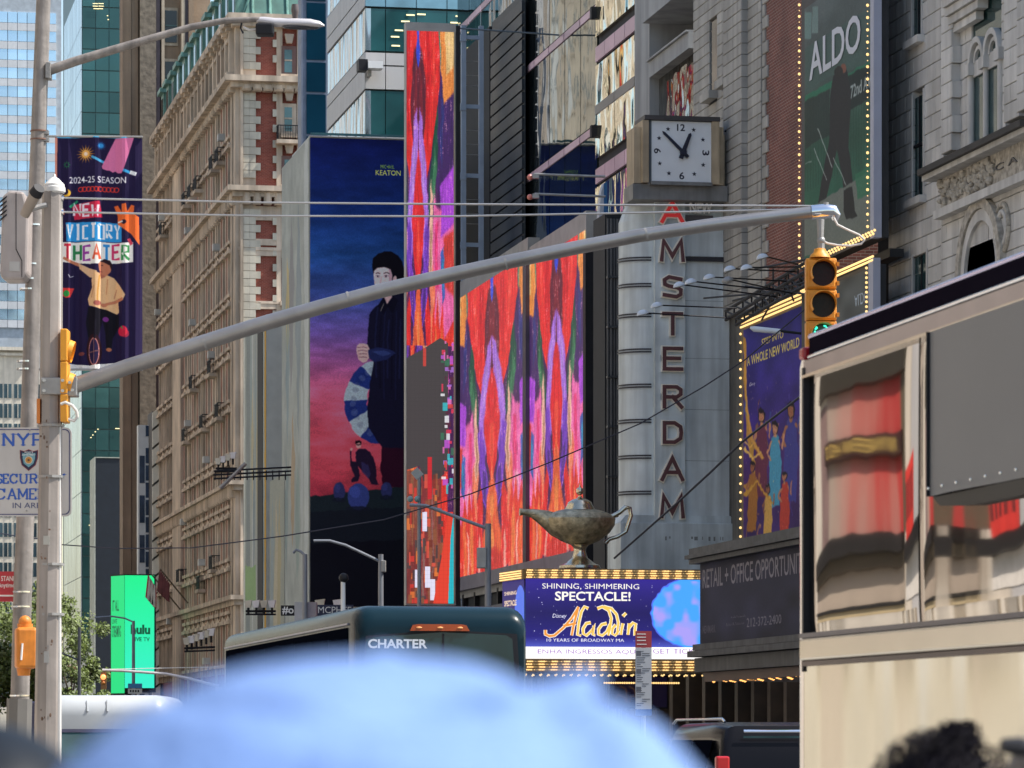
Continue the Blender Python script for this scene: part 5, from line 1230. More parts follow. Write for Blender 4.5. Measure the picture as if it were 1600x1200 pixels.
for i in range(28): b.ball(SA.w(SA.L(1159.5), zt_ - .1 - i * .27, .05), .045, 6, 3)
b.build('bulbs', BULB, t, kind='stuff')
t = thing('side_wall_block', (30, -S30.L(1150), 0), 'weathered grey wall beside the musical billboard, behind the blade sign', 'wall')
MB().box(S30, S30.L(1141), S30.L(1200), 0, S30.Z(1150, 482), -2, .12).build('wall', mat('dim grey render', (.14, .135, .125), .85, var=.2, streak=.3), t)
def truss(t, pl, u0, v0, u1, v1, dv, n):
    b = MB(); A0, A1 = pl.pix(u0, v0), pl.pix(u1, v1); B0, B1 = pl.pix(u0, v0 + dv), pl.pix(u1, v1 + dv)
    b.tube([pl.w(*A0), pl.w(*A1)], .05, 6); b.tube([pl.w(*B0), pl.w(*B1)], .05, 6)
    for i in range(n):
        f, g = i / n, (i + 1) / n; lp = lambda a, c_, h: (a[0] + (c_[0] - a[0]) * h, a[1] + (c_[1] - a[1]) * h)
        b.tube([pl.w(*lp(A0, A1, f)), pl.w(*lp(B0, B1, g))], .03, 5); b.tube([pl.w(*lp(A0, A1, f)), pl.w(*lp(B0, B1, f))], .03, 5)
    return b.build('truss', BLACK, t)
SX = SIDE(28.3)
t = thing('sign_truss', (28.3, -SX.L(1200), SX.Z(1160, 500)), 'tangle of black steel trusses over the musical billboard', 'truss')
truss(t, SX, 1134, 486, 1262, 408, 14, 9); truss(t, SX, 1180, 470, 1262, 424, 20, 7); truss(t, SIDE(28.8), 1150, 498, 1262, 432, 10, 8)
for i, (a, b_, c2, d2) in enumerate([(1145, 470, 1262, 440), (1100, 466, 1240, 454), (1165, 447, 1262, 460), (1180, 420, 1262, 405), (1190, 500, 1230, 430), (1208, 420, 1208, 470), (1225, 430, 1240, 470)]):
    MB().tube([SX.w(*SX.pix(a, b_)), SX.w(*SX.pix(c2, d2))], .03, 5).build('brace', BLACK, t)
# dish lamps on long arms over the blade sign
LMPW = mat('white enamel reflector', (.62, .66, .72), .3, var=.06)
for i, (u, v, ue, ve) in enumerate([(1004, 490, 1150, 479), (1026, 478, 1160, 463), (1061, 446, 1235, 446), (1079, 441, 1240, 436), (1108, 434, 1250, 420), (1137, 438, 1255, 440), (1140, 421, 1258, 404), (1166, 419, 1258, 396), (1191, 402, 1260, 392)]):
    V = VIEW(109 - i * .6); k = V.L(1) - V.L(0)
    t = thing('sign_lamp', V.w(V.L(u), V.Z(u, v), 0), ['lowest white dish lamp on a thin arm in front of the letter T', 'second lowest white dish lamp just above the letter T', 'white dish lamp in front of the letter S', 'white dish lamp right of the letter S', 'larger white dish lamp right of the blade sign letters', 'grey dish lamp hanging low beside the sign edge', 'large white dish lamp at the right edge of the blade sign', 'greenish lit dish lamp near the stone wall', 'topmost angular lamp beside the brick wall'][i], 'lamp', 'sign lamps on thin arms')
    b = MB(); 
    for j in range(7):
        pass
    prof = [(.0, 6), (4, 5.4), (7.6, 3.4), (9.6, .6), (10, -1.6)]
    b.lathe((0, 0, 0), [(a * k, z_ * k) for a, z_ in prof], 16, 1, .7)
    rm = Matrix.Rotation(math.radians(-14), 4, 'Y'); cpos = Vector(V.w(V.L(u), V.Z(u, v)))
    b.v = [tuple(rm @ Vector(q) + cpos) for q in b.v]; sh = b.build('reflector', LMPW if i != 5 else STEEL, t, smooth=True)
    b = MB(); b.ball((0, 0, 0), 1, 10, 6, (8.5 * k, 5 * k, 1.8 * k)); b.v = [tuple(rm @ (Vector(q) + Vector((0, 0, -1.0 * k))) + cpos) for q in b.v]
    b.build('lamp_glass', mat('lamp lens', (.6, .65, .62), .15, var=.1), sh, smooth=True)
    MB().tube([V.w(V.L(u + 6), V.Z(u, v - 1)), V.w(V.L(ue), V.Z(ue, ve), -3.0)], .022, 6).build('arm', BLACK, t)
t = thing('tube_lamp', VIEW(100).w(VIEW(100).L(1190), VIEW(100).Z(1190, 515), 0), 'pale tube shaped lamp on a dark arm in front of the musical billboard', 'lamp')
V = VIEW(100); MB().tube([V.w(V.L(1172), V.Z(1172, 512)), V.w(V.L(1178), V.Z(1178, 514)), V.w(V.L(1219), V.Z(1219, 518))], [.03, .075, .07], 12).build('lamp_body', LMPW, t, smooth=True)
MB().tube([V.w(V.L(1218), V.Z(1219, 517)), V.w(V.L(1252), V.Z(1252, 521))], .035, 8).build('arm', BLACK, t)

# shoe billboard
SD = SIDE(28.9); la, lb = SD.L(1257), SD.L(1366)
t = thing('shoe_billboard', (29, -SD.L(1310), SD.Z(1366, 370)), 'tall green shoe advertisement billboard with bulb strips down both edges', 'billboard')
zb_, zt_ = SD.Z(1366, 362), 25.5
MB().box(SD, SD.L(1252), SD.L(1366), zb_ - .15, zt_, -.4, -.01).build('billboard_box', mat('dark box', (.04, .04, .045), .6), t)
MB().box(SD, SD.L(1366.5), SD.L(1372), zb_ - .2, zt_, -.1, .12).build('edge_trim', mat('pale blue trim', (.38, .4, .5), .5, var=.06), t)
p = Paint(SD, la, lb, zb_, 22.5, 60, (62, 84, 84), asp=.8)
p.warp(4, 20)
p.vgrad([(0, (98, 106, 108)), (.3, (84, 96, 96)), (.42, (66, 96, 86)), (.6, (48, 92, 74)), (.8, (46, 104, 82)), (1, (52, 110, 88))]); p.a *= 1 + .22 * (vnoise(p.H, p.W, 16, 10)[..., None] - .5)
p.rect(1257, 20, 1268, 60, (120, 150, 148)); p.rect(1269, 10, 1278, 52, (128, 152, 150))
p.poly([(1258, 75), (1300, 50), (1366, 8), (1366, 96), (1300, 118), (1258, 146)], (74, 104, 98), .6)
p.poly([(1258, 150), (1366, 92), (1366, 102), (1258, 160)], (46, 130, 96), .9)
for i in range(26): p.line([(1258 + i * 4.2, 160 - i * 2.3), (1258 + i * 4.2, 300 - i * 2.2)], 1.1, (38, 74, 62), alpha=.7)
p.poly([(1325, 118), (1366, 96), (1366, 150), (1326, 172)], (32, 40, 42), .9); p.poly([(1258, 158), (1296, 140), (1296, 210), (1258, 232)], (40, 50, 50), .8)
p.poly([(1312, 110), (1319, 98), (1324, 112), (1330, 150), (1328, 190), (1326, 230), (1334, 290), (1334, 330), (1322, 334), (1316, 280), (1308, 232), (1296, 290), (1288, 322), (1278, 318), (1286, 270), (1296, 215), (1297, 150), (1302, 118)], (44, 42, 46))
p.ell(1318, 107, 4, 8, (150, 90, 74)); p.ell(1310, 112, 7, 9, (48, 44, 44))
for a, b_ in (((1278, 200), (1300, 262)), ((1272, 232), (1292, 282)), ((1302, 246), (1322, 288)), ((1258, 256), (1268, 252))): p.line([a, b_], 1.2, (190, 200, 196))
p.text('72nd AV', 1329, 1361, 134, 155, (196, 206, 206), bold=.02)
p.poly([(1257, 330), (1366, 262), (1366, 372), (1257, 400)], (128, 134, 126)); p.poly([(1318, 296), (1332, 290), (1336, 330), (1340, 338), (1322, 344), (1318, 330)], (40, 38, 40)); p.poly([(1336, 272), (1366, 256), (1366, 300), (1340, 312)], (52, 130, 92), .8)
p.dx = None
p.a = p.a * .78 + np.array((84, 98, 94)) / 255 * .22; p.soften(2); p.grain(.1); panel(p, 'poster_print', t, .0, mname='shoe poster')  # hazy veil mixed into the print colours
MB().text(SD, 'ALDO', SD.L(1265.5), SD.L(1345.5), SD.Z(1290, 112), SD.Z(1290, 54), n=.02, bold=.018).build('lettering', mat('pale lilac lettering', (.55, .58, .66), .5, var=.02), t)
b = MB()
for i in range(80):
    z_ = zb_ + i * .165
    if z_ < 24:
        for u in (1254.5, 1361.5): b.ball(SD.w(SD.L(u) + .05, z_ * 1.0, .12), .043 if i % 2 else .018, 6, 4)
for i in range(56): b.ball(SD.w(SD.L(1257) + i * .14, zb_ - .12 + (i % 2) * .08, .16), .04, 6, 3)
b.build('bulbs', BULB, t, kind='stuff')
t = thing('lower_shoe_billboard', (29, -SD.L(1320), SD.Z(1366, 620)), 'lower grey billboard edged with bulbs, half hidden by the tour bus', 'billboard')
zt2 = SD.Z(1362, 412); zb2 = SD.Z(1362, 640)
MB().box(SD, SD.L(1252), SD.L(1362), zb2, zt2, -.4, -.01).build('billboard_box', mat('dark box', (.04, .04, .045)), t)
p = Paint(SD, la, SD.L(1361), zb2, zt2 - .1, 40, (96, 100, 98)); p.warp(6, 12); p.a *= 1 + .4 * (vnoise(p.H, p.W, 8, 6)[..., None] - .5); p.dx = None; p.text('ALDO', 1335, 1356, 480, 462, (190, 205, 220)); panel(p, 'poster_print', t, 0, mname='lower shoe poster')
MB().box(SD, SD.L(1362.5), SD.L(1370), zb2, zt2 + .1, -.1, .1).build('edge_trim', mat('pale blue trim', (.38, .4, .5)), t)
b = MB()
for i in range(30): b.ball(SD.w(SD.L(1359.5), zt2 - .1 - i * .13, .1), .04, 6, 4)
for i in range(62):
    for j in range(2): b.ball(SD.w(SD.L(1257) + i * .12, zt2 + .04 + j * .1, .1), .035, 6, 3)
b.build('bulbs', BULB, t, kind='stuff')
MB().box(SD, SD.L(1252), SD.L(1362), zt2 + .2, zb_ - .4, -.9, -.5).build('dark_gap', DARK, t)
# retail banner marquee
SR = SIDE(24.0); la, lb = SR.L(1095), SR.L(1300)
t = thing('letting_marquee', (26, -SR.L(1180), SR.Z(1095, 1062)), 'dark theatre marquee wrapped in a black letting banner with dull grey lettering', 'marquee')
zt_, zb_ = SR.Z(1095, 882), SR.Z(1095, 1006)
GRS = mat('slate moulding', (.055, .06, .072), .6, var=.3, streak=.3)
MB().box(SR, la, lb, zb_, zt_, -5.5, -.02).build('marquee_body', GRS, t)
p = Paint(SR, la, SR.L(1290), zb_, zt_, 70, (50, 52, 74), asp=.8); p.warp(3, 10)
p.a *= 1 + .5 * (vnoise(p.H, p.W, 5, 9)[..., None] - .5); p.dx = None
p.text('RETAIL + OFFICE OPPORTUNITY', 1099, 1262, 890, 920, (138, 136, 150), bold=.01); p.text('212-372-2400', 1168, 1222, 966, 980, (130, 128, 142)); p.text('Arielle Pompenella', 1143, 1166, 963, 967, (110, 108, 122)); p.text('Robert K. Futterman', 1136, 1164, 974, 978, (110, 108, 122)); p.text('NEWMARK', 1099, 1119, 978, 990, (90, 88, 104), bold=.01)
p.grain(.1); panel(p, 'banner_print', t, .02, mname='letting banner')
for z_, o_, h_ in ((zt_, .3, .12), (zt_ + .13, .42, .1), (zt_ + .25, .3, .16), (zb_ - .18, .2, .16), (zb_ - .36, .35, .16), (zb_ - .75, .15, .37)):
    MB().box(SR, la - .1, lb, z_, z_ + h_, -5.6, o_).build('moulding', GRS, t)
b = MB(); SQ = SIDE(24.6)
for i in range(90): b.ball(SR.w(la + .1 + i * .12, zb_ - .95 + .05 * math.sin(i * .8), -.15 - (i % 3) * .3), .045, 6, 3)
b.build('bulbs', mat('orange glow bulb', (1.0, .45, .12), .3, emit=2.0, var=0), t, kind='stuff')
MB().box(SR, la, lb, zb_ - 1.0, zb_ - .76, -5.5, -.1).build('soffit', mat('dark red soffit', (.08, .03, .02), .5), t)
# lower hall entrances
t = thing('theatre_entrance', (30, 108, 0), 'dark theatre entrance with brown piers and a violet poster under the marquees', 'entrance')
MB().box(S30, S30.L(950), S30.L(1290), 0, 6.2, -1.5, .1).build('wall', mat('dim brown stone', (.06, .05, .04), .8, var=.4), t)
for i in range(9): MB().box(S30, S30.L(1052 + i * 26), S30.L(1057 + i * 26), 0, 4.5, .1, .7).build('pier', mat('brown pier', (.06, .04, .025), .6, var=.3), t)
for i in range(8): MB().box(S30, S30.L(1060 + i * 26), S30.L(1074 + i * 26), .3, 3.2, .1, .2).build('door', mat('dark door', (.02, .014, .012), .2), t)
PQ = FACE(116); p = Paint(PQ, PQ.L(955), PQ.L(1042), PQ.Z(1000, 1105), PQ.Z(1000, 1058), 60, (40, 26, 84))
p.line([(962, 1092), (966, 1085), (976, 1090), (978, 1098)], 2.6, (170, 120, 90)); p.line([(968, 1072), (978, 1076), (980, 1098)], 2.6, (170, 120, 90)); p.line([(983, 1072), (992, 1078), (994, 1098)], 2.6, (170, 120, 90)); p.line([(994, 1088), (986, 1088), (984, 1098)], 2.4, (170, 120, 90))
MB().box(PQ, p.l0 - .05, p.l1 + .05, p.z0 - .05, p.z1 + .05, -.2, -.01).build('poster_case', BLACK, t); panel(p, 'poster_print', t, .0, emit=.12, mname='entrance poster')

# green streaming advert
PH_ = FACE(284); hx = PH_.L(194.5); PHS = PL(PH_.w(hx, 0)[0], 284, -66)
t = thing('green_corner_screen', (PH_.w(PH_.L(215), 0)[0], 285, PH_.Z(215, 1085)), 'bright green corner screen with dark lettering low at the left', 'screen')
MB().pbox(PH_, 194.5, 897, 243.5, 1082, -1.2, -.02).build('frame', BLACK, t)
p = Paint(PH_, PH_.L(195), PH_.L(241), PH_.Z(215, 1075), PH_.Z(215, 899), 44, (40, 246, 178)); p.vgrad([(0, (34, 250, 150)), (1, (60, 250, 214))])
p.text('hulu', 204, 234.5, 976, 991, (12, 90, 62), bold=.04); p.text('LIVE TV', 207, 234, 995.5, 1002, (12, 96, 66), bold=.02)
panel(p, 'display', t, 0, emit=.95, mname='green screen picture')
p = Paint(PHS, PHS.L(173.5), 0, PHS.Z(194, 1083), PHS.Z(194, 899), 30, (36, 236, 140)); p.text('IT ALL', 176, 186, 938, 955, (10, 110, 70), bold=.02); p.text('LIVE', 175, 183, 968, 975, (10, 110, 70), bold=.02); p.text('STREAMING', 175, 189, 978, 996, (10, 110, 70), bold=.02)
MB().box(PHS, PHS.L(172.5), 0, PHS.Z(194, 1090), PHS.Z(194, 897), -.6, -.02).build('side_frame', BLACK, t); panel(p, 'side_display', t, 0, emit=.9, mname='green side picture')
# flags
for i, (u, v, c1) in enumerate(((240, 905, 0), (252, 895, 1))):
    PFf = FACE(262 - i * 2); t = thing('wall_flag', PFf.w(PFf.L(u), PFf.Z(u, v + 50), 0), ['striped flag hanging from an angled pole on the hotel wall', 'dark red flag hanging from an angled pole on the hotel wall'][i], 'flag')
    q0, q1 = PFf.pix(u - 2, v - 6), PFf.pix(u + 45, v + 46)
    MB().tube([PFf.w(*q0), PFf.w(*q1, -1.5)], .05, 6).build('flagpole', mat('flagpole bronze', (.1, .08, .05), .5), t)
    for k in range(7):
        b = MB(); x = u - 3 + (k if i == 0 else k * 1.2) * 1.9 - (6 if i == 0 else 0)
        A_ = [PFf.pix(x, v + k * 3.2 - (8 if i == 0 else 4)), PFf.pix(x + 2.0, v + k * 3.2 - 5), PFf.pix(x + 2.2, v + 34 + k * 2), PFf.pix(x - 4, v + 28 + k * 2.4)]
        b.prism(PFf, A_, .05 * (k % 2), .05 * (k % 2) + .03); b.build('stripe', (mat('flag red', (.35, .04, .05), .7) if k % 2 == 0 else mat('flag cloth pale', (.5, .48, .42), .7)) if i == 0 else mat('dark red cloth', (.12, .03, .03), .8, var=.3), t)
# ================================================================ signal mast and lamp pole in the foreground
MG = mat('mast grey paint', (.30, .26, .235), .5, .15, var=.12, scale=2.2, bump=.08, bscale=25, streak=.34)
ARM = mat('galvanised arm', (.34, .32, .31), .33, .75, var=.12, scale=3, bump=.06, bscale=30)
OLDP = mat('old lamp pole paint', (.26, .23, .21), .55, .2, var=.22, scale=4, bump=.15, bscale=20, streak=.35)
DM = 43.5; VM = VIEW(DM); K = DM / FP
def vm(u, v, n=0.0): return VM.w(VM.L(u), VM.Z(u, v), n)
base = VM.w(VM.L(76), 0)
t = thing('traffic_signal_mast', base, 'tall grey eight sided traffic signal mast with a long arm sloping up over the street', 'signal mast')
MB().tube([VM.w(VM.L(73), .2), vm(74, 1150), vm(79, 720), vm(82, 300)], [.155, .15, .133, .118], 8).build('pole', MG, t)
MB().lathe(base, [(.3, 0), (.3, .12), (.22, .3), (.17, .5), (.155, .6)], 8).build('base', MG, t)
c = vm(85, 300)
MB().lathe(c, [(.105, -.02), (.125, 0), (.125, .05), (.115, .06), (.115, .085), (.05, .15), (.02, .17), (.012, .2), (0, .205)], 14).build('cap', mat('white cap', (.62, .6, .58), .5, var=.1), t, smooth=True)
arm = [(118, 602), (200, 573), (300, 541), (400, 509), (500, 480), (600, 453), (700, 430), (800, 408), (900, 387), (1000, 368), (1100, 353), (1200, 340), (1285, 330)]
MB().tube([vm(u, v, 0) for u, v in arm], [(.092 - .02 * i / 12) for i in range(13)], 20).build('arm', ARM, t, smooth=True)
MB().pbox(VM, 66, 592, 108, 618, -.13, .17).build('arm_bracket', STEEL, t, bevel=.01)
MB().pbox(VM, 104, 590, 122, 620, -.12, .12).build('arm_flange', STEEL, t, bevel=.01)
b = MB()
for u, v in ((72, 597), (101, 597), (72, 613), (101, 613), (112, 600), (116, 612)): b.tube([vm(u, v, .16), vm(u, v, .21)], .018, 8)
b.build('bolts', mat('shiny bolt', (.6, .6, .6), .3, .8), t, smooth=True)
for v in (665, 745, 882, 960): MB().tube([vm(80, v + 2), vm(80, v - 2)], .15, 8).build('band_clamp', STEEL, t)
MB().box(VM, VM.L(88), VM.L(95.5), .2, VM.Z(92, 330), -.05, .06).build('lit_edge', mat('pale conduit', (.6, .58, .56), .45, .1, var=.06), t, bevel=.01)  # pale strip stands in for sunlight on the mast's right facet
for k_, (u_, v_) in enumerate(((320, 535.5), (545, 467), (790, 411), (1010, 366.5))):
    MB().tube([vm(u_ - 1.6, v_ + .5), vm(u_ + 1.6, v_ - .4)], .0915 - .0185 * (u_ - 118) / 1170 + .0025, 20).build('weld_band', STEEL, t, smooth=True)
rs = random.Random(77); b = MB()
for k_ in range(26):
    u_, v_ = rs.uniform(66, 84), rs.uniform(640, 1130); b.ball(vm(u_, v_, .142), rs.uniform(.004, .014), 6, 4, (1, .3, rs.uniform(.8, 2.2)))
b.build('chips', mat('rust chips', (.12, .07, .045), .8), t, kind='stuff')
MB().pbox(VM, 70, 838, 80, 852, .136, .142).build('sticker', mat('faded sticker', (.36, .34, .3), .5), t)
MB().pbox(VM, 71, 1018, 79, 1036, .142, .148).build('access_plate', STEEL, t)
# end fittings
MB().tube([vm(1268, 332), vm(1290, 330), vm(1302, 331), vm(1306, 337), vm(1305, 345)], [.082, .085, .08, .06, .03], 16).build('arm_end_cap', CHROME, t, smooth=True)
MB().tube([vm(1290, 322), vm(1291, 316)], .03, 10).build('eyebolt', STEEL, t)
for v0, v1, v2 in ((309, 317, 322), (331, 337, 326)):
    MB().tube([vm(88, v0), vm(400, v0 + (v1 - v0) * .55 + 3), vm(700, v1 + (2 if v0 < 320 else 1)), vm(1000, (v1 + v2) / 2 + 1), vm(1296, v2)], .0115, 8).build('guy_wire', mat('wire', (.42, .4, .38), .35, .6), t)
for v in (309, 331): MB().tube([vm(84, v), vm(100, v)], .035, 10).build('turnbuckle', CHROME, t)
pts = [(1302, 341), (1308, 352), (1326, 361), (1342, 368), (1350, 376), (1345, 382), (1328, 385), (1308, 384), (1292, 381), (1284, 376)]
MB().tube([vm(u, v, .05) for u, v in pts], .013, 8).build('loop_cable', mat('white cable', (.6, .56, .52), .4), t, smooth=True)
# hanging signal head
DS = 43.3; VS_ = VIEW(DS); vs_ = lambda u, v, n=0.0: VS_.w(VS_.L(u), VS_.Z(u, v), n)
t = thing('traffic_signal', vs_(1283, 560), 'yellow three lens traffic signal hanging from the arm end, green lamp lit', 'traffic light')
MB().tube([vs_(1282, 343), vs_(1282, 372)], [.045, .035], 8).build('hanger', STEEL, t); MB().ball(vs_(1283, 376), .05, 10, 6).build('hanger_joint', STEEL, t, smooth=True)
MB().tube([vs_(1283, 376), vs_(1283, 392)], .04, 8).build('hanger', STEEL, t)
MB().lathe(vs_(1281, 403), [(.12, 0), (.11, .03), (.075, .06), (.065, .1), (0, .12)], 14).build('top_cap', YEL, t, smooth=True)
LENS = [('red_lens', (.018, .003, .005), 428), ('amber_lens', (.014, .009, .006), 477), ('green_lens', (.02, .5, .32), 526)]
for i, (nm, colr, vc) in enumerate(LENS):
    o = MB().pbox(VS_, 1259, vc - 24.3, 1307, vc + 24, -.18, .04).build('signal_section', YEL, t, bevel=.018)
    MB().pbox(VS_, 1262, vc - 21.5, 1304, vc + 21.5, .04, .06).build('door', YEL, o, bevel=.01)
    R = 19.6 * K; cc = vs_(1286 if i < 2 else 1285, vc, 0)
    b = MB(); seg = 28; o0 = 0
    for j in range(seg + 1):
        a = -math.pi * .18 + (math.pi * 1.36) * j / seg
        for rr_ in (R, R * .96):
            for n_ in (.06, .26): b.v.append(VS_.w(VS_.L(1285) + rr_ * math.cos(a), VS_.Z(1285, vc) + rr_ * math.sin(a), n_))
    for j in range(seg):
        p0, p1 = j * 4, (j + 1) * 4
        b.f += [(p0, p1, p1 + 1, p0 + 1), (p0 + 3, p1 + 3, p1 + 2, p0 + 2), (p0 + 1, p1 + 1, p1 + 3, p0 + 3)]
    b.build('visor', YEL, o, smooth=True)
    b = MB(); b.prism(VS_, [(VS_.L(1285) + R * .95 * math.cos(2 * math.pi * j / 24), VS_.Z(1285, vc) + R * .95 * math.sin(2 * math.pi * j / 24)) for j in range(24)], .055, .075)
    lm_ = mat(nm, colr, .3, var=.25, scale=30, spec=.2) if i < 2 else mat(nm, (.004, .06, .04), .25, var=0)
    b.build(nm, lm_, o)
    b = MB(); b.prism(VS_, [(VS_.L(1285) + R * 1.0 * math.cos(2 * math.pi * j / 24), VS_.Z(1285, vc) + R * 1.0 * math.sin(2 * math.pi * j / 24)) for j in range(24)], .05, .07)
    b.build('lens_ring', BLACK, o)
    if i == 2:
        b = MB(); rr3 = random.Random(2)
        for q in range(60):
            a, rd = rr3.uniform(0, 6.28), R * .85 * math.sqrt(rr3.random()); b.ball(VS_.w(VS_.L(1285) + rd * math.cos(a), VS_.Z(1285, vc) + rd * math.sin(a), .08), .012, 6, 3)
        b.build('green_lamps', mat('lit green lamp', (.05, 1, .6), .3, emit=1.6, var=0), o, kind='stuff')
    for q in (-15, 15): MB().pbox(VS_, 1307, vc + q - 3, 1311, vc + q + 3, -.02, .05).build('hinge', YEL, o)
# side signal seen edge on
t = thing('side_traffic_signal', vm(106, 668, .1), 'yellow traffic signal seen edge on beside the mast, above the security camera sign', 'traffic light')
YEL2 = mat('sunlit yellow paint', (.72, .30, .02), .45, var=.12, scale=6)  # brighter copy of the signal yellow, sunlight put into the colour
for k_, (v0, v1) in enumerate(((516, 566), (567, 617), (618, 661))):
    o = MB().pbox(VM, 97, v0, 108, v1, -.12, .18).build('signal_section', YEL2, t, bevel=.012)
    if k_ < 2: MB().tube([vm(107, v0 + 33, .03), vm(115, v0 + 35, .03)], [.13, .12], 16, caps=False).build('visor', YEL2, o, smooth=True)
MB().tube([vm(98, 634, .2), vm(105, 631, .2), vm(116, 636, .2), vm(123, 645, .2), vm(124, 654, .2), vm(119, 660, .2), vm(110, 657, .2)], .018, 8).build('loop_cable', mat('white cable', (.6, .56, .52), .4), t, smooth=True)
MB().pbox(VM, 59, 624, 64, 662, -.1, .1).build('rear_housing', mat('orange housing', (.6, .18, .03), .5), t)
# lamp pole
DP = 46.5; VP_ = VIEW(DP); vp = lambda u, v, n=0.0: VP_.w(VP_.L(u), VP_.Z(u, v), n)
t = thing('street_lamp', VP_.w(VP_.L(24), 0), 'old grey street lamp pole leaning slightly, with a curved arm and cobra head', 'street lamp')
MB().tube([VP_.w(VP_.L(24), .0), vp(31, 1100), vp(36, 900), vp(44, 700), vp(57, 300), vp(70, -60)], [.13, .115, .112, .105, .098, .085], 16).build('pole', OLDP, t, smooth=True)
MB().tube([VP_.w(VP_.L(24), 0), vp(30.5, 1092)], .155, 8).build('base', mat('dark pole base', (.13, .12, .11), .6), t)
MB().tube([vp(77, 110), vp(120, 95), vp(180, 77), vp(240, 59), vp(300, 42), vp(350, 32.5), (vp(400, 30.5)), vp(430, 33)], [.062, .058, .052, .046, .042, .038, .034, .034], 12).build('arm', OLDP, t, smooth=True)
MB().pbox(VP_, 73, 100, 80, 124, -.1, .12).build('arm_clamp', STEEL, t)
b = MB(); seg = 16; prof = [(400, 32, 5, 3), (412, 34, 8, 6), (430, 37, 9, 8), (460, 37.5, 9, 9), (485, 38, 8.5, 9), (500, 39, 6, 7), (507, 40.5, 1.5, 3)]
for u, v, rz, ry in prof:
    for j in range(seg):
        a = 2 * math.pi * j / seg; zz_ = math.sin(a); b.v.append(vp(u, v - (zz_ * rz if zz_ > 0 else zz_ * rz * .55), math.cos(a) * ry * K * 1.2))
for i in range(len(prof) - 1):
    for j in range(seg):
        j2 = (j + 1) % seg; b.f.append((i * seg + j, (i + 1) * seg + j, (i + 1) * seg + j2, i * seg + j2))
b.f += [tuple(range(seg)), tuple(range((len(prof) - 1) * seg, len(prof) * seg))[::-1]]
b.build('lamp_head', mat('pale lamp head', (.52, .5, .52), .4, .2, var=.1), t, smooth=True)
MB().ball(vp(470, 43), 1, 14, 6, (33 * K, .07, 3.6 * K)).build('lamp_lens', mat('dark lamp lens', (.05, .05, .06), .15), t, smooth=True)
MB().tube([vp(461, 28), vp(461, 19), vp(461, 16), vp(461, 7)], [.03, .045, .048, .04], 12).build('photocell', mat('brown photocell', (.1, .08, .08), .4), t, smooth=True)
MB().pbox(VP_, 400, 38, 428, 56, -.1, .1).build('control_gear', BLACK, t, bevel=.02)
MB().tube([vp(378, 34), vp(376, 44), vp(380, 52)], .012, 6).build('loose_wire', BLACK, t); MB().tube([vp(380, 42), vp(390, 47), vp(400, 46)], .015, 6).build('loose_wire', mat('white cable', (.6, .56, .52)), t)
for u, v in ((53, 352), (50, 413), (47.5, 436), (45, 452), (41, 565), (40.5, 577), (34, 925), (33.5, 948), (31, 1087)): MB().tube([vp(u, v + 1.2), vp(u, v - 1.2)], .112 if v < 600 else .122, 16).build('band_clamp', CHROME, t, smooth=True)
for v in (205, 218): MB().tube([vp(61, v + 1), vp(61, v - 1)], .108, 16).build('band_clamp', mat('rusty band', (.2, .1, .07), .6), t, smooth=True)
# banner
t = thing('theatre_banner', vp(152, 580), 'navy theatre banner showing a performer on a unicycle, hung from the lamp pole', 'banner')
l0, l1 = VP_.L(86), VP_.L(222); z1_, z0_ = VP_.Z(150, 213.5), VP_.Z(150, 577)
p = Paint(VP_, l0, l1, z0_, z1_, 260, (36, 27, 62))
for i in range(16):
    a = i * math.pi / 8; p.poly([(134 + 15 * math.cos(a), 241 + 15 * math.sin(a)), (134 + 5 * math.cos(a + .2), 241 + 5 * math.sin(a + .2)), (134 + 5 * math.cos(a - .2), 241 + 5 * math.sin(a - .2))], (240, 165, 60))
    p.poly([(158 + 8 * math.cos(a), 228 + 8 * math.sin(a)), (158 + 3 * math.cos(a + .2), 228 + 3 * math.sin(a + .2)), (158 + 3 * math.cos(a - .2), 228 + 3 * math.sin(a - .2))], (40, 130, 205))
for i in range(8):
    a = i * math.pi / 4; p.poly([(104.5 + 6.5 * math.cos(a), 257 + 6.5 * math.sin(a)), (104.5 + 2.5 * math.cos(a + .4), 257 + 2.5 * math.sin(a + .4)), (104.5 + 2.5 * math.cos(a - .4), 257 + 2.5 * math.sin(a - .4))], (40, 120, 70))
p.ell(134, 241, 6, 6, (240, 175, 90)); p.ell(134, 241, 3, 3, (250, 220, 190)); p.ell(158, 228, 3.4, 3.4, (60, 150, 215))
p.line([(143, 245), (162, 254)], 4, (80, 170, 215)); p.line([(190, 264), (204, 270)], 4.4, (60, 160, 215)); p.line([(203, 269), (213, 273)], 6, (235, 235, 235))
p.poly([(181, 214), (210, 214), (194, 262), (190, 270), (184, 270), (180, 267), (176, 269), (171, 266), (166, 266), (160, 264), (159, 260)], (222, 120, 165)); p.rect(88, 213, 222, 215.5, (90, 185, 225)); p.poly([(86, 215), (90, 215), (89, 300), (86, 300)], (230, 150, 130))
p.text('2024-25 SEASON', 108.5, 197, 276, 286, (242, 238, 240), bold=.012)
for i in range(10):
    cxx = 126 + i * 6.2; p.line([(cxx + 4 * math.cos(a_ * .7) , 296 + 3.6 * math.sin(a_ * .7)) for a_ in range(10)], 1.5, (225, 60, 50))
p.ell(104, 301, 7, 6, (235, 180, 60)); p.ell(101, 299, 6, 5, (36, 27, 62))
p.poly([(112, 320), (156, 314), (160, 340), (116, 343)], (205, 45, 75)); p.poly([(108, 322), (120, 312), (122, 315), (111, 325)], (40, 140, 100))
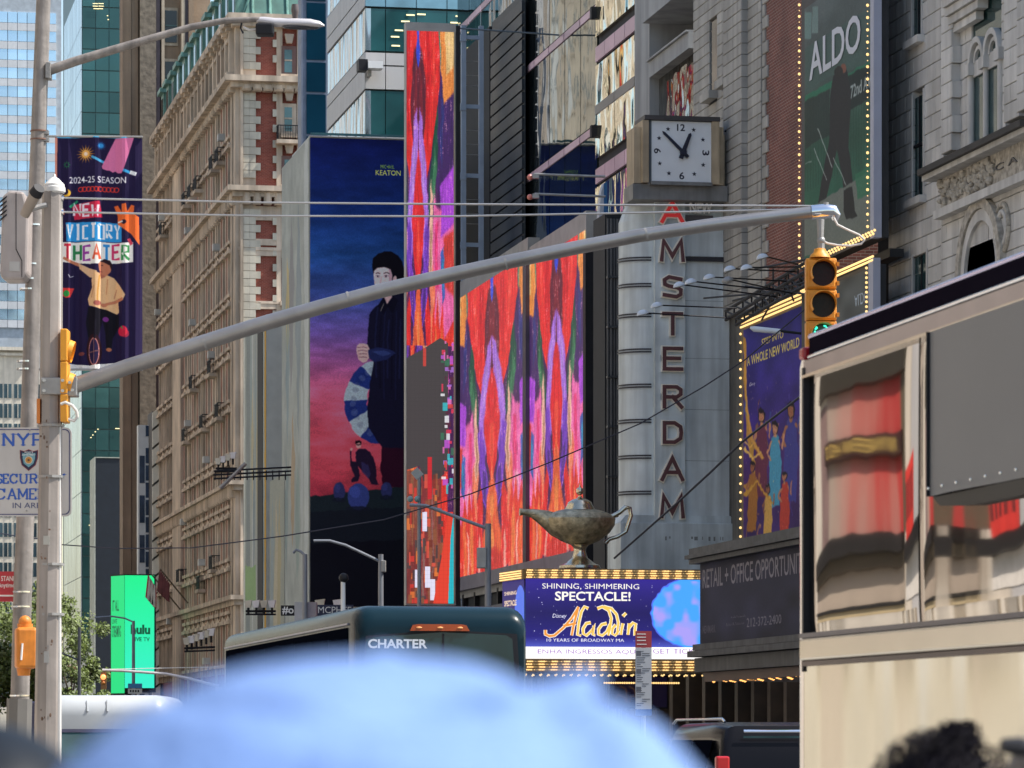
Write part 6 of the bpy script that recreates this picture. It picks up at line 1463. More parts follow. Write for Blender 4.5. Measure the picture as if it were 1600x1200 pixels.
def hand(body, u0, u1, v0, v1, colr, w=2.6):
    H = {'N': [[(0, 1), (0, 0), (1, 1), (1, 0)]], 'E': [[(1, 0), (0, .05), (0, 1), (1, .95)], [(0, .5), (.8, .48)]], 'W': [[(0, 0), (.2, 1), (.5, .3), (.8, 1), (1, 0)]], 'V': [[(0, 0), (.5, 1), (1, 0)]], 'I': [[(.2, 0), (.8, 0)], [(.5, 0), (.5, 1)], [(.2, 1), (.8, 1)]],
         'C': [[(1, .05), (0, .05), (0, .95), (1, .95)]], 'T': [[(0, 0), (1, 0)], [(.5, 0), (.5, 1)]], 'O': [[(0, 0), (1, 0), (1, 1), (0, 1), (0, 0)]], 'R': [[(0, 1), (0, 0), (.9, .08), (.9, .45), (0, .52), (1, 1)]], 'Y': [[(0, 0), (.5, .5), (1, 0)], [(.5, .5), (.5, 1)]],
         'H': [[(0, 0), (0, 1)], [(1, 0), (1, 1)], [(0, .5), (1, .5)]], 'A': [[(0, 1), (.5, 0), (1, 1)], [(.2, .65), (.8, .65)]]}
    n = len(body); wd = (u1 - u0) / n
    for i, ch_ in enumerate(body):
        cc_ = colr[i % len(colr)] if isinstance(colr, list) else colr; wob = ((i * 37) % 5 - 2) * .6
        for s_ in H[ch_]: p.line([(u0 + wd * i + 1.5 + x * (wd - 4.6), v0 + wob + y * (v1 - v0)) for x, y in s_], w, cc_)
hand('NEW', 114, 157, 319, 338, (240, 225, 232), 4)
p.poly([(103, 347), (190, 348), (190, 378), (104, 377)], (50, 150, 215)); hand('VICTORY', 104, 190, 351, 373, (242, 240, 244), 3.8)
p.poly([(98, 378), (208, 379), (208, 410), (140, 413), (98, 409)], (240, 234, 226)); hand('THEATER', 99, 205, 383, 406, [(205, 50, 70), (50, 130, 80), (150, 60, 150), (220, 90, 60), (50, 140, 210), (205, 50, 100), (60, 140, 80)], 4)
p.poly([(184, 350), (184, 338), (178, 322), (184, 320), (190, 330), (190, 318), (197, 317), (199, 330), (205, 320), (210, 322), (209, 334), (217, 340), (218, 384), (205, 366)], (236, 108, 52)); p.ell(193.5, 346, 4, 3.5, (40, 30, 50)); p.line([(184, 347), (192, 345)], 2.4, (245, 230, 220))
p.poly([(199, 374), (203, 372), (208, 381), (204, 384)], (215, 70, 90))
# performer
SK = (196, 122, 92)
p.line([(99, 402), (112, 409), (124, 414)], 4, SK, 5); p.poly([(122, 411), (140, 420), (152, 424), (148, 436), (140, 434), (124, 420)], (224, 180, 140))
p.poly([(148, 424), (158, 428), (168, 430), (178, 434), (186, 444), (196, 460), (192, 468), (184, 466), (186, 488), (178, 493), (166, 486), (154, 482), (139, 478), (137, 468), (144, 450), (143, 438)], (228, 182, 134))
p.line([(156, 430), (153, 455), (152, 478)], 2, (210, 150, 70)); p.line([(168, 436), (166, 460)], 1.6, (200, 140, 100)); p.line([(182, 452), (178, 466)], 1.5, (190, 130, 96)); p.line([(147, 446), (143, 466)], 1.4, (196, 140, 100))
p.poly([(156, 418), (164, 419), (165, 432), (158, 436), (156, 428)], (180, 106, 84)); p.poly([(154, 413), (158, 408), (168, 407), (174, 413), (173, 424), (166, 431), (159, 430), (155, 422)], SK); p.poly([(156, 409), (163, 404.5), (172, 407), (176, 414), (174, 422), (171, 414), (162, 410)], (44, 26, 34)); p.line([(158, 415), (161, 415)], 1.3, (80, 40, 40)); p.line([(156, 425), (160, 425)], 1.2, (140, 60, 60)); p.line([(192, 466), (178, 472), (164, 476)], 5, SK, 4); p.ell(152, 474, 6, 4, (170, 96, 86)); p.ell(162, 477, 5, 3, SK)
p.poly([(138, 480), (152, 482), (166, 484), (186, 492), (186, 510), (176, 528), (174, 545), (166, 548), (164, 520), (160, 500), (156, 520), (150, 540), (146, 556), (136, 552), (138, 530), (134, 505)], (20, 17, 28)); p.ell(165, 499, 5, 4, (120, 50, 130))
p.ell(147, 549, 12, 27, (46, 20, 28)); p.ell(147, 550, 8.6, 22, (200, 130, 120)); p.ell(147, 550, 7.4, 20, (36, 27, 62)); p.line([(147, 528), (147, 572)], 1.2, (160, 110, 110)); p.line([(138, 552), (156, 548)], 1.8, (120, 80, 80)); p.ell(170, 546, 4.5, 3, (180, 110, 80)); p.ell(127, 553, 5, 3, (120, 60, 60)); p.line([(150, 500), (148, 530)], 3, (30, 26, 40))
p.poly([(98, 449), (116, 450), (110, 464), (104, 465), (98, 462)], (220, 60, 60)); p.ell(104, 458, 5, 5, (50, 150, 70)); p.ell(192, 517, 7.5, 8.5, (205, 40, 70)); p.ell(196, 521, 6, 6, (190, 40, 60), .7); p.line([(189, 509), (192, 513)], 1.6, (50, 150, 70))
p.line([(107, 428), (110, 433), (115, 431)], 1, (230, 230, 230)); p.soften(2)
p.poly([(86, 566), (110, 568), (140, 572), (180, 566), (222, 565), (222, 580), (86, 580)], (232, 228, 224)); p.grain(.05)
b = MB(); nx = 26; W_ = l1 - l0
for j in (0, 1):
    for i in range(nx + 1):
        f = i / nx; b.v.append(VP_.w(l0 + W_ * f, (z0_ if j == 0 else z1_) - .006 * math.sin(f * 11), (.03 * math.sin(f * 17) + .018 * math.sin(f * 41 + 1)) * (1 if j == 0 else .45)))
b.f = [(i, i + 1, nx + 2 + i, nx + 1 + i) for i in range(nx)]
o = b.build('banner_cloth', img_mat('theatre banner print', p.a, 0, .6), t); ul = o.data.uv_layers.new(name='UVMap')
for pi, po in enumerate(o.data.polygons):
    for li, (a_, b__) in zip(po.loop_indices, ((pi / nx, 0), ((pi + 1) / nx, 0), ((pi + 1) / nx, 1), (pi / nx, 1))): ul.data[li].uv = (a_, b__)
for vv in (213, 577): MB().tube([vp(66 if vv < 400 else 48, vv), vp(223, vv + 1)], .014, 8).build('banner_rod', STEEL, t)
for vv in (208, 219): MB().pbox(VP_, 66, vv - 4, 76, vv + 2, -.06, .06).build('rod_bracket', STEEL, t)
# camera, cabinet
t = thing('security_camera', vm(50, 345), 'cylindrical grey security camera angled down at the mast top', 'camera')
MB().tube([vm(40, 338, .1), vm(60, 308, .26)], [.055, .07], 16).build('camera_body', mat('camera beige', (.3, .25, .21), .5, .1, var=.15), t, smooth=True)
MB().tube([vm(60, 308, .26), vm(67, 300, .32)], [.078, .066], 16).build('camera_hood', BLACK, t, smooth=True)
MB().tube([vm(50, 330, .15), vm(74, 322, .1)], .03, 8).build('bracket', STEEL, t)
t = thing('signal_control_box', vm(27, 440), 'grey beige control box with side vents strapped to the lamp pole', 'control box')
CB = mat('control box paint', (.36, .31, .29), .5, .1, var=.1, scale=3, streak=.1)
VB = VIEWR(46.2, 0); 
MB().prism(VB, [VB.pix(7, 310), VB.pix(18, 301), VB.pix(40, 303), VB.pix(48, 330), VB.pix(46, 430), VB.pix(38, 440), VB.pix(8, 440), VB.pix(3, 432)], -.25, .2).build('housing', CB, t, bevel=.03)
MB().prism(VB, [VB.pix(28, 304), VB.pix(29, 304), VB.pix(29, 392), VB.pix(38, 410), VB.pix(38, 436), VB.pix(37, 436), VB.pix(37, 411), VB.pix(28, 393)], .2, .206).build('seam', BLACK, t)
for i in range(5): MB().prism(VB, [VB.pix(4, 318 + i * 7), VB.pix(14, 310 + i * 7), VB.pix(14, 312 + i * 7), VB.pix(4, 321 + i * 7)], .2, .225).build('vent_slat', BLACK, t)
MB().pbox(VB, 18, 412, 34, 427, .2, .206).build('label_plate', mat('label plate', (.42, .4, .38), .5), t)

# police camera sign
VN = VIEWR(44.6, -2); t = thing('security_sign', VN.w(VN.L(45), VN.Z(45, 806)), 'pale metal security camera sign with blue lettering and police shield, behind the mast', 'sign')
l0, l1, zb_, zt_ = VN.L(-24), VN.L(112), VN.Z(45, 807), VN.Z(45, 668)
def rrect(l0, l1, z0, z1, r):
    pts = []
    for cx_, cy_, a0 in ((l1 - r, z1 - r, 0), (l0 + r, z1 - r, 90), (l0 + r, z0 + r, 180), (l1 - r, z0 + r, 270)):
        for j in range(6): a = math.radians(a0 + 90 * j / 5); pts.append((cx_ + r * math.cos(a), cy_ + r * math.sin(a)))
    return pts
SGP = mat('sign enamel', (.50, .47, .45), .4, .1, var=.05, scale=3, streak=.05); BLU = mat('sign blue', (.02, .09, .40), .4, var=.05)
MB().prism(VN, rrect(l0, l1, zb_, zt_, .07), -.01, .01).build('sign_plate', SGP, t)
b = MB(); po = rrect(l0 + .02, l1 - .02, zb_ + .02, zt_ - .02, .06); pi_ = rrect(l0 + .03, l1 - .03, zb_ + .03, zt_ - .03, .055); k = len(po)
b.add([VN.w(l, z, .0125) for l, z in po] + [VN.w(l, z, .0125) for l, z in pi_], [(i, (i + 1) % k, (i + 1) % k + k, i + k) for i in range(k)]); b.build('border', mat('sign navy', (.02, .025, .12), .4), t)
def slab(b, ch_, l0, l1, z0, z1, w):
    W_, H_ = l1 - l0, z1 - z0
    G = {'N': ([[(0, 0), (0, 1)], [(0, 1), (1, 0)], [(1, 0), (1, 1)]], [(0, 0), (0, 1), (1, 1)]), 'Y': ([[(0, 1), (.5, .45)], [(1, 1), (.5, .45)], [(.5, .45), (.5, 0)]], [(0, 1), (1, 1), (.5, 0)]), 'P': ([[(.1, 0), (.1, 1), (.75, 1), (.98, .86), (.98, .62), (.75, .48), (.1, .48)]], [(.1, 0), (.02, 1)]),
         'D': ([[(.1, 0), (.1, 1), (.6, 1), (.95, .78), (1, .5), (.95, .22), (.6, 0), (.1, 0)]], [(.02, 0), (.02, 1)]), 'S': ([[(.95, .75), (.8, .97), (.4, 1), (.08, .82), (.12, .62), (.85, .4), (.95, .2), (.7, 0), (.25, 0), (.03, .25)]], []), 'E': ([[(1, .8), (1, 1), (.12, 1), (.12, 0), (1, 0), (1, .2)], [(.12, .52), (.7, .52)]], [(.06, 0), (.06, 1)]),
         'C': ([[(.95, .72), (.8, .95), (.45, 1), (.12, .82), (.0, .5), (.12, .18), (.45, 0), (.8, .05), (.97, .25)], [(.95, .7), (.97, 1)]], []), 'U': ([[(.1, 1), (.1, .25), (.3, 0), (.7, 0), (.9, .25), (.9, 1)]], [(.1, 1), (.9, 1)]), 'R': ([[(.1, 0), (.1, 1), (.7, 1), (.92, .84), (.92, .64), (.7, .5), (.1, .5)], [(.55, .5), (.95, 0)]], [(.1, 0), (.02, 1), (.98, 0)]),
         'I': ([[(.5, 0), (.5, 1)]], [(.5, 0), (.5, 1)]), 'T': ([[(.5, 0), (.5, 1)], [(0, .8), (0, 1), (1, 1), (1, .8)]], [(.5, 0)]), 'A': ([[(0, 0), (.5, 1), (1, 0)], [(.22, .36), (.78, .36)]], [(0, 0), (1, 0)]), 'M': ([[(.04, 0), (.04, 1), (.5, .25), (.96, 1), (.96, 0)]], [(.04, 0), (.96, 0), (.0, 1), (1, 1)])}
    strokes, serifs = G[ch_]; nn = .0125
    for s_ in strokes:
        for (x0, y0), (x1, y1) in zip(s_[:-1], s_[1:]):
            a, c = Vector((l0 + x0 * W_, z0 + y0 * H_)), Vector((l0 + x1 * W_, z0 + y1 * H_)); d = (c - a); ln = d.length; d.normalize(); q = Vector((-d.y, d.x)) * w * (.5 if abs(d.y) > .45 else .34); nn += .00012
            a -= d * w * .25; c += d * w * .25
            b.add([VN.w(*(a - q), nn), VN.w(*(c - q), nn), VN.w(*(c + q), nn), VN.w(*(a + q), nn)], [(0, 1, 2, 3)])
    for x, y in serifs:
        cx_, cy_ = l0 + x * W_, z0 + y * H_; h = w * .32; nn += .00012; y0_ = cy_ - (h if y > .5 else 0) + (.1 * h); 
        b.add([VN.w(cx_ - w * 1.0, y0_, nn), VN.w(cx_ + w * 1.0, y0_, nn), VN.w(cx_ + w * 1.0, y0_ + h, nn), VN.w(cx_ - w * 1.0, y0_ + h, nn)], [(0, 1, 2, 3)])
def slabword(word, spans, v0, v1, w):
    b = MB()
    for ch_, (a, c) in zip(word, spans): slab(b, ch_, VN.L(a), VN.L(c), VN.Z(45, v1), VN.Z(45, v0), w)
    b.build('lettering', BLU, t)
slabword('NYPD', [(6, 21), (28, 45), (51, 66), (72, 88)], 678, 696, .028)
slabword('SECURITY', [(-7, 4), (5, 13), (16, 27), (31, 43), (47, 58), (62, 66), (70, 82), (87, 101)], 741, 755, .022)
slabword('CAMERA', [(-9, 8), (13, 25), (29, 43), (46, 56), (60, 71), (74, 88)], 764, 780, .022)
MB().text(VN, 'IN AREA', VN.L(20), VN.L(74), VN.Z(45, 794), VN.Z(45, 785.5), n=.0125, bold=.005).build('lettering', mat('sign slate', (.07, .08, .17), .4), t)
sh = lambda k: [VN.pix(45 + (u - 45) * k, 718 + (v - 718) * k) for u, v in ((45, 702), (52, 705), (60, 703), (59.5, 716), (56, 727), (45, 736), (34, 727), (31.5, 716), (31, 703), (38, 705))]
for k_, m_, n_ in ((1, mat('shield red', (.25, .03, .03), .4), .0125), (.93, mat('shield navy', (.012, .012, .05), .4), .0132), (.68, mat('shield pale blue', (.14, .32, .38), .4), .0139)): MB().prism(VN, sh(k_), .01, n_).build('shield_layer', m_, t)
for r_, m_, n_ in ((6.2, mat('shield ivory', (.6, .5, .36), .4), .0146), (5, mat('shield gold', (.5, .22, .04), .4), .0153), (2, mat('shield brown', (.12, .05, .02), .4), .016)):
    MB().prism(VN, [VN.pix(45 + r_ * math.cos(a * .5236), 719 + r_ * math.sin(a * .5236)) for a in range(12)], .01, n_).build('emblem', m_, t)
MB().text(VN, 'POLICE', VN.L(39), VN.L(52), VN.Z(45, 708.5), VN.Z(45, 705.5), n=.015, bold=.01).build('emblem_text', WHITE, t)
MB().text(VN, 'DEPARTMENT', VN.L(35), VN.L(56), VN.Z(45, 712), VN.Z(45, 709.5), n=.015, bold=.01).build('emblem_text', WHITE, t)
for u, v in ((47, 672.5), (42, 798)): MB().tube([VN.w(VN.L(u), VN.Z(u, v), .01), VN.w(VN.L(u), VN.Z(u, v), .022)], .012, 8).build('bolt', STEEL, t)
# red parking sign
VR = VIEWR(46.75, 1); t = thing('parking_sign', VR.w(VR.L(8), VR.Z(8, 940)), 'small red NO STANDING Anytime sign with a white arrow on the lamp pole', 'sign')
MB().prism(VR, rrect(VR.L(-22), VR.L(42), VR.Z(8, 940), VR.Z(8, 893), .03), -.008, .008).build('sign_plate', mat('sign red', (.42, .02, .03), .4, var=.05), t)
WL = mat('sign white', (.7, .66, .62), .4, var=.03)
MB().text(VR, 'NO STANDING', VR.L(-12), VR.L(39), VR.Z(8, 908), VR.Z(8, 900), n=.011, bold=.01).build('lettering', WL, t)
MB().text(VR, 'Anytime', VR.L(-3), VR.L(22.5), VR.Z(8, 920), VR.Z(8, 911), n=.011, bold=.01).build('lettering', WL, t)
MB().pbox(VR, -8, 929.5, 24, 932, .009, .011).build('arrow', WL, t); MB().prism(VR, [VR.pix(-12, 930.8), VR.pix(-4, 926), VR.pix(-4, 935.5)], .009, .011).build('arrow_head', WL, t)
# pedestrian signal
VQ = VIEWR(46.0, 12); t = thing('pedestrian_signal', VQ.w(VQ.L(38), VQ.Z(38, 1046)), 'orange pedestrian signal box with rounded brackets on the lamp pole', 'pedestrian signal')
ORG_ = mat('orange signal paint', (.62, .20, .02), .5, var=.15, scale=8, streak=.1)
MB().pbox(VQ, 23, 981, 56, 1045, -.06, .26).build('housing', ORG_, t, bevel=.035)
MB().tube([VQ.w(VQ.L(38), VQ.Z(38, 981), .1), VQ.w(VQ.L(38), VQ.Z(38, 975), .1)], .09, 14).build('top_bracket', ORG_, t, smooth=True)
MB().ball(VQ.w(VQ.L(38), VQ.Z(38, 972), .1), .075, 12, 8).build('top_joint', ORG_, t, smooth=True)
MB().tube([VQ.w(VQ.L(36), VQ.Z(36, 1045), .1), VQ.w(VQ.L(36), VQ.Z(36, 1056), .1)], [.085, .07], 14).build('bottom_bracket', ORG_, t, smooth=True)
MB().tube([VQ.w(VQ.L(32), VQ.Z(32, 1006), .27), VQ.w(VQ.L(30), VQ.Z(32, 1032), .27)], .012, 8).build('handle', WHITE, t)
# bus stop sign
VS2 = VIEWR(58, 4); t = thing('bus_stop_sign', VS2.w(VS2.L(1006), 0), 'narrow tall bus stop information sign, red at top, white panels, blue foot', 'sign')
MB().tube([VS2.w(VS2.L(1006), 0, -.05), VS2.w(VS2.L(1006), VS2.Z(1006, 1000), -.05)], .035, 10).build('pole', STEEL, t, smooth=True)
MB().pbox(VS2, 993, 986, 1018, 1012, -.03, .02).build('red_panel', mat('bus sign red', (.30, .03, .035), .5), t)
MB().pbox(VS2, 993, 1012.2, 1018, 1108, -.03, .02).build('white_panel', mat('bus sign white', (.42, .42, .44), .5, var=.04), t)
MB().pbox(VS2, 993, 1108.2, 1018, 1118, -.03, .02).build('blue_panel', mat('bus sign blue', (.03, .1, .32), .5), t)
b = MB(); rq = random.Random(5)
for i in range(26):
    v = 1017 + i * 3.4; u0_ = 994.5 if i % 7 not in (1, 2) else 1003; b.pbox(VS2, u0_, v, u0_ + rq.uniform(6, 14), v + 1.2, .02, .022)
for v in (1016, 1044, 1072): b.pbox(VS2, 994, v + 1, 1001.5, v + 9, .02, .0215)
b.build('small_print', mat('print grey', (.1, .1, .12), .5), t, kind='stuff'); b = MB()
for v in (990, 995, 1000, 1006): b.pbox(VS2, 995, v, 1009 + v % 5, v + 1.4, .02, .022)
b.build('small_print', WL, t, kind='stuff')

# ================================================================ far street furniture
FP_ = mat('far lamp grey', (.22, .23, .26), .5, .3)
def lamp_post(u, vtop, d, arm_pts, label, box=None, vb=1140, r=.075, m=FP_):
    V = VIEW(d); t = thing('lamp_post', V.w(V.L(u), 0), label, 'lamp post')
    MB().tube([V.w(V.L(u), 0), V.w(V.L(u), V.Z(u, vtop))], [r * 1.3, r], 10).build('pole', m, t, smooth=True)
    if arm_pts: MB().tube([V.w(V.L(a), V.Z(a, b_)) for a, b_ in arm_pts], r * .55, 8).build('arm', m, t, smooth=True)
    if box: MB().pbox(V, *box, -.15, .15).build('signal_box', STEEL, t, bevel=.02)
    return t, V
lamp_post(762.5, 818, 105, [(762, 826), (735, 816), (700, 803), (665, 790), (640, 789)], 'grey lamp post with a long straight arm in front of the tall paint screen', (745, 856, 760, 888), r=.085)
t2, V = lamp_post(655, 742, 108, [(655, 790), (690, 796)], 'slim post with a diamond sign and two round lamps before the tall screen', r=.05)
MB().prism(V, [V.pix(652, 730), V.pix(662, 741), V.pix(651, 750), V.pix(642, 739)], .02, .06).build('diamond_sign', mat('sign back', (.3, .32, .32), .5), t2)
for u in (641, 652): MB().ball(V.w(V.L(u), V.Z(u, 780), .05), .09, 10, 6).build('round_lamp', mat('teal lamp', (.2, .32, .34), .3), t2, smooth=True)
lamp_post(595, 866, 112, [(595, 878), (570, 866), (540, 852), (515, 845), (490, 845)], 'grey lamp post with a curved arm at the foot of the film poster', (596, 876, 603, 894))
lamp_post(476.5, 866, 118, [(476.5, 868), (470, 862), (463, 859), (458, 864)], 'short grey lamp post with a hooked head beside the pale side billboard')
lamp_post(208.5, 970, 190, [(208.5, 972), (195, 966), (175, 963), (148, 965)], 'thin lamp post with a curved arm in front of the green screen')
lamp_post(124, 980, 185, [(124, 1032), (110, 1026), (97, 1021)], 'thin dark post before the pale pavilion at the left', m=mat('dark post', (.07, .075, .09), .5))
t2, V = lamp_post(536, 908, 100, [(536, 910), (536, 903)], 'pale post with a bulbous camera head rising above the charter bus', r=.06, m=WHITE)
MB().ball(V.w(V.L(537), V.Z(537, 903)), .13, 10, 8).build('camera_dome', BLACK, t2, smooth=True); MB().tube([V.w(V.L(530), V.Z(537, 903)), V.w(V.L(543), V.Z(537, 903))], .05, 8).build('crossbar', WHITE, t2)
V = VIEW(125); t = thing('far_signal_arm', V.w(V.L(342), 0), 'pale curved signal arm reaching across with a small red traffic light hanging at its tip', 'signal mast')
MB().tube([V.w(V.L(342), 0), V.w(V.L(342), V.Z(342, 1074))], .12, 8).build('pole', WHITE, t)
MB().tube([V.w(V.L(a), V.Z(a, b_)) for a, b_ in [(342, 1072), (320, 1067), (290, 1059), (260, 1053), (220, 1050), (190, 1048), (160, 1047)]], .045, 8).build('arm', mat('bright arm', (.65, .6, .6), .4, .2), t, smooth=True)
MB().tube([V.w(V.L(160), V.Z(160, 1046)), V.w(V.L(342), V.Z(342, 1042))], .014, 6).build('guy_wire', WHITE, t)
t = thing('far_red_signal', V.w(V.L(162), V.Z(162, 1077)), 'small far traffic light showing orange red below the pale arm', 'traffic light')
MB().pbox(V, 158, 1050, 166, 1077, -.1, .1).build('housing', mat('brown signal', (.2, .1, .03), .5), t)
MB().ball(V.w(V.L(162), V.Z(162, 1058), .12), .09, 10, 6).build('red_lamp', mat('lit red lamp', (1, .25, .08), .3, emit=2.5, var=0), t, smooth=True)
MB().ball(V.w(V.L(162), V.Z(162, 1067), .1), .06, 8, 5).build('amber_lamp', mat('dull amber', (.4, .15, .03), .3, var=0), t, smooth=True)
V = VIEW(185); t = thing('street_name_signs', V.w(V.L(211), V.Z(211, 1085)), 'stack of small blue and white street signs below the green screen', 'sign')
MB().pbox(V, 200, 1068, 222, 1075, -.03, .03).build('blue_plate', mat('street sign blue', (.03, .2, .4), .5), t); MB().pbox(V, 200, 1076, 222, 1084, -.03, .03).build('white_plate', mat('street sign white', (.5, .5, .46), .5), t)
b = MB(); 
for i in range(4): b.pbox(V, 203 + i * 4, 1078, 205.5 + i * 4, 1081.5, .03, .04)
b.build('print', BLACK, t, kind='stuff')
# hash sign and pale boxes over bus
V = VIEW(140); t = thing('hash_sign', V.w(V.L(450), V.Z(450, 962)), 'small black sign with a white hash and letter o above the bus roof', 'sign')
MB().pbox(V, 439, 946, 461, 962, -.05, .05).build('board', BLACK, t); MB().text(V, '#o', V.L(441), V.L(459), V.Z(450, 960), V.Z(450, 948), n=.06, bold=.02).build('lettering', WHITE, t)
t = thing('rooftop_boxes', V.w(V.L(478), V.Z(478, 975)), 'two pale grey boxes beside the hash sign above the bus roof', 'box')
MB().pbox(V, 461, 941, 480, 980, -.4, .4).build('pale_box', mat('pale grey box', (.4, .4, .42), .6), t); MB().pbox(V, 480.5, 941, 495, 980, -.4, .2).build('pinkish_box', mat('pinkish box', (.33, .28, .3), .6), t)
V = VIEW(142); t = thing('blue_fascia_sign', V.w(V.L(525), V.Z(525, 962)), 'small navy fascia sign with pale letters under the film poster', 'sign')
MB().pbox(V, 495, 945, 552, 962, -.1, .0).build('board', mat('navy board', (.015, .02, .06), .5), t); MB().text(V, 'MCPHEE', V.L(497), V.L(549), V.Z(525, 958), V.Z(525, 948), n=.01).build('lettering', WHITE, t)
# cables
CBL = mat('black cable', (.012, .014, .03), .5, var=0)
def cable(pts, d0, d1, r, label):
    n = len(pts); P3 = [at(u, v, d0 + (d1 - d0) * i / (n - 1)) for i, (u, v) in enumerate(pts)]
    o = MB().tube(P3, r, 6).build('overhead_cable', CBL, label=label, cat='cable', smooth=True, group=None); return o
cable([(96, 851), (180, 857), (300, 856), (440, 838), (600, 812), (735, 772), (860, 722), (1000, 662), (1100, 604), (1163, 563), (1262, 480)], 95, 88, .016, 'thin overhead cable rising from the mast across the posters to the right')
cable([(960, 872), (1010, 828), (1060, 784), (1110, 738), (1160, 690), (1250, 620)], 100, 86, .028, 'thick dark cable slanting up over the lower letters of the blade sign')
cable([(-10, 832), (30, 838), (62, 842)], 60, 62, .01, 'short thin cable crossing behind the poles under the security sign')
# trees
def tree(x, y, h, rad, seed, label):
    rg = random.Random(seed); t = thing('street_tree', (x, y, 0), label, 'tree', 'trees at the far left')
    MB().tube([(x, y, 0), (x + .1, y, h * .25), (x - .1, y, h * .5)], [.3, .24, .15], 8).build('trunk', mat('bark', (.1, .075, .05), .9), t, smooth=True)
    b = MB()
    for i in range(6):
        a = rg.uniform(0, 6.28); b.tube([(x, y, h * .4), (x + rad * .6 * math.cos(a), y + rad * .6 * math.sin(a), h * rg.uniform(.6, .85))], [.1, .04], 5)
    b.build('limb', mat('bark', (.1, .075, .05)), t)
    cl = [(rg.gauss(0, rad * .42), rg.gauss(0, rad * .42), h * rg.uniform(.42, .98), rg.uniform(.5, 1.1) * rad * .3) for _ in range(34)]
    b = MB()
    for i in range(6500):
        cx_, cy_, cz_, cr = rg.choice(cl); d = Vector((rg.gauss(0, 1), rg.gauss(0, 1), rg.gauss(0, .8))).normalized() * cr * rg.uniform(.4, 1.05)
        p_ = Vector((x + cx_, y + cy_, cz_)) + d; s_ = rg.uniform(.1, .24); a = Vector((rg.uniform(-1, 1), rg.uniform(-1, 1), rg.uniform(-1, 1))).normalized(); q_ = a.orthogonal().normalized()
        b.add([p_ - a * s_, p_ + q_ * s_ * .6, p_ + a * s_, p_ - q_ * s_ * .6], [(0, 1, 2, 3)])
    b.build('crown', mat('sunlit leaves', (.095, .13, .022), .6, var=.5, scale=.9), t)
for i, (u, d, h, r_) in enumerate(((-8, 330, 15.0, 5.5), (62, 350, 14.2, 4.5), (112, 372, 12.5, 3.6), (20, 300, 9, 4))):
    r0 = ray(u); tree(r0[0] * d, r0[1] * d, h, r_, i + 3, ['broad sunlit tree behind the lamp pole at the far left edge', 'bushy tree between the two poles', 'smaller tree to the right of the mast', 'low leafy tree near the foot of the lamp pole'][i])
# ================================================================ vehicles
def wheel(t, c, r, wd, ax=(1, 0, 0)):
    A = Vector(c); d = Vector(ax) * wd / 2
    o = MB().tube([A - d, A - d * .8, A + d * .8, A + d], [r * .94, r, r, r * .94], 28).build('wheel', mat('tyre rubber', (.02, .02, .02), .8), t, smooth=True)
    MB().tube([A - d * 1.02, A + d * 1.02], r * .6, 20).build('rim', mat('alloy rim', (.45, .45, .46), .3, .8), o, smooth=True)
# charter coach
D0 = 56.0; c0 = at(556, 1150, D0); CX, CY = c0[0], c0[1]; cw, cl, chh_ = 2.56, 17.2, 3.62
t = thing('charter_bus', (CX + cw / 2, CY + cl / 2, 0), 'dark navy charter coach seen from behind with CHARTER in its rear window', 'bus')
NAVYP = mat('navy coach paint', (.006, .020, .030), .25, 0, var=.1, scale=.8, spec=.12); BG = mat('black coach glass', (.003, .004, .008), .15, 0, var=.1, spec=.0)
def loft(secs, name, m, t, y0, cx):
    """secs: list of (y, halfwidth, z0, z1, r) rounded rectangles"""
    b = MB(); K_ = 24
    for y, hw, z0, z1, r in secs:
        cn = [(hw - r, z1 - r, 0), (-(hw - r), z1 - r, 90), (-(hw - r), z0 + .08, 180), (hw - r, z0 + .08, 270)]
        for k_, (x, z, a0) in enumerate(cn):
            rr_ = r if k_ < 2 else .08
            for j in range(6):
                a = math.radians(a0 + 90 * j / 5); xx = x if k_ < 2 else (math.copysign(hw - .08, x)); b.v.append((cx + xx + rr_ * math.cos(a), y0 + y, z + rr_ * math.sin(a)))
    n = len(secs)
    for i in range(n - 1):
        for j in range(K_): j2 = (j + 1) % K_; b.f.append((i * K_ + j, (i + 1) * K_ + j, (i + 1) * K_ + j2, i * K_ + j2))
    b.f += [tuple(range(K_)), tuple(range((n - 1) * K_, n * K_))[::-1]]
    return b.build(name, m, t, smooth=True)
hw = cw / 2
loft([(0, hw - .14, .45, chh_ - .34, .2), (.015, hw - .06, .4, chh_ - .24, .24), (.08, hw - .02, .35, chh_ - .12, .26), (.25, hw, .3, chh_ - .03, .26), (.6, hw, .3, chh_, .24), (cl - .5, hw, .3, chh_, .24), (cl, hw - .1, .4, chh_ - .3, .2)], 'body', NAVYP, t, CY, CX + hw)
PR = FACE(CY - .02); lr = lambda u: PR.L(u); zr = lambda v: PR.Z(690, v)
MB().prism(PR, [(lr(570), zr(1120)), (lr(808), zr(1120)), (lr(800), zr(998)), (lr(790), zr(992)), (lr(690), zr(988)), (lr(585), zr(996)), (lr(572), zr(1000))], .0, .03).build('rear_window', mat('teal rear glass', (.012, .04, .05), .05, .05, var=.35, scale=1.0), t)
MB().prism(PR, [(lr(563), zr(1122)), (lr(816), zr(1122)), (lr(808), zr(990)), (lr(690), zr(984)), (lr(572), zr(994))], -.02, -.001).build('window_seal', BLACK, t)
MB().pbox(PR, 690.5, 990, 693.5, 1120, .03, .035).build('glass_joint', BLACK, t)
MB().text(PR, 'CHARTER', lr(574.5), lr(667), zr(1013.5), zr(999), n=.035, bold=.03).build('lettering', mat('white decal', (.62, .64, .68), .5, var=.03), t)
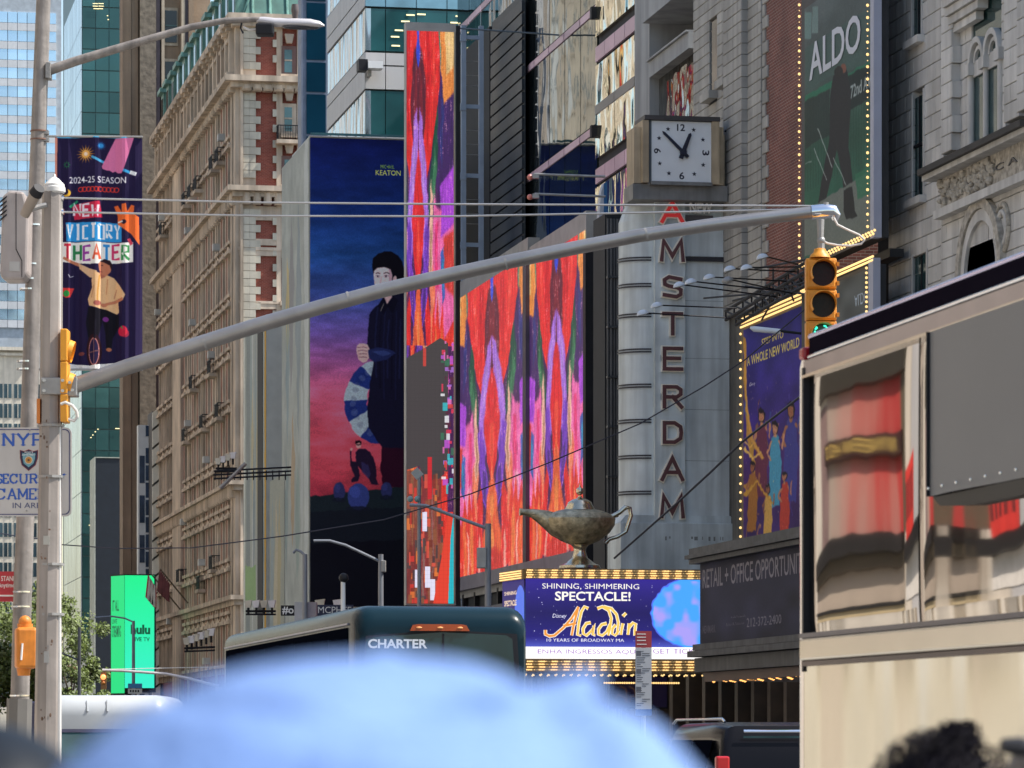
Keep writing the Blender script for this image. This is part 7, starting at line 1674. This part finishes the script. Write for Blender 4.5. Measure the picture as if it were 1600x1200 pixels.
o = MB().prism(PR, [(lr(640), zr(986)), (lr(733), zr(986)), (lr(728), zr(977)), (lr(720), zr(975.5)), (lr(652), zr(975.5)), (lr(644), zr(977))], .0, .05).build('marker_light', mat('amber red lens', (.35, .06, .015), .2, var=.15), t)
for u in (654, 687, 718): MB().ball(PR.w(lr(u), zr(981), .05), .022, 8, 5, (2, 1, .7)).build('lamp', mat('amber lamp', (.9, .4, .15), .3, var=0), o)
SBU = SIDE(CX - .004)
for i in range(8): MB().box(SBU, -CY - .75 - (i + 1) * 1.95, -CY - .75 - i * 1.95 - .03, 1.5, 3.30, .0, .012).build('side_window', BG, t)
MB().box(SBU, -CY - 16.6, -CY - .7, 3.34, 3.365, 0, .02).build('gutter_trim', mat('blue silver trim', (.2, .22, .34), .3, .8), t)
for y in (3.0, 4.3, 12.5): wheel(t, (CX + .2, CY + y, .52), .52, .32); wheel(t, (CX + cw - .2, CY + y, .52), .52, .32)
for u in (561, 808): MB().pbox(PR, u, 1200, u + 10, 1240, .0, .04).build('tail_lamp', mat('tail red', (.3, .01, .01), .2), t)
# suv
D0 = 38.0; c0 = at(1112, 1150, D0); SXx, SYy = c0[0], c0[1]; 
t = thing('black_suv', (SXx + .98, SYy + 2.4, 0), 'black sports utility vehicle with roof rails, its tinted rear window facing us', 'car')
BK = mat('black car paint', (.006, .006, .008), .2, 0, var=0, spec=.12)
hw = .98; cx_ = SXx + hw
loft([(0, hw - .08, .45, 1.1, .12), (.06, hw, .4, 1.14, .12), (.6, hw, .36, 1.16, .1), (4.3, hw, .36, 1.1, .14), (4.8, hw - .12, .45, .95, .2)], 'lower_body', BK, t, SYy, cx_)
loft([(.08, hw - .07, 1.05, 1.2, .1), (.12, hw - .1, 1.05, 1.55, .14), (.3, hw - .16, 1.05, 1.8, .16), (.8, hw - .17, 1.05, 1.84, .16), (2.4, hw - .17, 1.05, 1.83, .18), (3.1, hw - .2, 1.05, 1.6, .2), (3.6, hw - .22, 1.05, 1.2, .1)], 'cabin', BK, t, SYy, cx_)
b = MB(); b.add([(cx_ - .68, SYy + .085, 1.2), (cx_ + .68, SYy + .085, 1.2), (cx_ + .6, SYy + .25, 1.7), (cx_ - .6, SYy + .25, 1.7)], [(0, 1, 2, 3)])
b.v = [(x, y - .03, z) for x, y, z in b.v]; b.build('rear_window', mat('suv rear glass', (.02, .04, .045), .05, .1, var=.3, scale=2), t)
for y0_, y1_ in ((.55, 1.35), (1.45, 2.3), (2.4, 3.0)):
    b = MB(); b.add([(cx_ - hw + .03, SYy + y1_, 1.18), (cx_ - hw + .03, SYy + y0_, 1.18), (cx_ - hw + .145, SYy + y0_, 1.66), (cx_ - hw + .145, SYy + y1_, 1.66)], [(0, 1, 2, 3)]); b.build('side_window', BG, t)
for s in (-1, 1):
    MB().tube([(cx_ + s * .72, SYy + .5, 1.84), (cx_ + s * .72, SYy + .6, 1.87), (cx_ + s * .72, SYy + 2.6, 1.87), (cx_ + s * .72, SYy + 2.75, 1.83)], .014, 8).build('roof_rail', CHROME, t, smooth=True)
    MB().box(FACE(SYy + .03), cx_ + s * .87 - .07, cx_ + s * .87 + .07, .95, 1.5, -.02, .06).build('tail_lamp', mat('tail lamp red', (.4, .015, .02), .15), t, bevel=.02)
MB().tube([(cx_ - .62, SYy + .14, 1.745), (cx_ + .62, SYy + .14, 1.745)], .018, 8).build('spoiler_trim', CHROME, t)
MB().box(FACE(SYy), cx_ - .26, cx_ + .26, .8, .95, .0, .02).build('number_plate', WHITE, t); MB().box(FACE(SYy), cx_ - hw + .05, cx_ + hw - .05, .4, .65, 0, .08).build('bumper', BK, t, bevel=.03)
for y in (.95, 3.85):
    for s in (-1, 1): wheel(t, (cx_ + s * .86, SYy + y, .38), .38, .25)
# white roofed van
D0 = 78.0; V = VIEW(D0); a = V.w(V.L(86), 0); 
t = thing('white_roof_van', V.w(V.L(174), 0, -1), 'van with a rounded ribbed white roof cap and teal glass, low at the left', 'van')
wv_ = V.L(262) - V.L(62)
def vsect(l0, l1, z0, z1, n0, n1, r, name, m):
    b = MB(); K_ = 10; pr = [(n1 - .002, z0)] + [(n1 - r + r * math.sin(j / K_ * math.pi / 2 + math.pi / 2 * 0) if 0 else n1 - r + r * math.cos(j / K_ * math.pi / 2), z1 - r + r * math.sin(j / K_ * math.pi / 2)) for j in range(K_ + 1)] + [(n0, z1), (n0, z0)]
    ls = [l0, l0 + .03, l1 - .3, l1 - .12, l1 - .03, l1]; sc_ = [.93, 1, 1, .93, .82, .6]; k = len(pr)
    for l, s_ in zip(ls, sc_):
        for n_, z in pr: b.v.append(V.w(l, z0 + (z - z0) * s_, n0 + (n_ - n0) * (.6 + .4 * s_)))
    for i in range(len(ls) - 1):
        for j in range(k): j2 = (j + 1) % k; b.f.append((i * k + j, (i + 1) * k + j, (i + 1) * k + j2, i * k + j2))
    b.f += [tuple(range(k)), tuple(range((len(ls) - 1) * k, len(ls) * k))[::-1]]; return b.build(name, m, t, smooth=True)
zt_ = V.Z(170, 1086); zb_ = V.Z(170, 1139)
vsect(V.L(62), V.L(264), zb_, zt_, -3.5, 0, .42, 'roof_cap', mat('white van roof', (.40, .42, .44), .4, coat=.15, var=.05))
for u in (137, 168): MB().tube([V.w(V.L(u), zb_ + .35, .012), V.w(V.L(u - 2), zt_ - .14, -.1), V.w(V.L(u - 4), zt_ + .004, -.42)], .02, 6).build('roof_rib', mat('van seam', (.3, .32, .34), .5), t)
MB().box(V, V.L(62), V.L(258), .35, zb_ - .06, -3.5, -.06).build('body', mat('teal van body', (.09, .24, .30), .2, .1, coat=.5, var=.1), t, bevel=.05)
MB().box(V, V.L(70), V.L(180), 1.25, zb_ - .12, -.06, -.04).build('windscreen', mat('teal windscreen', (.10, .2, .22), .06, .2), t)
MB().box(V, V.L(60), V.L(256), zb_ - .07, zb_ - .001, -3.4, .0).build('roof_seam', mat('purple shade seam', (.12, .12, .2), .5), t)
MB().box(V, V.L(44), V.L(61), 1.2, V.Z(50, 1096), -.6, .1).build('mirror_housing', mat('dark mirror', (.03, .03, .06), .4), t, bevel=.04)
for l_ in (V.L(80), V.L(245)): wheel(t, V.w(l_, .36, -.5), .36, .24, (V.R[0], V.R[1], 0)); wheel(t, V.w(l_, .36, -2.9), .36, .24, (V.R[0], V.R[1], 0))

# tour bus on the right
c0 = at(1252, 1150, 18.0); BX, BY1 = c0[0], c0[1]; BL = 11.6; BY0 = BY1 - BL; bw_, bh = 2.55, 3.575
SBX = SIDE(BX); zz_ = lambda u, v: SBX.Z(u, v)
t = thing('tour_bus', (BX + bw_ / 2, BY0 + BL / 2, 0), 'coach with mirror windows, chrome roof rims and satin champagne side panels at the right', 'bus')
CHAMP = mat('champagne satin panel', (.72, .66, .54), .15, .85, var=.05, scale=.7, wave=.05, wscale=1.3, wz=.02)
MB().wbox(BX + .06, BX + bw_, BY0, BY1 - .02, .35, bh - .02).build('body', mat('bus body dark', (.05, .045, .05), .3), t)
R0 = -BY1; R1 = -BY0
zt_w, zb_w = 3.44, 2.165
MB().box(SBX, R0 + .02, R1, .35, zb_w - .13, -.06, .0).build('lower_panel', CHAMP, t)
MB().box(SBX, R0 + .07, R1, zb_w - .115, zb_w - .012, -.05, .03).build('belt_rail', mat('silver belt rail', (.62, .56, .46), .22, .9, var=.05), t, bevel=.012)
MB().box(SBX, R0 + .07, R1, zb_w - .14, zb_w - .118, -.05, .018).build('belt_seam', mat('brown seam', (.1, .07, .06), .5), t)
MB().box(SBX, R0, R1, zb_w - .008, zb_w + .014, -.05, .012).build('window_lip', mat('dark window lip', (.02, .018, .04), .3), t)
# mirror panes, slightly wavy grid of real mirror
MIR = mat('bronze mirror glass', (.40, .35, .32), .03, 1.0, var=0, wave=.0035, wscale=1.4, wz=.3)
def mirror_pane(la, lb_, name='window_pane', am=.003, sd=1):
    b = MB(); nx_, nz_ = 40, 26; rg = random.Random(sd); ph = [rg.uniform(0, 6) for _ in range(4)]
    for j in range(nz_ + 1):
        for i in range(nx_ + 1):
            f, g = i / nx_, j / nz_; e = min(f, 1 - f); e2 = min(g, 1 - g)
            n_ = -.012 + am * (math.sin(f * 5 + ph[0]) * .5 + math.sin(g * 6 + ph[1] + f * 2) * .35) - .006 * math.exp(-e * 18) - .006 * math.exp(-e2 * 22)
            b.v.append(SBX.w(la + (lb_ - la) * f, zb_w + .014 + (zt_w - zb_w - .014) * g, n_))
    for j in range(nz_):
        for i in range(nx_): q = j * (nx_ + 1) + i; b.f.append((q, q + 1, q + nx_ + 2, q + nx_ + 1))
    return b.build(name, MIR, t, smooth='all')
l_a, l_b, l_c = R0 + .085, SBX.L(1430), SBX.L(1640)
mirror_pane(l_a, l_b - .01, sd=3); mirror_pane(l_b + .01, l_b + 1.55, sd=5, am=.005); mirror_pane(l_b + 1.57, l_b + 3.3, sd=8); mirror_pane(l_b + 3.32, l_b + 5.2, sd=9); mirror_pane(l_b + 5.22, R1 - .1, sd=10)
# end post, marker, roof rims
MB().tube([SBX.w(R0 + .02, .4, -.02), SBX.w(R0 + .02, 3.42, -.02), SBX.w(R0 + .05, 3.5, -.03)], .032, 10).build('corner_post', CHROME, t, smooth=True)
MB().box(SBX, R0 + .045, R0 + .075, 2.0, 3.42, -.04, .01).build('post_seal', BLACK, t)
RIM = mat('roof rim dark', (.010, .008, .014), .3, 0, var=.1, spec=.0)
def roofline(z0, z1, n0, n1, name, m, l0=0.0, bev=0): return MB().box(SBX, R0 + l0, R1, z0, z1, n0, n1).build(name, m, t, bevel=bev)
MB().tube([SBX.w(R0 + .09, 3.562, -.02), SBX.w(R1, 3.562, -.02)], .013, 12).build('upper_rim', mat('violet chrome', (.50, .46, .66), .16, 1.0, var=.03), t, smooth=True)
roofline(3.472, 3.556, -.2, -.01, 'dark_band', RIM, .1)
MB().tube([SBX.w(R0 + .12, 3.466, -.004), SBX.w(R1, 3.466, -.004)], .009, 10).build('lower_rim', CHROME, t, smooth=True)
roofline(3.385, 3.452, -.05, .004, 'cant_rail', mat('brown satin rail', (.30, .25, .25), .26, .85, var=.15, scale=3), .05)
MB().box(SBX, R0 + .05, R1, 3.37, 3.384, -.05, .012).build('rail_edge', mat('gold edge', (.6, .5, .38), .2, .9), t)
MB().add([SBX.w(R0 + .1, 3.54, -.05), SBX.w(R1, 3.54, -.05), SBX.w(R1, 3.55, -.5), SBX.w(R0 + .3, 3.55, -.5), SBX.w(R0 + .3, 3.55, -2.2), SBX.w(R1, 3.55, -2.2), SBX.w(R1, 3.5, -2.5), SBX.w(R0 + .1, 3.5, -2.5)], [(0, 1, 2, 3), (3, 2, 5, 4), (4, 5, 6, 7)]).build('roof', RIM, t)
MB().box(SBX, R0 + .02, R0 + .10, 3.455, 3.515, -.14, .02).build('marker_lamp', mat('red marker lens', (.30, .008, .015), .25, var=0), t, bevel=.015)
# grey cover over the upper rear windows
GV = mat('grey vinyl cover', (.17, .17, .175), .55, var=.04, scale=1.5)
lg = SBX.L(1466); b = MB(); nn_ = 30; L_e = R1 - .3
zc_ = 2.69
for i in range(nn_ + 1):
    f = i / nn_; l = lg + (L_e - lg) * f
    for g in (0, .05, .12, .3, 1): b.v.append(SBX.w(l, zc_ + (3.37 - zc_) * g, .035 + .012 * math.exp(-g * 12) * math.sin(f * 40)))
for i in range(nn_):
    for j in range(4): q = i * 5 + j; b.f.append((q, q + 5, q + 6, q + 1))
b.build('vinyl_cover', GV, t, smooth='all')
MB().box(SBX, lg - .008, lg, zc_, 3.37, -.02, .05).build('cover_edge', BLACK, t)
MB().prism(SBX, [(lg + .02, zc_ - .004), (L_e, zc_ - .004), (L_e, zc_ - .07), (lg + .5, zc_ - .065), (lg + .12, zc_ - .045)], -.005, .03).build('cover_shade_strip', mat('painted cover shade', (.012, .011, .01), .6), t)  # black strip stands in for the shade under the cover's lower edge
for i in range(16):
    l = lg + .04 + i * .19
    if l < L_e: MB().ball(SBX.w(l, zc_ + .03, .055), .007, 8, 5).build('rivet', CHROME, t)
for y in (2.2, 9.2): wheel(t, (BX + .18, BY0 + y, .5), .5, .3); wheel(t, (BX + bw_ - .18, BY0 + y, .5), .5, .3)
MB().box(FACE(BY0), BX + .1, BX + bw_ - .1, 1.4, 3.2, 0, .02).build('end_glass', BG, t)

# ================================================================ people in the foreground
SKIN = mat('skin', (.42, .24, .17), .5, var=.06, scale=20); HAIR = mat('black hair', (.006, .005, .008), .7, var=.3, scale=40, ior=1.15)
def skin_mesh(name, joints, edges, m, t, sub=2, root=0):
    org = ORG[t.name]; me = bpy.data.meshes.new(name)
    me.from_pydata([(p[0] - org[0], p[1] - org[1], p[2] - org[2]) for p, r_ in joints], edges, [])
    o = bpy.data.objects.new(name, me); COL.objects.link(o); o.parent = t; me.materials.append(m)
    sk = o.modifiers.new('skin', 'SKIN'); sk.use_smooth_shade = True
    if not me.skin_vertices: 
        bpy.context.view_layer.objects.active = o
    for i, (p, r_) in enumerate(joints):
        rr_ = r_ if isinstance(r_, tuple) else (r_, r_); me.skin_vertices[0].data[i].radius = rr_; me.skin_vertices[0].data[i].use_root = i == root
    s_ = o.modifiers.new('sub', 'SUBSURF'); s_.levels = s_.render_levels = sub; return o
def person(x, y, top, yaw, label, shirt, trousers, head_top):
    """standing figure seen from behind, facing along the street; head_top is the height of the crown"""
    t = thing('person', (x, y, 0), label, 'person'); H = head_top; s = H / 1.72; c_, s__ = math.cos(yaw), math.sin(yaw)
    W3 = lambda a, b_, z: (x + a * c_ * s - b_ * s__ * s, y + a * s__ * s + b_ * c_ * s, z * s)
    J = [((0, 0, .98), (.155, .11)), ((0, 0, 1.15), (.14, .10)), ((0, .0, 1.33), (.17, .115)), ((0, -.01, 1.43), (.10, .08)), ((0, 0, 1.49), (.055, .055)), ((0, .01, 1.54), (.06, .065)), ((0, .015, 1.61), (.076, .09)), ((0, .01, 1.68), (.05, .06))]
    E = [(0, 1), (1, 2), (2, 3), (3, 4), (4, 5), (5, 6), (6, 7)]
    for sd in (-1, 1):
        k = len(J); J += [((sd * .18, -.01, 1.40), .06), ((sd * .23, 0, 1.22), .048), ((sd * .25, .02, 1.10), .042), ((sd * .25, .10, .92), .034), ((sd * .245, .14, .84), (.026, .038)), ((sd * .24, .17, .77), (.02, .03))]
        E += [(2, k), (k, k + 1), (k + 1, k + 2), (k + 2, k + 3), (k + 3, k + 4), (k + 4, k + 5)]
        f0 = k + 4
        for fi in range(4): q = len(J); J += [((sd * (.222 + .012 * fi), .18 + .004 * fi, .74), .009), ((sd * (.222 + .012 * fi), .17, .70 - .004 * (fi % 2)), .008)]; E += [(k + 5, q), (q, q + 1)]
        q = len(J); J += [((sd * .215, .17, .80), .010), ((sd * .205, .19, .76), .009)]; E += [(f0, q), (q, q + 1)]
        k = len(J); J += [((sd * .09, 0, .86), .09), ((sd * .1, .01, .5), .058), ((sd * .1, -.01, .28), .048), ((sd * .1, -.02, .09), .036), ((sd * .11, .1, .04), (.038, .028)), ((sd * .11, .17, .03), (.03, .02))]
        E += [(0, k), (k, k + 1), (k + 1, k + 2), (k + 2, k + 3), (k + 3, k + 4), (k + 4, k + 5)]
    skin_mesh('body', [(W3(*p), tuple(q * s for q in (r_ if isinstance(r_, tuple) else (r_, r_)))) for p, r_ in J], E, SKIN, t)
    Js = [((0, 0, .92), (.19, .145)), ((0, 0, 1.12), (.17, .13)), ((0, 0, 1.33), (.195, .14)), ((0, -.01, 1.43), (.11, .1))]; Es = [(0, 1), (1, 2), (2, 3)]
    for sd in (-1, 1): k = len(Js); Js += [((sd * .185, -.01, 1.4), .078), ((sd * .235, 0, 1.2), .07)]; Es += [(2, k), (k, k + 1)]
    skin_mesh('shirt', [(W3(*p), tuple(q * s for q in (r_ if isinstance(r_, tuple) else (r_, r_)))) for p, r_ in Js], Es, shirt, t)
    Jt = [((0, 0, .95), (.165, .125))]; Et = []
    for sd in (-1, 1): k = len(Jt); Jt += [((sd * .1, 0, .84), .105), ((sd * .1, .01, .5), .078), ((sd * .1, -.01, .12), .066)]; Et += [(0, k), (k, k + 1), (k + 1, k + 2)]
    skin_mesh('trousers', [(W3(*p), tuple(q * s for q in (r_ if isinstance(r_, tuple) else (r_, r_)))) for p, r_ in Jt], Et, trousers, t)
    for sd in (-1, 1):
        MB().ball(W3(sd * .082, .01, 1.60), .03 * s, 8, 6, (.4, .8, 1.1)).build('ear', SKIN, t, smooth=True)
        MB().ball(W3(sd * .03, .098, 1.615), .012 * s, 8, 6).build('eye', WHITE, t, smooth=True)
        MB().tube([W3(sd * .11, -.06, .02), W3(sd * .11, .08, .035), W3(sd * .11, .2, .025)], [.045, .05, .035], 10).build('shoe', BLACK, t, smooth=True)
    MB().tube([W3(0, .095, 1.62), W3(0, .115, 1.585)], [.008, .014], 8).build('nose', SKIN, t, smooth=True); MB().ball(W3(0, .098, 1.55), .02 * s, 8, 5, (1, .4, .3)).build('mouth', mat('lips', (.35, .1, .09), .5), t, smooth=True)
    return t, W3
DEN = mat('denim', (.04, .07, .15), .8); 
def head_point(u, v, d): return at(u, v, d)
# blue cap
d = 1.32; top = head_point(600, 1031, d); hx_, hy_, hz_ = top
t, W3 = person(hx_, hy_, 0, -.1, 'person right in front of us wearing a pale blue cotton cap', mat('grey shirt cloth', (.3, .32, .36), .8), DEN, hz_ - .012)
CAPM = mat('pale blue cotton', (.145, .245, .50), .85, var=.05, scale=30, bump=.2, bscale=120)
b = MB(); n_t, n_p = 60, 72
rg_ = random.Random(4)
for i in range(n_t + 1):
    th = math.pi * .52 * i / n_t
    for j in range(n_p):
        a = 2 * math.pi * j / n_p; sx_, sy_, sz_ = .132, .145, .088
        x, y, z = sx_ * math.sin(th) * math.cos(a), sy_ * math.sin(th) * math.sin(a), sz_ * math.cos(th)
        z += .010 * math.exp(-((x - .070) / .013) ** 2) - .004 * math.exp(-((x - .045) / .010) ** 2) + .0018 * math.sin(x * 70 + y * 30) * math.sin(th)
        z += .003 * math.exp(-((y + .03 + x * .5) / .014) ** 2) - .013 * math.exp(-((y + .075 - x * .35) / .016) ** 2) * (1 / (1 + math.exp(-(x + .02) * 60))) + .006 * math.exp(-((y + .105 - x * .3) / .016) ** 2) * (1 / (1 + math.exp(-x * 60)))
        zr_ = z - sz_; fd = -.013 * math.exp(-((zr_ + .024 - .13 * x) / .0050) ** 2) / (1 + math.exp(-(x + .015) * 70)) + .007 * math.exp(-((zr_ + .014 - .16 * x) / .004) ** 2) / (1 + math.exp(-(x - .0) * 60)) - .008 * math.exp(-((zr_ + .030 + .22 * x) / .004) ** 2) / (1 + math.exp((x + .02) * 70))
        q_ = 1 + fd / .13; b.v.append((hx_ + x * q_, hy_ + y * q_, hz_ - sz_ + z))
for i in range(n_t):
    for j in range(n_p): j2 = (j + 1) % n_p; b.f.append((i * n_p + j, (i + 1) * n_p + j, (i + 1) * n_p + j2, i * n_p + j2))
o = b.build('cap', CAPM, t, smooth='all', sub=1)
MB().ball((hx_, hy_, hz_), .008, 10, 6, (1, 1, .5)).build('cap_button', CAPM, o, smooth=True)
b = MB()
for r_, dz in ((.0, 0), (1, -.012)):
    for j in range(17): a = math.pi * (.15 + .7 * j / 16); b.v.append((hx_ + (.125 + .0 * r_) * math.cos(a) * (1 if r_ == 0 else 1.0), hy_ + (.135 + .085 * r_) * math.sin(a), hz_ - .088 + dz + .0))
b.f = [(j, j + 1, 18 + j, 17 + j) for j in range(16)]; b.build('cap_brim', CAPM, o, smooth='all')
# dark haired person left
def hair(t, c, sx_, sy_, sz_, seed, curls=0, tuft=None, m=HAIR, wob=.003, strand=0):
    rg = random.Random(seed); b = MB()
    for i in range(15):
        th = math.pi * .62 * i / 14
        for j in range(32):
            a = 2 * math.pi * j / 32; q = 1 + wob / sx_ * math.sin(a * 9 + i * 2.3) * math.sin(th)
            b.v.append((c[0] + sx_ * q * math.sin(th) * math.cos(a), c[1] + sy_ * q * math.sin(th) * math.sin(a), c[2] - sz_ + sz_ * math.cos(th)))
    for i in range(14):
        for j in range(32): j2 = (j + 1) % 32; b.f.append((i * 32 + j, (i + 1) * 32 + j, (i + 1) * 32 + j2, i * 32 + j2))
    o = b.build('hair', m, t, smooth='all'); b = MB()
    for q in range(strand):
        a, th = rg.uniform(0, 6.28), rg.uniform(0, 1.25); p0 = Vector((c[0] + sx_ * math.sin(th) * math.cos(a), c[1] + sy_ * math.sin(th) * math.sin(a), c[2] - sz_ + sz_ * math.cos(th)))
        dr = Vector((math.sin(th) * math.cos(a), math.sin(th) * math.sin(a), .35 + math.cos(th) * .6)).normalized(); tg = dr.orthogonal().normalized(); L_ = rg.uniform(.012, .034); s_ = rg.choice((-1, 1))
        b.tube([p0 - dr * .004, p0 + dr * L_ * .6 + tg * s_ * L_ * .35, p0 + dr * L_ * .75 + tg * s_ * L_ * 1.1, p0 + dr * L_ * .4 + tg * s_ * L_ * 1.7], [.0009, .0008, .0006, .0003], 4, caps=False)
    if strand: b.build('curls', m, o, kind='stuff')
    return o
d = 2.3; p0 = at(-30, 1128, d); t, W3 = person(p0[0], p0[1], 0, 0, 'dark haired person cut off by the lower left corner', mat('dark shirt', (.03, .03, .05), .8), DEN, p0[2] - .01)
hair(t, p0, .083, .10, .10, 3, strand=0, m=mat('dark teal black hair', (.008, .011, .016), .5, var=.4, scale=60, spec=.15))
d = 5.2; p0 = at(1472, 1168, d); t, W3 = person(p0[0], p0[1], 0, .1, 'person with messy black curly hair tied in a bun in front of the tour bus', mat('cream shirt', (.4, .36, .3), .8), DEN, p0[2] - .012)
hair(t, p0, .097, .1, .09, 8, strand=700, wob=.006)
rg = random.Random(12); b = MB()
for q in range(150):
    a = rg.uniform(0, 6.28); r_ = rg.uniform(.0, .022); z0_ = p0[2] - .008; h = rg.uniform(.016, .046); px0 = p0[0] + .025
    b.tube([(px0 + r_ * math.cos(a) * .5, p0[1] + r_ * math.sin(a) * .5, z0_), (px0 + r_ * math.cos(a) * 1.3, p0[1] + r_ * math.sin(a), z0_ + h * .6), (px0 + r_ * 1.5 * math.cos(a + .6), p0[1] + r_ * math.sin(a + .6), z0_ + h), (px0 + r_ * 1.7 * math.cos(a + 1.2), p0[1] + r_ * math.sin(a + 1.2), z0_ + h * .7)], [.0022, .002, .0013, .0004], 4, caps=False)
b.build('hair_bun', HAIR, t, kind='stuff')
# glasses wearer at the lower right corner
d = 4.6; p0 = at(1668, 1142, d); t, W3 = person(p0[0], p0[1], 0, .9, 'person at the lower right corner with dark sunglasses on the head', mat('white shirt', (.55, .53, .5), .8), DEN, p0[2] - .008)
hair(t, p0, .086, .1, .095, 5, strand=60, m=mat('grey brown hair', (.16, .12, .09), .6, var=.3, scale=60))
k = Vector(at(1590, 1167, d - .08)); MB().tube([tuple(k + Vector((-.02, 0, .002))), tuple(k), tuple(k + Vector((.06, .03, -.01)))], [.008, .012, .004], 8).build('sunglasses', BLACK, t, smooth=True)
